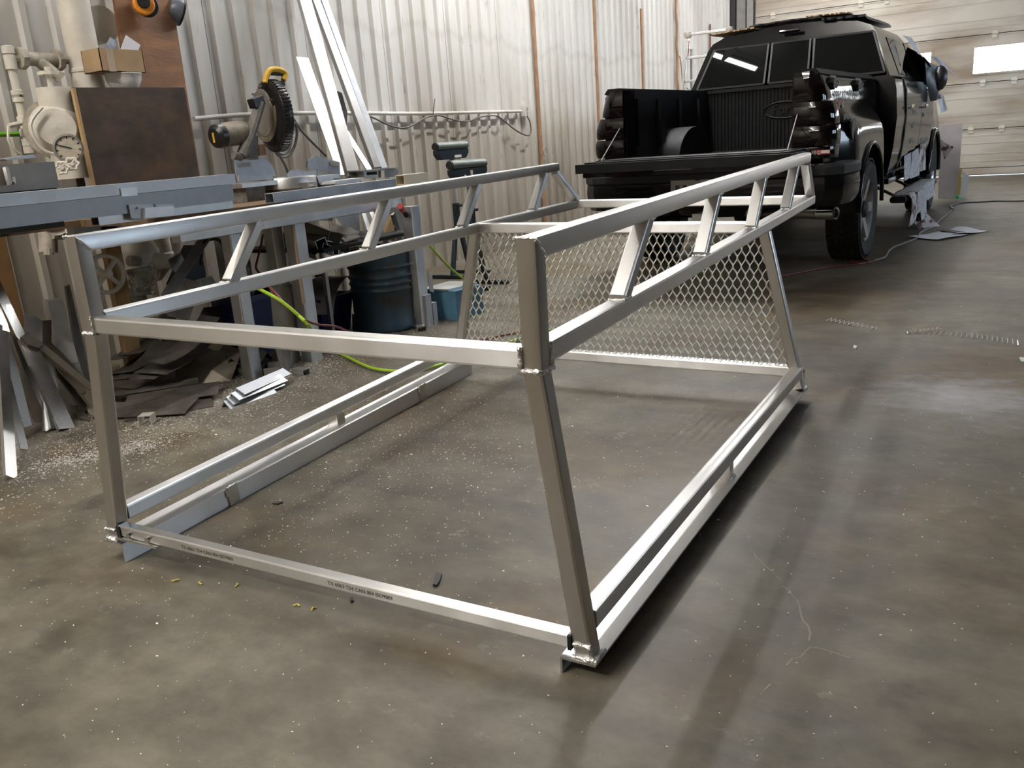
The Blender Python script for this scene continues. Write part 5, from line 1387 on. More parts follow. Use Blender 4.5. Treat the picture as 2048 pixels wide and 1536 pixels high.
# ------------------------------------------------------------------ bench with its rails
XBF = -3.25
bench = thing('work_bench', 'rough work bench of square aluminium legs and a timber top under the saw', 'bench', (-3.7, 3.6, 0))
yR = at(800, 375, 0, XBF).y
MB().span((-4.15, 2.55, 0.835), (XBF - 0.02, yR - 0.05, 0.868)).build('timber_top', M_BENCHTOP, bench, smooth=0)
MB().bar((XBF - 0.03, 2.6, 0.79), (XBF - 0.03, yR, 0.79), 0.06, 0.085).build('front_beam', M_ALU_DULL, bench)
MB().bar((-4.05, 2.6, 0.79), (-4.05, yR, 0.79), 0.06, 0.085).build('rear_beam', M_ALU_DULL, bench)
def leg(px, py, X, w=0.10, d=0.09, nm='leg'):
    p = at(px, py, 0, X)
    MB().bar((X, p.y, 0.0), (X, p.y, 0.835 - 0.087), d, w, up=(0, 1, 0), r=0.006).build(nm, M_ALU_DULL, bench)
    return p
leg(833, 540, -3.20, 0.085, 0.08)
leg(610, 610, -3.30, 0.085, 0.08)
leg(482, 600, -3.36, 0.075, 0.07)
leg(560, 560, -3.40, 0.075, 0.07)
leg(455, 520, -3.95, 0.09, 0.08); leg(545, 480, -4.0, 0.09, 0.08); leg(795, 430, -4.0, 0.08, 0.08)
p = at(598, 560, 0, -3.27)
MB().cyl((-3.262, at(590, 480, 0, -3.262).y, 0.33), (-3.262, at(590, 480, 0, -3.262).y, 0.78), 0.010, n=8).build('weld_strip', mat('rusty_rod', (0.30, 0.22, 0.15), rough=0.6), bench)
pl_ = MB().prism([at(540, 575, 0, -3.35), at(583, 575, 0, -3.35), at(590, 665, 0, -3.35), at(548, 665, 0, -3.35)], (-0.005, 0, 0))
pl_.build('side_plate', M_RUSTPLATE, bench, smooth=0)
# rails lying along the front edge on the left
yA = at(-60, 400, 0, XBF).y; yB_ = at(468, 372, 0, XBF).y
z1, z2, z3 = 1.030, 0.981, 0.905
one(MB().tubehollow((XBF - 0.06, yA, (z1 + z2) / 2), (XBF - 0.06, yB_ + 0.02, (z1 + z2) / 2), 0.11, z1 - z2 - 0.003, 0.004), 'upper_bar', mat('pale_mill_metal', (0.44, 0.455, 0.475), rough=0.42, metal=0.5, var=0.15, vs=6, rvar=0.1), 'upper long grey metal bar along the bench front edge', 'bar', smooth=0)
one(MB().tubehollow((XBF - 0.05, yA, (z2 + z3) / 2), (XBF - 0.05, yB_ - 0.01, (z2 + z3) / 2), 0.10, z2 - z3, 0.004), 'lower_bar', mat('dark_grey_mill_metal', (0.25, 0.26, 0.275), rough=0.4, metal=0.55, var=0.2, vs=6, rvar=0.1), 'lower long dark grey metal bar scratched white at its left end', 'bar', smooth=0)
one(MB().tubehollow((XBF - 0.045, yA + 0.5, z3 - 0.0185), (XBF - 0.045, yB_ - 0.005, z3 - 0.0185), 0.05, 0.035, 0.004), 'small_tube', M_ALU_DULL, 'small square tube under the long grey bars, open end by the saw', 'tube', smooth=0)
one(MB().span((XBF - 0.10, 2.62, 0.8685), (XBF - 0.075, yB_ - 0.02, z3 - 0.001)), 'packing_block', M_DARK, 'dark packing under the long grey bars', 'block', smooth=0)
cl = MB().prism([at(258, 409, 0, XBF + 0.012), at(348, 408, 0, XBF + 0.012), at(348, 432, 0, XBF + 0.012), at(292, 436, 0, XBF + 0.012), at(290, 438, 0, XBF + 0.012), at(264, 437, 0, XBF + 0.012)], (-0.005, 0, 0))
ck = thing('clip_plate', 'small bent grey plate screwed on the front of the lower bar', 'plate', at(300, 436, 0, XBF + 0.01))
cl.build('plate', M_ALU_PAINT, ck, smooth=0)
MB().prism([at(290, 416, 0, XBF + 0.03), at(348, 412, 0, XBF + 0.03), at(349, 431, 0, XBF + 0.03), at(291, 437, 0, XBF + 0.03)], (-0.018, 0, 0)).build('tab', M_ALU_DULL, ck, smooth=0)
for px, py in ((273, 416), (309, 411)): MB().cyl(at(px, py, 0, XBF + 0.010), at(px, py, 0, XBF + 0.018), 0.006, n=8).build('screw', M_CHROME, ck)
sp_ = [at(240, 377, 0, XBF - 0.002), at(273, 374, 0, XBF - 0.002), at(274, 391, 0, XBF - 0.002), at(243, 393, 0, XBF - 0.002)]
one(MB().prism(sp_, (0.004, 0, 0)), 'grey_tape_patch', M_ALU_DULL, 'dull grey patch wrapped on the upper bench bar', 'patch', smooth=0)
# bars to the right of the saw
yC, yD_ = at(547, 395, 0, XBF).y, at(792, 360, 0, XBF).y
one(MB().tubehollow((XBF - 0.03, yC, 0.893), (XBF - 0.03, yD_, 0.893), 0.06, 0.05, 0.004), 'right_bar', M_ALU_PAINT, 'square grey tube on the bench right of the saw, hollow end showing', 'tube', smooth=0)
one(MB().tubehollow((XBF - 0.20, at(640, 372, 0, XBF - .2).y, 0.889), (XBF - 0.20, at(770, 352, 0, XBF - .2).y, 0.889), 0.05, 0.042, 0.004), 'short_tube', M_ALU, 'short square tube lying behind the grey tube on the bench', 'tube', smooth=0)
one(MB().prism([at(672, 362, 0, XBF - .14), at(728, 355, 0, XBF - .14), at(718, 365, 0, XBF - .14), at(668, 368, 0, XBF - .14)], (-0.10, 0, 0.0)), 'bent_offcut', M_ALU_DULL, 'flat trapezoid offcut on the bench at the foot of the leaning bars', 'offcut', smooth=0)
e0 = at(828, 357, 0, XBF - 0.15)
one(MB().tubehollow(V((XBF - 0.15, at(800, 358, 0, XBF - .15).y, e0.z)), V((XBF - 0.15, at(848, 358, 0, XBF - .15).y, e0.z)), 0.07, 0.062, 0.005), 'cream_tube', mat('cream_tube_paint', (0.62, 0.57, 0.44), rough=0.5), 'short cream square tube overhanging the right end of the bench', 'tube', smooth=0)
one(MB().span((XBF - 0.24, at(803, 358, 0, XBF - .15).y, 0.8685), (XBF - 0.06, at(803, 358, 0, XBF - .15).y - 0.06, e0.z - 0.032)), 'spacer_block', M_PINE, 'wooden block under the cream tube on the bench end', 'block', smooth=0)
mb = MB().prism([at(728, 340, 0, -3.62), at(797, 336, 0, -3.62), at(797, 353, 0, -3.62), at(728, 357, 0, -3.62)], (-0.10, 0, 0))
stp = thing('stop_block', 'grey boxed stop plate at the foot of the leaning bars', 'stop', at(760, 357, 0, -3.66))
mb.build('body', M_ALU_DULL, stp, smooth=0)
MB().prism([at(722, 340, 0, -3.60), at(797, 335, 0, -3.60), at(797, 337, 0, -3.60), at(722, 343, 0, -3.60)], (-0.13, 0, 0)).build('lid', M_ALU_PAINT, stp, smooth=0)
MB().prism([at(735, 344, 0, -3.615), at(752, 343, 0, -3.615), at(753, 349, 0, -3.615), at(736, 350, 0, -3.615)], (0.006, 0, 0)).build('slot', M_DARK, stp, smooth=0)
MB().cyl(at(765, 341, 0, -3.60), at(766, 357, 0, -3.60), 0.012, n=10).build('bolt', M_CREAM, stp)
# grey toolbox on the left of the bench
tb_ = thing('tool_box', 'grey steel tool box at the left end of the bench', 'box', (-3.7, 2.2, 1.03))
X_ = -3.50
bxq = [at(-60, 335, 0, X_), at(112, 321, 0, X_), at(116, 374, 0, X_), at(-60, 390, 0, X_)]
zt_, zb_ = bxq[0].z, 1.031
MB().span((X_ - 0.26, at(-60, 335, 0, X_).y, zb_), (X_, at(113, 345, 0, X_).y, at(60, 326, 0, X_).z)).build('body', M_STEELBOX, tb_, smooth=0)
MB().tube([at(11, 336, 0, X_ + 0.012), at(15, 352, 0, X_ + 0.022), at(19, 368, 0, X_ + 0.022), at(25, 366, 0, X_ + 0.02), at(24, 355, 0, X_ + 0.012)], 0.012, n=6).build('latch', M_ALU_DARK, tb_)
zt2 = at(60, 326, 0, X_).z
one(MB().prism([at(8, 318, 0, X_ - 0.06), at(68, 309, 0, X_ - 0.06), at(72, 315, 0, X_ - .06), at(15, 321, 0, X_ - .06)], (-0.12, 0, 0.0)), 'loose_sheet', M_ALU_PAINT, 'loose grey sheet lying on top of the tool box', 'sheet', smooth=0)
# supports for the tool box on the bench rails
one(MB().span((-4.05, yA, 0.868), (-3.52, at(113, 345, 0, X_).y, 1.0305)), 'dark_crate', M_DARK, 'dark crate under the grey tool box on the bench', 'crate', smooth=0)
MB().span((-4.15, yA - 0.1, 0.8355), (-3.88, 2.55, 0.8675)).build('timber_top', M_BENCHTOP, bench, smooth=0)
for yy in (yA, 2.0): MB().span((-4.1, yy, 0), (-4.02, yy + 0.07, 0.8355)).build('leg', M_PINE, bench, smooth=0)

# ------------------------------------------------------------------ mitre saw
SX = -3.72
saw = thing('mitre_saw', 'dusty mitre saw with yellow handle and black ribbed blade guard on the bench', 'saw', (SX, at(560, 380, 0, SX).y, 0.868))
gc = at(548, 232, 0, SX)
axs = V((-0.34, -0.94, 0.0)).normalized()
gp = [(0.001, -0.035), (0.165, -0.035), (0.188, -0.028), (0.197, -0.012), (0.197, 0.012), (0.188, 0.028), (0.165, 0.035), (0.001, 0.035)]
MB().lathe(gp, gc, axis=axs, n=48).build('blade_guard', M_SAWBLACK, saw, smooth=40)
rb_ = MB()
su = axs.cross(V((0, 0, 1))).normalized()
for i in range(56):
    a_ = 2 * PI * i / 56
    d_ = su * math.cos(a_) + V((0, 0, 1)) * math.sin(a_)
    rb_.bar(gc + d_ * 0.195 - axs * 0.024, gc + d_ * 0.195 + axs * 0.024, 0.007, 0.009, up=d_, r=0)
    rb_.bar(gc + d_ * 0.10 + axs * 0.0355, gc + d_ * 0.165 + axs * 0.0355, 0.004, 0.004, up=axs, r=0)
rb_.build('guard_ribs', M_SAWBLACK, saw, smooth=0)
gl = gc + axs * 0.045 + su * 0.055
MB().lathe([(0.001, 0.0), (0.128, 0.0), (0.133, -0.006), (0.133, -0.02)], gl + V((0, 0, 0.02)), axis=axs, n=40).build('guard_plate', M_SAWGREY, saw)
MB().lathe([(0.135, 0.0), (0.165, -0.005), (0.17, -0.03), (0.14, -0.04)], gl + V((0, 0, 0.025)), axis=axs, n=40, arc=PI * 1.05).build('upper_housing', M_SAWTAN, saw)
for i in range(7):
    a_ = 2 * PI * i / 7
    MB().cyl(gl + V((0, 0, 0.02)) + (su * math.cos(a_) + V((0, 0, 1)) * math.sin(a_)) * 0.145 - axs * 0.008, gl + V((0, 0, 0.02)) + (su * math.cos(a_) + V((0, 0, 1)) * math.sin(a_)) * 0.145 + axs * 0.004, 0.007, n=8).build('guard_screw', M_CHROME, saw)
# yellow D handle
hp = [at(x, y, 0, SX + 0.02) for x, y in ((530, 166), (534, 150), (541, 140), (556, 139), (570, 146), (567, 160))]
MB().tube(smooth_path(hp), [0.016] * 21, n=10).build('handle', M_YELLOW, saw)
MB().bar(at(540, 147, 0, SX + .01), at(566, 149, 0, SX + .01), 0.02, 0.018).build('trigger', M_BLACKPLASTIC, saw)
MB().bar(at(528, 170, 0, SX + .01), at(566, 166, 0, SX + .01), 0.03, 0.03).build('handle_base', M_SAWBLACK, saw)
# motor
m0, m1 = at(450, 270, 0, SX + 0.02), at(500, 262, 0, SX + 0.02)
md = (m0 - m1).normalized()
MB().lathe([(0.001, 0.075), (0.045, 0.072), (0.060, 0.055), (0.064, 0.0), (0.064, -0.10), (0.05, -0.16)], m0, axis=md, n=24).build('motor', M_SAWTAN, saw)
MB().lathe([(0.001, 0.079), (0.042, 0.078), (0.061, 0.062), (0.066, 0.03), (0.058, 0.03)], m0, axis=md, n=24).build('motor_cap', M_SAWBLACK, saw)
MB().bar(m0 + md * 0.08 + V((0, 0, 0.02)), m0 + md * 0.08 - V((0, 0, 0.03)), 0.012, 0.004, up=md, r=0).build('yellow_badge', M_YELLOW, saw, smooth=0)
# arm and pivot
MB().tube(smooth_path([at(x, y, 0, SX + 0.06) for x, y in ((520, 205), (512, 232), (503, 262), (492, 290), (482, 312))]), [0.030] * 17, n=10).build('arm', M_SAWGREY, saw)
MB().bar(at(522, 200, 0, SX + .06), at(503, 208, 0, SX + .06), 0.05, 0.05).build('arm_head', M_SAWBLACK, saw)
MB().cyl(at(466, 310, 0, SX + .06), at(482, 314, 0, SX + .06), 0.022, n=12).build('lock_knob', M_SAWGREY, saw)
MB().bar(at(500, 318, 0, SX), at(500, 270, 0, SX), 0.06, 0.07).build('column', M_SAWGREY, saw)
MB().box(at(520, 300, 0, SX - 0.02), (0.04, 0.05, 0.06)).build('rusty_block', M_BATTEN, saw, smooth=0)
# fences and table
def plate(px4, X, nm, th=0.012, mm=None):
    return MB().prism([at(x, y, 0, X) for x, y in px4], (-th, 0, 0)).build(nm, mm or M_ALU_PAINT, saw, smooth=0)
f1 = plate([(470, 322), (531, 318), (545, 330), (552, 352), (475, 357)], SX + 0.06, 'fence')
MB().prism([at(x, y, 0, SX + 0.062) for x, y in ((476, 327), (501, 325), (501, 333), (477, 335))], (0.003, 0, 0)).build('fence_slot', M_STEELPOST, f1, smooth=0)
f2 = plate([(616, 322), (630, 311), (679, 324), (681, 350), (615, 335)], SX + 0.0, 'fence')
MB().prism([at(x, y, 0, SX + 0.002) for x, y in ((659, 322), (679, 327), (679, 334), (660, 330))], (0.003, 0, 0)).build('fence_slot', M_STEELPOST, f2, smooth=0)
plate([(575, 350), (583, 341), (600, 338), (605, 342), (633, 340), (634, 353), (575, 357)], SX + 0.08, 'fence_foot')
plate([(478, 350), (545, 350), (545, 358), (478, 364)], SX + 0.10, 'fence_foot')
plate([(634, 340), (680, 348), (680, 360), (636, 356)], SX + 0.05, 'fence_foot', mm=M_ALU_DARK)
MB().lathe([(0.001, 0.03), (0.16, 0.03), (0.165, 0.02), (0.165, -0.03), (0.14, -0.055), (0.14, -0.085)], at(575, 365, 0, SX + 0.05), n=32).build('turntable', M_ALU_DULL, saw)
ty0, ty1 = at(478, 365, 0, SX + .1).y, at(664, 360, 0, SX + .05).y
MB().span((SX - 0.10, ty0, 0.945), (SX + 0.12, ty1, 0.968)).build('table', M_ALU_DULL, saw, smooth=0)
for q0, q1 in ((ty0 + 0.04, ty0 + 0.18), (ty1 - 0.16, ty1 - 0.04)): MB().span((SX - 0.10, q0, 0.8685), (SX + 0.10, q1, 0.945)).build('base_foot', M_SAWGREY, saw, smooth=0)
MB().bar((SX + 0.08, at(575, 365, 0, SX + .05).y, 0.93), (SX + 0.26, at(575, 365, 0, SX + .05).y - 0.02, 0.925), 0.07, 0.04).cyl((SX + 0.24, at(575, 365, 0, SX + .05).y - 0.02, 0.91), (SX + 0.36, at(560, 372, 0, SX + .05).y - 0.06, 0.905), 0.022, n=12).build('mitre_lock', M_ALU_DARK, saw)
plate([(634, 353), (666, 352), (668, 368), (640, 370)], SX + 0.14, 'table_wing', 0.10, M_ALU_DULL)
# saw cable coiled behind
cpts = [at(x, y, 0, SX - 0.15) for x, y in ((548, 298), (556, 310), (568, 314), (580, 308), (590, 290), (594, 265), (590, 245), (584, 262), (582, 285), (574, 303), (562, 308), (552, 300), (560, 312), (570, 330), (576, 346))]
one(MB().tube(smooth_path(cpts), 0.0085, n=6), 'saw_cable', M_CORD, 'grey saw cable coiled behind the blade guard', 'cable')
one(MB().tube(smooth_path([at(x, y, 0, SX - 0.2) for x, y in ((588, 238), (602, 260), (620, 280), (640, 300), (652, 312))]), 0.007, n=6), 'power_cable', M_CORD, 'thin cable running from the saw down behind the right fence', 'cable')
# long stock on the saw
a0, a1 = at(470, 373, 0, SX + 0.16), at(577, 351, 0, SX + 0.05)

# bars leaning on the wall behind the bench
def lean(bpx, tpx, bx, tx, w, d, nm, mm, label, ext=0.3, r=0.004, grp='metal bars leaning on the wall', up=(1, 0, 0)):
    a = at(*bpx, 0, bx); b = at(*tpx, 0, tx); dd = b - a
    b2 = a + dd * (1 + ext)
    if b2.x < XW + 0.06:
        b2 = a + dd * ((XW + 0.06 - a.x) / (b.x - a.x))
    return one(MB().bar(a, b2, w, d, up=up, r=r), nm, mm, label, 'bar', group=grp)
lean((707, 357), (608, 0), -3.70, -4.34, 0.085, 0.05, 'leaning_bar', M_BZ, 'widest bright aluminium bar leaning on the wall right of the saw', 0.45, up=(1, -0.5, 0))
lean((754, 338), (630, 0), -3.78, -4.42, 0.055, 0.05, 'leaning_bar', M_BZ2, 'second bright bar leaning right of the widest one', 0.45, up=(1, -0.5, 0))
lean((768, 338), (647, 0), -3.80, -4.45, 0.05, 0.03, 'leaning_bar', M_ALU_PAINT, 'grey bar leaning along the right side of the second bright bar', 0.45, up=(1, -0.5, 0))
lean((768, 336), (689, 134), -3.95, -4.55, 0.055, 0.02, 'leaning_bar', M_ALU_DULL, 'short mauve grey flat bar leaning behind the bright bars', 0.0, up=(1, -0.5, 0))
lean((688, 350), (604, 115), -4.20, -4.62, 0.10, 0.006, 'leaning_bar', M_ALU_DULL, 'dull flat bar leaning left of the widest bright bar', 0.0, r=0, up=(1, -0.3, 0))
lean((745, 350), (690, 262), -4.1, -4.4, 0.05, 0.01, 'leaning_bar', M_ALU_DULL, 'short grey offcut standing between the bright bars', 0.0, r=0, up=(1, -0.3, 0))
one(MB().prism([at(x, y, 0, -4.5) for x, y in ((675, 182), (684, 186), (695, 225), (692, 275), (686, 250), (676, 215))], (-0.03, 0, 0)), 'dark_rag', mat('dark_grey_cloth', (0.045, 0.045, 0.048), rough=0.9), 'dark grey cloth hanging between the leaning bars', 'cloth', smooth=0)

# ------------------------------------------------------------------ roller stands
def roller_stand(base, rl, rr, label, name_strip):
    t_ = thing('roller_stand', label, 'roller stand', base)
    dv = rr - rl; L = dv.length; dn = dv.normalized(); c = (rl + rr) / 2
    side = V((dn.y, -dn.x, 0))
    MB().cyl(rl, rr, 0.035, n=20).build('roller', M_ROLLER, t_)
    MB().cyl(rl - dn * 0.012, rl + dn * 0.002, 0.030, n=16).cyl(rr - dn * 0.002, rr + dn * 0.012, 0.030, n=16).build('end_cap', M_BLACKPLASTIC, t_)
    z = c.z
    hs = MB().prism([V((p.x, p.y, z + dz)) + side * 0.03 for p, dz in ((rl, -0.030), (rr, -0.030), (rr, -0.062), (rr - dn * 0.045, -0.105), (rl + dn * 0.045, -0.105), (rl, -0.062))], side * -0.06)
    hs.build('housing', M_TEAL, t_, smooth=0)
    b0 = V((c.x, c.y, 0))
    MB().bar((c.x, c.y, 0.50), (c.x, c.y, z - 0.10), 0.032, 0.032).build('post', M_STEELPOST, t_)
    MB().bar((c.x, c.y, 0.36), (c.x, c.y, 0.62), 0.045, 0.045).cyl((c.x, c.y, 0.60), V((c.x, c.y, 0.60)) + side * 0.06, 0.012, n=8).build('sleeve', M_TEAL, t_)
    for sgn in (-1, 1):
        f = b0 + dn * 0.14 * sgn
        MB().bar(V((c.x, c.y, 0.42)) + side * 0.02 * sgn, V((f.x, f.y, 0.02)), 0.04, 0.03, up=side).build('leg', M_TEAL, t_)
        MB().bar(V((f.x, f.y, 0.0165)) - side * 0.20, V((f.x, f.y, 0.0165)) + side * 0.20, 0.035, 0.03).build('foot_bar', M_TEAL, t_)
    if name_strip:
        pp = c + V((0, 0, -0.085)) + side * 0.0325 + dn * 0.05
        MB().box(pp, (0.10, 0.003, 0.022), Matrix((dn, V((side.x, side.y, 0)), V((0, 0, 1)))).transposed()).build('white_label', M_WHITELABEL, t_, smooth=0)
    else:
        pp = c + V((0, 0, -0.075)) + side * 0.034
        MB().box(pp, (0.03, 0.006, 0.06), Matrix((dn, V((side.x, side.y, 0)), V((0, 0, 1)))).transposed()).build('height_bracket', M_CREAM, t_, smooth=0)
        MB().box(c + V((0, 0, -0.085)) + side * 0.0325 - dn * 0.09, (0.022, 0.003, 0.018), Matrix((dn, V((side.x, side.y, 0)), V((0, 0, 1)))).transposed()).build('white_label', M_WHITELABEL, t_, smooth=0)
pa = fl(908, 557); X1 = pa.x
roller_stand(pa, at(871, 294, 0, X1), at(930, 290, 0, X1), 'taller dark roller stand by the ribbed wall with a white label strip', True)
pb = fl(958, 572); X2 = pb.x
roller_stand(pb, at(900, 331, 0, X2), at(967, 326, 0, X2), 'lower dark roller stand in front, with a cream bracket on its housing', False)
# ------------------------------------------------------------------ under the bench
df = fl(772, 668)
dc = V((df.x - 0.12, df.y + 0.17, 0)); dr = 0.205; dz = 0.50
drum = thing('blue_drum', 'scuffed dark blue ribbed drum standing under the right end of the bench', 'drum', dc)
pr = [(0.001, 0.0), (dr - 0.01, 0.0), (dr, 0.01), (dr, 0.05), (dr - 0.006, 0.07)]
for zz in (0.26, 0.30, 0.34, 0.40): pr += [(dr - 0.004, zz - 0.015), (dr + 0.006, zz), (dr - 0.004, zz + 0.012)]
pr += [(dr, dz - 0.03), (dr, dz), (dr - 0.012, dz), (dr - 0.014, 0.10), (0.001, 0.10)]
MB().lathe(pr, dc, n=36).build('drum_body', M_DRUM, drum, smooth=40)
MB().lathe([(dr - 0.014, dz - 0.006), (dr + 0.008, dz - 0.006), (dr + 0.010, dz + 0.004), (dr + 0.002, dz + 0.010), (dr - 0.014, dz + 0.006)], dc, n=36).build('drum_rim', M_ALU_DARK, drum, smooth=40)
rn = random.Random(3)
for k in range(7):
    a_ = rn.uniform(0, 6.28); r_ = rn.uniform(0.02, 0.13)
    p0_ = dc + V((r_ * math.cos(a_), r_ * math.sin(a_), 0.13)); p1_ = dc + V((0.15 * math.cos(a_ + 1), 0.15 * math.sin(a_ + 1), dz + rn.uniform(0.0, 0.05)))
    one(MB().bar(p0_, p1_, 0.035, 0.004, r=0), 'drum_scrap', [M_CARD, M_ALU_DULL, M_ALU_DARK][k % 3], ['tan card strip nearest the bench leg in the drum', 'grey metal strip at the back of the drum', 'dark strip leaning left in the drum', 'second tan card strip in the drum', 'grey strip crossing the others in the drum', 'dark strip at the front of the drum', 'shortest tan card strip in the drum'][k], 'scrap', group='scrap strips in the drum', smooth=0)

def bin_(px0, px1, py, X, w, h, nm, label, mm):
    a = at(px0, py, 0, X); b = at(px1, py, 0, X)
    t_ = MB(); y0, y1 = a.y, b.y; tk_ = 0.008
    for s0, s1, f in (((X - w, y0), (X, y0), 1), ((X, y0), (X, y1), 1), ((X, y1), (X - w, y1), 1), ((X - w, y1), (X - w, y0), 1)):
        pass
    def rect(gr, z): return [V((X - w / 2 + sx * (w / 2 - gr), (y0 + y1) / 2 + sy * ((y1 - y0) / 2 - gr), z)) for sx, sy in ((-1, -1), (1, -1), (1, 1), (-1, 1))]
    rs = [rect(0.03, 0.0), rect(0.004, h - 0.03), rect(-0.012, h - 0.03), rect(-0.012, h), rect(0.006, h), rect(0.036, 0.012)]
    vs = [p for r_ in rs for p in r_]; fs = [(0, 1, 2, 3), (20, 21, 22, 23)]
    for k in range(5):
        for i in range(4): fs.append((k * 4 + i, k * 4 + (i + 1) % 4, (k + 1) * 4 + (i + 1) % 4, (k + 1) * 4 + i))
    t_.add(vs, fs)
    return one(t_, nm, mm, label, 'bin', group='navy plastic bins under the bench', smooth=0), V((X - w / 2, (y0 + y1) / 2, h)), y1 - y0
X_ = -3.62
_, b1, wid1 = bin_(638, 706, 590, X_, 0.34, at(670, 592, 0, X_).z, 'plastic_bin', 'navy plastic bin right of the middle bench leg, full of scrap', M_NAVY)
_, b2, wid2 = bin_(500, 602, 600, -3.70, 0.34, at(520, 588, 0, -3.70).z, 'plastic_bin', 'navy plastic bin behind the paired bench legs', M_NAVY)
# curved sheet and offcuts in the navy bin
def arcsheet(c, r, a0, a1, ln, axis, nm, mm, label, cat='offcut', group=None):
    axis = V(axis).normalized(); u = axis.cross(V((0, 0, 1))).normalized(); w = u.cross(axis)
    def fn(s, t_):
        a = a0 + (a1 - a0) * s
        return V(c) + (u * math.cos(a) + w * math.sin(a)) * r + axis * ln * t_
    mb = MB().grid(fn, 12, 1, (0, 0, 0.003))
    return one(mb, nm, mm, label, cat, group=group)
arcsheet(b1 + V((0.02, 0.02, -0.13)), 0.24, 0.2, 1.75, 0.22, (1, 0.2, 0.0), 'curved_sheet', M_ALU_DULL, 'curved grey sheet bulging out of the navy bin beside the drum')
arcsheet(b1 + V((-0.04, -0.12, 0.04)), 0.05, 0.6, 3.6, 0.20, (0.7, 0.5, -0.25), 'curled_strip', M_RUSTPLATE, 'curled brownish strip in the navy bin')
one(MB().prism([b1 + V((0.05, -0.13, 0.02)), b1 + V((0.08, 0.02, 0.0)), b1 + V((0.06, 0.05, 0.09)), b1 + V((0.03, -0.10, 0.12))], (0.003, 0, 0)), 'plate_scrap', M_RUSTPLATE, 'flat brown plate scrap on top of the navy bin', 'scrap', smooth=0)
one(MB().tubehollow(b1 + V((0.13, 0.03, -0.02)), b1 + V((-0.06, 0.10, 0.09)), 0.06, 0.05, 0.004), 'bin_tube', M_ALU_BRIGHT, 'short bright square tube end in the navy bin', 'offcut', smooth=0)
for i, (dx, dy, dz_, ln) in enumerate(((0.10, -0.10, -0.02, 0.2), (0.02, -0.05, 0.01, 0.26), (-0.05, 0.02, -0.01, 0.22))):
    one(MB().angle(b1 + V((dx, dy, dz_)), b1 + V((dx - 0.12, dy + ln * 0.6, dz_ + 0.05)), 0.04, 0.03, 0.004), 'bin_angle', [M_ALU_DARK, M_ALU_DULL, M_ALU_DARK][i], ['dark angle offcut nearest the front of the right navy bin', 'lighter angle offcut in the middle of the right navy bin', 'dark angle offcut at the back of the right navy bin'][i], 'offcut', group='angle offcuts in the navy bin', smooth=0)
for i in range(4):
    one(MB().bar(b2 + V((0.10 - 0.07 * i, -0.16 + 0.08 * i, -0.03)), b2 + V((-0.06 + 0.03 * i, 0.0 + 0.05 * i, 0.04 + 0.02 * i)), 0.05, 0.004, r=0), 'bin_strip', [M_ALU_DARK, M_ALU_DULL][i % 2], ['dark strip at the left in the rear navy bin', 'grey strip second from the left in the rear navy bin', 'dark strip third from the left in the rear navy bin', 'grey strip at the right in the rear navy bin'][i], 'offcut', group='strips in the rear navy bin', smooth=0)

# rack of stock ends lying under the bench top: tubes, channels and angles seen end-on
shelf_y0, shelf_y1 = at(600, 500, 0, -3.6).y, at(770, 500, 0, -3.6).y
sh = thing('stock_shelf', 'stock shelf coloured black as shade under the bench, holding tube and angle offcuts', 'shelf', (-3.8, shelf_y0, 0.55))
MB().span((-4.10, shelf_y0, 0.545), (-3.42, shelf_y1 + 0.15, 0.565)).build('board', M_DARK, sh, smooth=0)  # board coloured black to pass for the unlit space under the bench
for yy in (shelf_y0 + 0.03, shelf_y1 + 0.10):
    for xx in (-4.08, -3.46): MB().span((xx - 0.012, yy - 0.012, 0), (xx + 0.012, yy + 0.012, 0.545)).build('post', M_ALU_DARK, sh, smooth=0)
rn = random.Random(11)
ends = [  # pixel of the near end, kind, w, h, label
    (652, 497, 'tube', 0.055, 0.055, 'dark square tube end lowest left on the stock shelf'),
    (672, 503, 'tube', 0.045, 0.045, 'small square tube end next to the lowest left one'),
    (690, 486, 'chan', 0.085, 0.06, 'dark channel end in the middle of the stock shelf'),
    (640, 478, 'chan', 0.07, 0.05, 'dark channel behind the left shelf tubes'),
    (660, 462, 'angle', 0.07, 0.06, 'long dark angle lying slanted over the shelf tubes'),
    (686, 470, 'angle', 0.05, 0.06, 'angle offcut with a bright upright edge on the shelf'),
    (706, 480, 'flat', 0.10, 0.005, 'thin flat bar slanting to the right on the shelf'),
    (630, 510, 'angle', 0.06, 0.04, 'short angle at the left foot of the shelf heap'),
    (715, 470, 'flat', 0.06, 0.005, 'second thin flat bar on the right of the shelf'),
    (742, 478, 'chan', 0.05, 0.04, 'dark channel end behind the pine offcut'),
]
lay = [0.565] * 20
for i, (px, py, kd, w, h_, lab) in enumerate(ends):
    p = at(px, py, 0, -3.47 - 0.02 * (i % 3))
    ang = rn.uniform(-0.35, 0.35) + (0.6 if kd == 'flat' else 0)
    q = p + V((-0.42 * math.cos(ang), 0.30 * math.sin(ang) + 0.1, 0.03 if kd != 'angle' else 0.12))
    mb = MB()
    up = V((0.1 * rn.uniform(-1, 1), 0.6 * rn.uniform(-1, 1), 1))
    if kd == 'tube': mb.tubehollow(p, q, w, h_, 0.004, up)
    elif kd == 'chan': mb.channel(p, q, w, h_, 0.004, up)
    elif kd == 'angle': mb.angle(p, q, w, h_, 0.004, up)
    else: mb.bar(p, q, w, h_, up, r=0)
    one(mb, {'tube': 'tube_offcut', 'chan': 'channel_offcut', 'angle': 'angle_offcut', 'flat': 'flat_offcut'}[kd], [M_ALU_DARK, M_ALU_DULL][i % 2], lab, 'offcut', group='stock offcuts on the shelf under the bench', smooth=0)
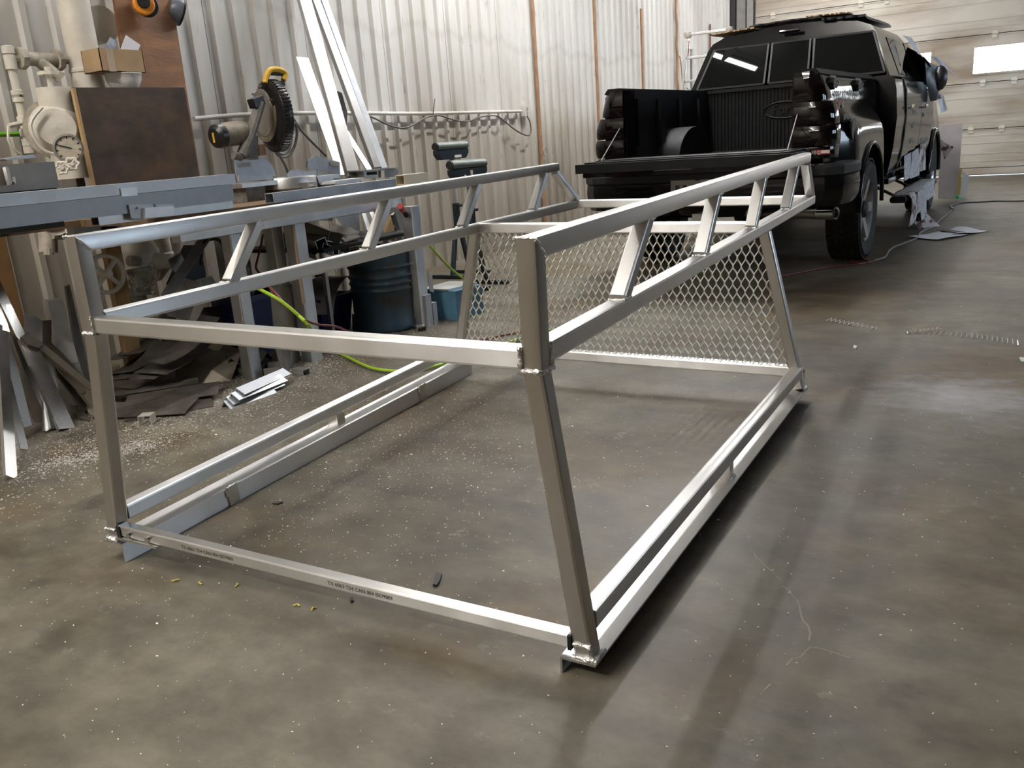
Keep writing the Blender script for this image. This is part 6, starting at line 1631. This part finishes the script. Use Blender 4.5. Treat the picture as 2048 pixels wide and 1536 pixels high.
one(MB().prism([at(x, y, 0, -3.80) for x, y in ((668, 430), (718, 418), (720, 462), (690, 460), (682, 445))], (-0.004, 0, 0.0)), 'bent_plate', M_ALU_DULL, 'shiny bent plate standing at the back of the stock shelf', 'plate', smooth=0)
one(MB().prism([at(x, y, 0, -3.85) for x, y in ((640, 425), (672, 423), (664, 442), (640, 440))], (-0.03, 0, 0)), 'grey_bracket', M_ALU_DARK, 'grey bracket hanging at the back above the shelf', 'bracket', smooth=0)
one(MB().tube(smooth_path([at(x, y, 0, -3.78) for x, y in ((675, 420), (677, 426), (680, 432))]), 0.014, n=8), 'white_handle', M_WHITEBOWL, 'white rounded handle hanging above the stock shelf', 'handle')  # rounded white handle at the back
one(MB().prism([at(x, y, 0, -3.60) for x, y in ((766, 478), (784, 430), (800, 480), (796, 482), (770, 480))], (-0.02, 0, 0)), 'pine_offcut', M_PINE, 'pointed pine offcut behind the third truss brace', 'offcut', smooth=0)
one(MB().prism([at(x, y, 0, -3.55) for x, y in ((786, 430), (790, 425), (806, 480), (799, 482))], (-0.02, 0, 0)), 'white_strip', M_ALU_BRIGHT, 'thin bright strip beside the pointed pine offcut', 'strip', smooth=0)
for i, (t0, b0_) in enumerate((((720, 408), (738, 462)), ((733, 404), (752, 450)))):
    one(MB().bar(at(*b0_, 0, -4.0), at(*t0, 0, -4.1), 0.05, 0.012, up=(1, 0, 0), r=0), 'standing_strip', M_ALU_DULL, ['left standing strip behind the stock shelf', 'right standing strip behind the stock shelf'][i], 'strip', smooth=0)
# slanting angle, black crate of cables, papers left of the bins
one(MB().angle(at(322, 588, 0, -3.72), at(402, 470, 0, -3.78), 0.055, 0.05, 0.004, up=(0.6, -0.5, 0.6)), 'slanting_angle', M_ALU_PAINT, 'pale angle bar slanting under the left of the bench', 'bar', smooth=0)
one(MB().prism([at(x, y, 0, -3.9) for x, y in ((366, 480), (385, 470), (378, 486))], (-0.01, 0, 0)), 'bright_corner', M_ALU_BRIGHT, 'bright triangular corner at the top of the slanting angle', 'offcut', smooth=0)
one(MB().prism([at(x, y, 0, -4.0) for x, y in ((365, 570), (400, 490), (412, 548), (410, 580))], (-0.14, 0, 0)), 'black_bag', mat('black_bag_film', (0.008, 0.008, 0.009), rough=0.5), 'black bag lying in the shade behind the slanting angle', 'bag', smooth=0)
one(MB().tube(smooth_path([at(x, y, 0, -3.75) for x, y in ((402, 530), (404, 500), (410, 484), (425, 478), (440, 482), (450, 500), (456, 520), (462, 545))]), 0.009, n=8), 'black_hose', M_BLACKPLASTIC, 'black hose arching over the bench frame below the rails', 'hose')
for i, (q, mm, lab) in enumerate((
    ([(338, 520), (362, 505), (372, 530), (350, 545)], M_ALU_DARK, 'dark small plate behind the slanting angle'),
    ([(352, 580), (368, 556), (408, 566), (402, 590)], M_CREAMDIRT, 'dirty cream sheet scrap under the slanting angle'),
    ([(392, 560), (425, 552), (436, 575), (420, 592), (398, 590)], M_CREAMDIRT, 'rounded grubby panel scrap left of the paired legs'),
    ([(425, 605), (448, 602), (448, 612), (428, 608)], M_ALU_BRIGHT, 'bright scrap corner under the lower truss rail'),
    ([(398, 640), (410, 615), (440, 612), (465, 640), (440, 650)], M_SOOTSHEET, 'dark sheet heap left of the paired legs'),
    ([(330, 620), (388, 612), (378, 640), (336, 632)], M_CREAMDIRT, 'pale panel scrap standing behind the near truss corner'))):
    one(MB().prism([at(x, y, 0, -3.85 - 0.03 * i) for x, y in q], (-0.012, 0, 0)), 'panel_scrap', mm, lab, 'scrap', group='panel scraps under the bench', smooth=0)
# timber posts
def post(pxb, pxt, X, w, d, label, mm=M_PINE):
    b = at(*pxb, 0, X); t_ = at(*pxt, 0, X)
    return one(MB().span((X - d, b.y - w / 2, 0), (X, b.y + w / 2, t_.z)), 'timber_post', mm, label, 'post', smooth=0)
post((272, 725), (212, 434), -4.02, 0.088, 0.04, 'pine post standing behind the near left corner of the rack')
post((20, 600), (2, 470), -4.45, 0.10, 0.05, 'brown post at the left edge behind the leaning offcuts', mat('brown_post', (0.22, 0.12, 0.045), rough=0.65, var=0.2, vs=8))
# pale sheet lining behind the offcuts
# hoses: lime and red
hl = [(800, 412), (806, 420), (818, 440), (830, 455), (850, 480), (880, 515), (905, 540), (925, 556)]
hp_ = []
for i, (x, y) in enumerate(hl):
    hp_.append(at(x, y, 0, -3.10 - 0.07 * i))
one(MB().tube(smooth_path(hp_[3:]), 0.009, n=8), 'lime_hose', M_LIMEHOSE, 'lime air hose running from the bench end down past the roller stands', 'hose')
hf = thing('hose_fitting', 'black and red hose coupling at the upper end of the lime hose', 'coupling', hp_[0])
MB().tube(hp_[1:4], 0.014, n=8).build('sleeve', M_BLACKPLASTIC, hf)
MB().cyl(hp_[0], hp_[1], 0.018, n=8).build('collar', M_DECALRED, hf)
hl = [(495, 545, -3.60), (505, 570, -3.3), (530, 584, -3.05), (552, 596, -2.95), (575, 612, -2.9), (598, 632, -2.86), (620, 655, -2.85)]
hp_ = [at(x, y, 0, X) for x, y, X in hl]
gx = [fl(640, 690, 0.012), fl(690, 712, 0.012), fl(735, 733, 0.012), fl(775, 741, 0.012), fl(830, 740, 0.012), fl(900, 724, 0.012), fl(1000, 690, 0.012), fl(1100, 660, 0.012)]
one(MB().tube(smooth_path(hp_ + gx), 0.008, n=8), 'lime_hose', M_LIMEHOSE, 'lime air hose sagging from the paired bench legs down to the floor', 'hose')
hl = [(526, 470, -3.5), (522, 490, -3.45), (516, 515, -3.42), (512, 535, -3.38), (520, 548, -3.3), (540, 575, -3.1), (552, 588, -3.0), (580, 618, -2.9), (610, 640, -2.9), (640, 650, -2.92), (680, 656, -2.95)]
hp_ = [at(x, y, 0, X) for x, y, X in hl] + [fl(760, 690, 0.01), fl(900, 690, 0.01), fl(1010, 670, 0.01), fl(1090, 655, 0.01)]
one(MB().tube(smooth_path(hp_), 0.006, n=8), 'red_hose', M_REDCORD, 'dark red hose hanging by the paired bench legs and crossing the floor', 'hose')
# light blue tote and bits at the right bench leg
tp = fl(890, 640)
one(MB().prism([V((tp.x - 0.15, tp.y + 0.02, 0)), V((tp.x + 0.10, tp.y + 0.0, 0)), V((tp.x + 0.14, tp.y + 0.26, 0)), V((tp.x - 0.12, tp.y + 0.28, 0))], (0, 0, 0.19)), 'blue_tote', M_LIGHTBLUE, 'light blue plastic tote on the floor behind the left far leg', 'tote', smooth=0)
one(MB().prism([V((tp.x - 0.17, tp.y + 0.0, 0.1905)), V((tp.x + 0.05, tp.y + 0.0, 0.1905)), V((tp.x + 0.09, tp.y + 0.28, 0.1905)), V((tp.x - 0.14, tp.y + 0.30, 0.1905))], (0, 0, 0.012)), 'tote_lid_sheet', M_ALU_DULL, 'scratched grey sheet lying on the light blue tote', 'sheet', smooth=0)
for i, (px, py, w, h_) in enumerate(((848, 650, 0.05, 0.26), (862, 652, 0.06, 0.20), (873, 648, 0.045, 0.14), (836, 640, 0.06, 0.17))):
    b = fl(px, py)
    one(MB().span((b.x - 0.03, b.y - w / 2, 0), (b.x, b.y + w / 2, h_)), 'upright_offcut', M_ALU_DULL, ['tallest short offcut standing against the right bench leg', 'second short offcut standing right of the bench leg', 'smallest offcut standing beside the light blue tote', 'short offcut behind the right bench leg by the drum'][i], 'offcut', group='offcuts standing at the right bench leg', smooth=0)
one(MB().prism([at(x, y, 0, -3.35) for x, y in ((810, 528), (814, 524), (825, 580), (823, 590), (818, 570))], (-0.012, 0, 0)), 'tan_strip', M_PINE, 'thin tan strip between the drum and the right bench leg', 'strip', smooth=0)
one(MB().prism([fl(706, 664), fl(740, 668), fl(738, 630) * 0 + at(738, 632, 0, fl(740, 668).x), at(705, 628, 0, fl(706, 664).x)], (-0.004, 0, 0)), 'floor_plate', M_ALU_DARK, 'dark square plate standing on the floor in front of the drum', 'plate', smooth=0)
b = fl(836, 662)
one(MB().channel(b + V((0.03, 0.0, 0.03)), b + V((-0.04, 0.05, 0.03)), 0.06, 0.03, 0.003), 'clip_offcut', M_ALU_BRIGHT, 'tiny bright channel clip on the floor by the right bench leg', 'offcut', smooth=0)
one(MB().prism([at(x, y, 0, -3.0) for x, y in ((856, 540), (864, 560), (868, 585), (860, 582))], (-0.004, 0, 0)), 'grey_sliver', M_ALU_DULL, 'grey sliver leaning on the right bench leg', 'offcut', smooth=0)

# ------------------------------------------------------------------ offcuts leaning at the left edge of the photograph
def leanoff(bpx, tpx, lx, kind, w, d, label, mm, up=(1, -0.6, 0.2), flip=1):
    b = fl(*bpx)
    if b.x < -3.70:            # its foot is hidden behind the others: carry the visible stretch down to the floor
        b = at(*bpx, 0, -3.72); t_ = at(*tpx, 0, -3.72 - lx)
        b = t_ + (b - t_) * (t_.z / (t_.z - b.z))
    t_ = at(*tpx, 0, b.x - lx); mb = MB(); b = b + V((0, 0, 0.003))
    if kind == 'angle': mb.angle(b, t_, w, d, 0.005, up, flip)
    elif kind == 'chan': mb.channel(b, t_, w, d, 0.005, up)
    elif kind == 'tube': mb.tubehollow(b, t_, w, d, 0.004, up)
    else: mb.bar(b, t_, w, d, up, r=0)
    # rest the lowest corner on the floor
    zmin = min(p.z for p in mb.v)
    mb.v = [p - V((0, 0, zmin - 0.0005)) for p in mb.v]
    return one(mb, {'angle': 'angle_offcut', 'chan': 'channel_offcut', 'tube': 'tube_offcut', 'flat': 'flat_offcut'}[kind], mm, label, 'offcut', group='offcuts leaning at the left edge', smooth=0)
def slab(poly, xb, xt, th, nm, mm, label, ext=False, poly2=None, mm2=None):
    """leaning piece: its front face given by outline, plane going from depth xb at its foot to xt at its top"""
    y0, y1 = min(q[1] for q in poly), max(q[1] for q in poly)
    def P(q):
        f = (y1 - q[1]) / max(1, y1 - y0)
        p_ = at(q[0], q[1], 0, xb + (xt - xb) * f)
        return V((p_.x, p_.y, max(0.0015, p_.z)))
    mb = MB(); pts = [P(q) for q in poly]
    off = V((-th, 0.25 * th, 0))
    mb.prism(pts, off)
    if poly2: mb.prism([P(q) for q in poly2], V((-0.005, 0.002, 0)))
    lo = sorted(pts, key=lambda p_: p_.z)
    if ext and lo[0].z > 0.02:
        top = sorted(pts, key=lambda p_: -p_.z)[:2]; d = ((lo[0] + lo[1]) - (top[0] + top[1])).normalized()
        a_ = (lo[0] + lo[1]) / 2; e = a_ - d * 0.02; t_ = -(e.z - 0.002) / d.z
        w_ = max(0.03, (lo[0] - lo[1]).length * 0.8)
        mb.bar(e + off * 0.6, e + d * t_ + off * 0.6, w_, max(0.008, th * 0.8), up=(1, 0, 0), r=0)
    return one(mb, nm, mm, label, 'offcut', group='offcuts leaning at the left edge', smooth=0)
slab([(-22, 775), (0, 814), (42, 888), (21, 899), (-22, 815)], -3.57, -3.72, 0.006, 'angle_offcut', M_ALU_BRIGHT, 'pale angle offcut nearest the camera in the leaning heap', poly2=[(-22, 760), (0, 792), (48, 870), (56, 886), (42, 888), (-22, 775)])
slab([(-15, 690), (0, 719), (11, 750), (47, 860), (46, 872), (0, 792), (-15, 760)], -3.60, -3.80, 0.012, 'angle_offcut', M_ALU_DULL, 'dark grey angle offcut just behind the nearest pale one')
slab([(-10, 670), (4, 702), (19, 752), (21, 776), (13, 760), (-10, 712)], -3.66, -3.84, 0.01, 'flat_offcut', M_ALU_BRIGHT, 'thin pale strip between the two nearest angle offcuts', ext=True)
slab([(-10, 652), (11, 650), (18, 662), (64, 850), (48, 854), (18, 759), (-10, 665)], -3.63, -3.86, 0.045, 'tube_offcut', M_ALU, 'bright square tube offcut with a shiny lower end in the heap')
slab([(35, 733), (46, 737), (101, 838), (93, 844), (71, 846)], -3.66, -3.80, 0.012, 'flat_offcut', M_RUSTPLATE, 'beige flat offcut between the bright tube and the dark channel')
slab([(22, 668), (42, 671), (111, 810), (102, 828), (100, 840), (73, 795), (42, 728)], -3.655, -3.90, 0.035, 'channel_offcut', M_ALU_DULL, 'long dark channel offcut slanting left in the heap')
slab([(79, 695), (97, 693), (122, 802), (128, 828), (122, 832), (108, 806), (95, 772)], -3.66, -3.84, 0.012, 'flat_offcut', M_ALU_BRIGHT, 'pale folded offcut in the middle of the heap', poly2=[(58, 687), (79, 695), (95, 772), (62, 704)], ext=True)
slab([(104, 832), (113, 815), (129, 840), (127, 849), (111, 852)], -3.63, -3.66, 0.05, 'channel_offcut', M_DARK, 'short black channel end on the floor before the heap')
slab([(84, 693), (104, 686), (164, 750), (181, 779), (162, 788), (124, 748)], -3.70, -3.92, 0.03, 'channel_offcut', M_RUSTPLATE, 'wide brown channel offcut slanting right in the heap', ext=True)
slab([(104, 710), (124, 748), (162, 788), (170, 800), (153, 800), (115, 752)], -3.74, -3.94, 0.03, 'channel_offcut', M_SOOTSHEET, 'darker brown channel offcut under the wide one', ext=True)
slab([(95, 602), (126, 599), (157, 725), (144, 726), (117, 697)], -3.85, -4.05, 0.08, 'tube_offcut', mat('white_tube_paint', (0.62, 0.60, 0.57), rough=0.4, var=0.12, vs=9), 'thick white square tube standing behind the heap', ext=True)
slab([(-12, 536), (0, 560), (52, 671), (62, 704), (33, 673), (-12, 580)], -3.80, -4.10, 0.02, 'flat_offcut', M_ALU_BRIGHT, 'brightest flat bar leaning at the left edge', ext=True)
slab([(-12, 585), (15, 646), (20, 664), (-12, 655)], -3.76, -3.95, 0.02, 'flat_offcut', M_ALU_BRIGHT, 'second bright flat bar left of the brightest one', ext=True)
slab([(132, 573), (140, 569), (175, 728), (157, 726)], -3.98, -4.15, 0.03, 'flat_offcut', M_ALU_DARK, 'dark upright bar beside the thick white tube', ext=True)
slab([(52, 631), (73, 633), (86, 643), (85, 690), (64, 690), (52, 680)], -3.86, -3.96, 0.03, 'channel_offcut', M_ALU_DULL, 'short wide grey channel standing in the heap', ext=True)
slab([(85, 641), (103, 640), (103, 695), (85, 698)], -3.84, -3.93, 0.01, 'flat_offcut', M_ALU, 'short bright plate right of the wide grey channel', ext=True)
slab([(45, 675), (62, 665), (85, 689), (77, 696), (59, 690)], -3.80, -3.84, 0.05, 'tube_offcut', M_RUSTPLATE, 'beige box end tilted on top of the heap', ext=True)
for i, q in enumerate(([(126, 800), (172, 828), (180, 842), (158, 838)], [(120, 782), (150, 800), (165, 815), (140, 812)], [(170, 796), (205, 812), (198, 842), (176, 826)])):
    one(MB().prism([fl(x, y, 0.004 + 0.01 * i) for x, y in q], (0, 0, 0.006)), 'flat_plate', M_SOOTSHEET if i < 2 else M_RUSTPLATE, ['dark flat plate on the floor right of the leaning heap', 'sooty plate on the floor under the wide channel', 'brownish plate on the floor behind the near left leg'][i], 'plate', smooth=0)

# ------------------------------------------------------------------ pile of curved sheet strips
rn = random.Random(5)
def strip(a, b, w, lift, curl, mm, label, tilt=0.0):
    """strip on the pile from a to b (floor points), curling upward at the far end"""
    d = (b - a); n_ = V((-d.y, d.x, 0)).normalized()
    def fn(u, v):
        p = a + d * u + n_ * w * (v - 0.5)
        return V((p.x, p.y, lift + curl * u ** 2.2 + tilt * (v - 0.5) * w))
    mb = MB().grid(fn, 10, 1, (0, 0, 0.003))
    return one(mb, 'curved_strip', mm, label, 'strip', group='curved sheet strips in the pile', smooth=40)
base = [((250, 835), (425, 805)), ((215, 830), (385, 820)), ((255, 815), (440, 790)), ((225, 808), (400, 780)), ((240, 800), (350, 750)), ((235, 790), (330, 735)), ((245, 782), (370, 728)),
        ((290, 800), (395, 735)), ((310, 795), (420, 740)), ((240, 770), (345, 718)), ((270, 765), (362, 715)), ((320, 790), (440, 748))]
labs = ['lowest strip of the curved sheet pile', 'strip jutting left at the foot of the sheet pile', 'flat strip second from the floor in the sheet pile', 'long strip behind the near left leg in the sheet pile',
        'strip curling up at the left of the sheet pile', 'uppermost left strip of the sheet pile', 'strip with a rusty top edge in the sheet pile', 'dark strip curling at the middle of the sheet pile',
        'dark strip curling right of the middle of the sheet pile', 'strip highest at the back of the sheet pile', 'strip leaning on the brown plate in the sheet pile', 'rightmost curling strip of the sheet pile']
for i, ((a, b), lab) in enumerate(zip(base, labs)):
    strip(fl(*a), fl(*b), rn.uniform(0.12, 0.2), 0.006 + 0.0145 * i, (0.0 if i < 4 else rn.uniform(0.06, 0.15)), M_SOOTSHEET, lab, rn.uniform(-0.12, 0.12))
q = [fl(352, 770), fl(462, 762), at(482, 706, 0, fl(462, 762).x - 0.12), at(352, 696, 0, fl(352, 770).x - 0.12)]
one(MB().prism(q, (-0.004, 0, 0.002)), 'brown_plate', M_RUSTPLATE, 'flat brownish plate leaning at the back of the sheet pile', 'plate', smooth=0)
# stacked angles in front
for i, (a, b) in enumerate((((447, 802), (540, 770)), ((452, 794), (556, 756)), ((462, 786), (560, 748)), ((472, 776), (566, 736)))):
    A = fl(*a, 0.034 + 0.013 * i); B = fl(*b, 0.034 + 0.013 * i)
    one(MB().angle(A, B, 0.055, 0.055, 0.005, up=(0.55, -0.75, 0.75), flip=1), 'stacked_angle', M_ALU_PAINT, ['lowest pale angle of the neat stack on the floor', 'second pale angle of the neat stack on the floor', 'third pale angle of the neat stack on the floor', 'topmost pale angle of the neat stack on the floor'][i], 'angle', group='stacked pale angles on the floor', smooth=0)
# chevron bent sheets right of the plate
for i, (px, py, lab) in enumerate(((486, 726, 'left zigzag bent sheet end behind the stacked angles'), (522, 722, 'right zigzag bent sheet end behind the stacked angles'))):
    b = fl(px, py + 18, 0.0); u = V((0.35, 0.94, 0)).normalized(); pr = []
    zz = [(-0.10, 0.02), (-0.055, 0.085), (0.0, 0.03), (0.05, 0.085), (0.105, 0.015)]
    top = [b + u * x + V((0, 0, z + 0.004)) for x, z in zz]; bot = [b + u * x + V((0, 0, z)) for x, z in reversed(zz)]
    one(MB().prism(top + bot, V((-0.30, 0.10, 0.02))), 'bent_sheet', M_ALU_DARK, lab, 'sheet', smooth=0)
for i, dx in enumerate((0, 7, 14)):
    A = fl(566 + dx, 752 - 3 * dx * 0.6, 0.002); 
    u = V((-0.25, 0.5, 0)).normalized(); tl = A + V((-0.05, 0.02, 0.15))
    one(MB().prism([A, A + u * 0.10, tl + u * 0.10, tl], (0.004, 0.0, 0)).prism([A, A + V((-0.07, -0.06, 0.0)), A + V((-0.07, -0.06, 0.05)), A + V((0, 0, 0.05))], (0, 0.004, 0)), 'folded_plate', [M_ALU_DARK, M_ALU_DULL, M_ALU][i], ['leftmost folded plate standing at the end of the stacked angles', 'middle folded plate at the end of the stacked angles', 'rightmost bluish folded plate at the end of the stacked angles'][i], 'plate', group='folded plates by the stacked angles', smooth=0)
for i, (a, b, w) in enumerate((((452, 712), (500, 700), 0.06), ((470, 735), (530, 730), 0.09), ((560, 712), (600, 700), 0.05), ((590, 735), (612, 738), 0.05))):
    A, B = fl(*a, 0.03), fl(*b, 0.03)
    one(MB().channel(A, B, w, 0.028, 0.004), 'channel_offcut', [M_ALU_DARK, M_SOOTSHEET, M_ALU_DULL, M_ALU_DULL][i], ['dark channel offcut behind the brown plate', 'sooty channel offcut under the zigzag sheets', 'grey channel offcut left of the middle bench leg', 'short hooked channel by the foot of the middle bench leg'][i], 'offcut', smooth=0)
b = fl(291, 852)
one(MB().channel(b + V((0, -0.0, 0.045)), b + V((-0.03, 0.05, 0.045)), 0.055, 0.042, 0.002), 'u_channel', M_CHIP, 'tiny upside-down U channel standing in the swarf before the pile', 'channel', smooth=0)

# ------------------------------------------------------------------ swarf, chips and dabs on the floor
rn = random.Random(21)
def chips(n, fn, s0, s1, nm, mm, label, cat='shavings'):
    mb = MB()
    for _ in range(n):
        x, y = fn(); s = rn.uniform(s0, s1) * (1 if rn.random() < 0.93 else 1.8); a = rn.uniform(0, 6.28)
        ln = s * rn.uniform(0.8, 2.4); z = 0.0006
        u = V((math.cos(a), math.sin(a), 0)); w = V((-u.y, u.x, 0)); c_ = V((x, y, z))
        top = rn.uniform(0.3, 0.8) * s
        vs = [c_ - u * ln / 2 - w * s / 2, c_ + u * ln / 2 - w * s / 2, c_ + u * ln / 2 + w * s / 2, c_ - u * ln / 2 + w * s / 2 , c_ + V((0, 0, top)) + u * rn.uniform(-.3, .3) * ln]
        mb.add(vs, [(0, 1, 4), (1, 2, 4), (2, 3, 4), (3, 0, 4), (3, 2, 1, 0)])
    o = mb.build(nm, mm, loc=(0, 0, 0), smooth=0)
    o['kind'] = 'stuff'
    return tag(o, label, cat)
def wide():
    while True:
        x = rn.uniform(-3.4, 0.9); y = rn.uniform(0.35, 6.5)
        if rn.random() < (0.25 if y > 3.6 else 0.8) * (0.6 if x > -0.4 else 1): return x, y
chips(2600, wide, 0.001, 0.0026, 'floor_chips', M_CHIP, 'bright aluminium chips scattered all over the concrete floor')
def nearpile():
    while True:
        x = rn.gauss(-3.25, 0.28); y = rn.gauss(2.45, 0.55)
        if x > -4.3: return x, y
chips(9000, nearpile, 0.0015, 0.004, 'swarf', M_CHIPDULL, 'grey swarf drifted around the scrap pile at the left')
def inside():
    x = rn.gauss(-1.9, 0.35); y = rn.gauss(2.5, 0.55); return x, y
chips(2200, inside, 0.001, 0.0026, 'fine_chips', M_CHIP, 'fine chips lying on the floor inside the rack')
def byleg(): return rn.gauss(-3.35, 0.2), rn.gauss(3.7, 0.5)
chips(4500, byleg, 0.0015, 0.004, 'swarf', M_CHIPDULL, 'grey swarf spread under the right half of the bench')
def ridge(): 
    t_ = rn.random(); return -3.20 + 0.25 * t_ + rn.gauss(0, 0.05), 1.75 + 0.35 * t_ + rn.gauss(0, 0.05)
chips(1500, ridge, 0.0015, 0.004, 'swarf', M_CHIPDULL, 'grey swarf ridge at the foot of the leaning offcuts')
# few named bits
for i, (px, py, lab) in enumerate(((398, 1168, 'left yellow crumb on the floor before the bottom bar'), (350, 1164, 'farthest left yellow crumb on the floor'), (476, 1172, 'yellow crumb in the middle before the bottom bar'), (596, 1211, 'right yellow crumb on the floor before the bottom bar'), (626, 1218, 'rightmost yellow crumb before the bottom bar'))):
    c_ = fl(px, py); a_ = i * 1.3
    mb = MB().tube([c_ + V((0.012 * math.cos(a_), 0.012 * math.sin(a_), 0.002)), c_ + V((0, 0, 0.004)), c_ + V((0.010 * math.cos(a_ + 2), 0.010 * math.sin(a_ + 2), 0.002))], 0.0025, n=5)
    one(mb, 'yellow_crumb', mat('yellow_crumb', (0.5, 0.42, 0.08), rough=0.6), lab, 'crumb', group='yellow crumbs on the floor')
c_ = fl(874, 1162)
one(MB().prism([fl(866, 1172, .001), fl(872, 1148, .001), fl(884, 1150, .001), fl(880, 1164, .001), fl(874, 1174, .001)], (0, 0, 0.006)), 'dark_scrap', M_BLACKPLASTIC, 'small dark scrap on the floor in the middle of the rack', 'scrap', smooth=0)
one(MB().prism([fl(700, 1200, .001), fl(706, 1196, .001), fl(708, 1204, .001), fl(702, 1206, .001)], (0, 0, 0.006)), 'dark_crumb', M_BLACKPLASTIC, 'tiny black crumb in the shadow of the bottom bar', 'scrap', smooth=0)
one(MB().prism([fl(545, 1008, .001), fl(560, 1004, .001), fl(566, 1006, .001), fl(555, 1010, .001)], (0, 0, 0.004)), 'black_sliver', M_BLACKPLASTIC, 'thin black sliver on the floor inside the left rail', 'scrap', smooth=0)
one(MB().prism([fl(2038, 716, .001), fl(2060, 716, .001), fl(2060, 726, .001), fl(2042, 724, .001)], (0, 0, 0.004)), 'glass_shard', mat('pale_green_shard', (0.45, 0.5, 0.46), rough=0.3), 'pale greenish shard at the right edge of the floor', 'shard', smooth=0)
one(MB().prism([fl(1708, 692, .001), fl(1714, 694, .001), fl(1712, 699, .001), fl(1706, 697, .001)], (0, 0, 0.006)), 'white_crumb', M_CHIP, 'small white crumb below the nearest mesh offcut', 'crumb', smooth=0)
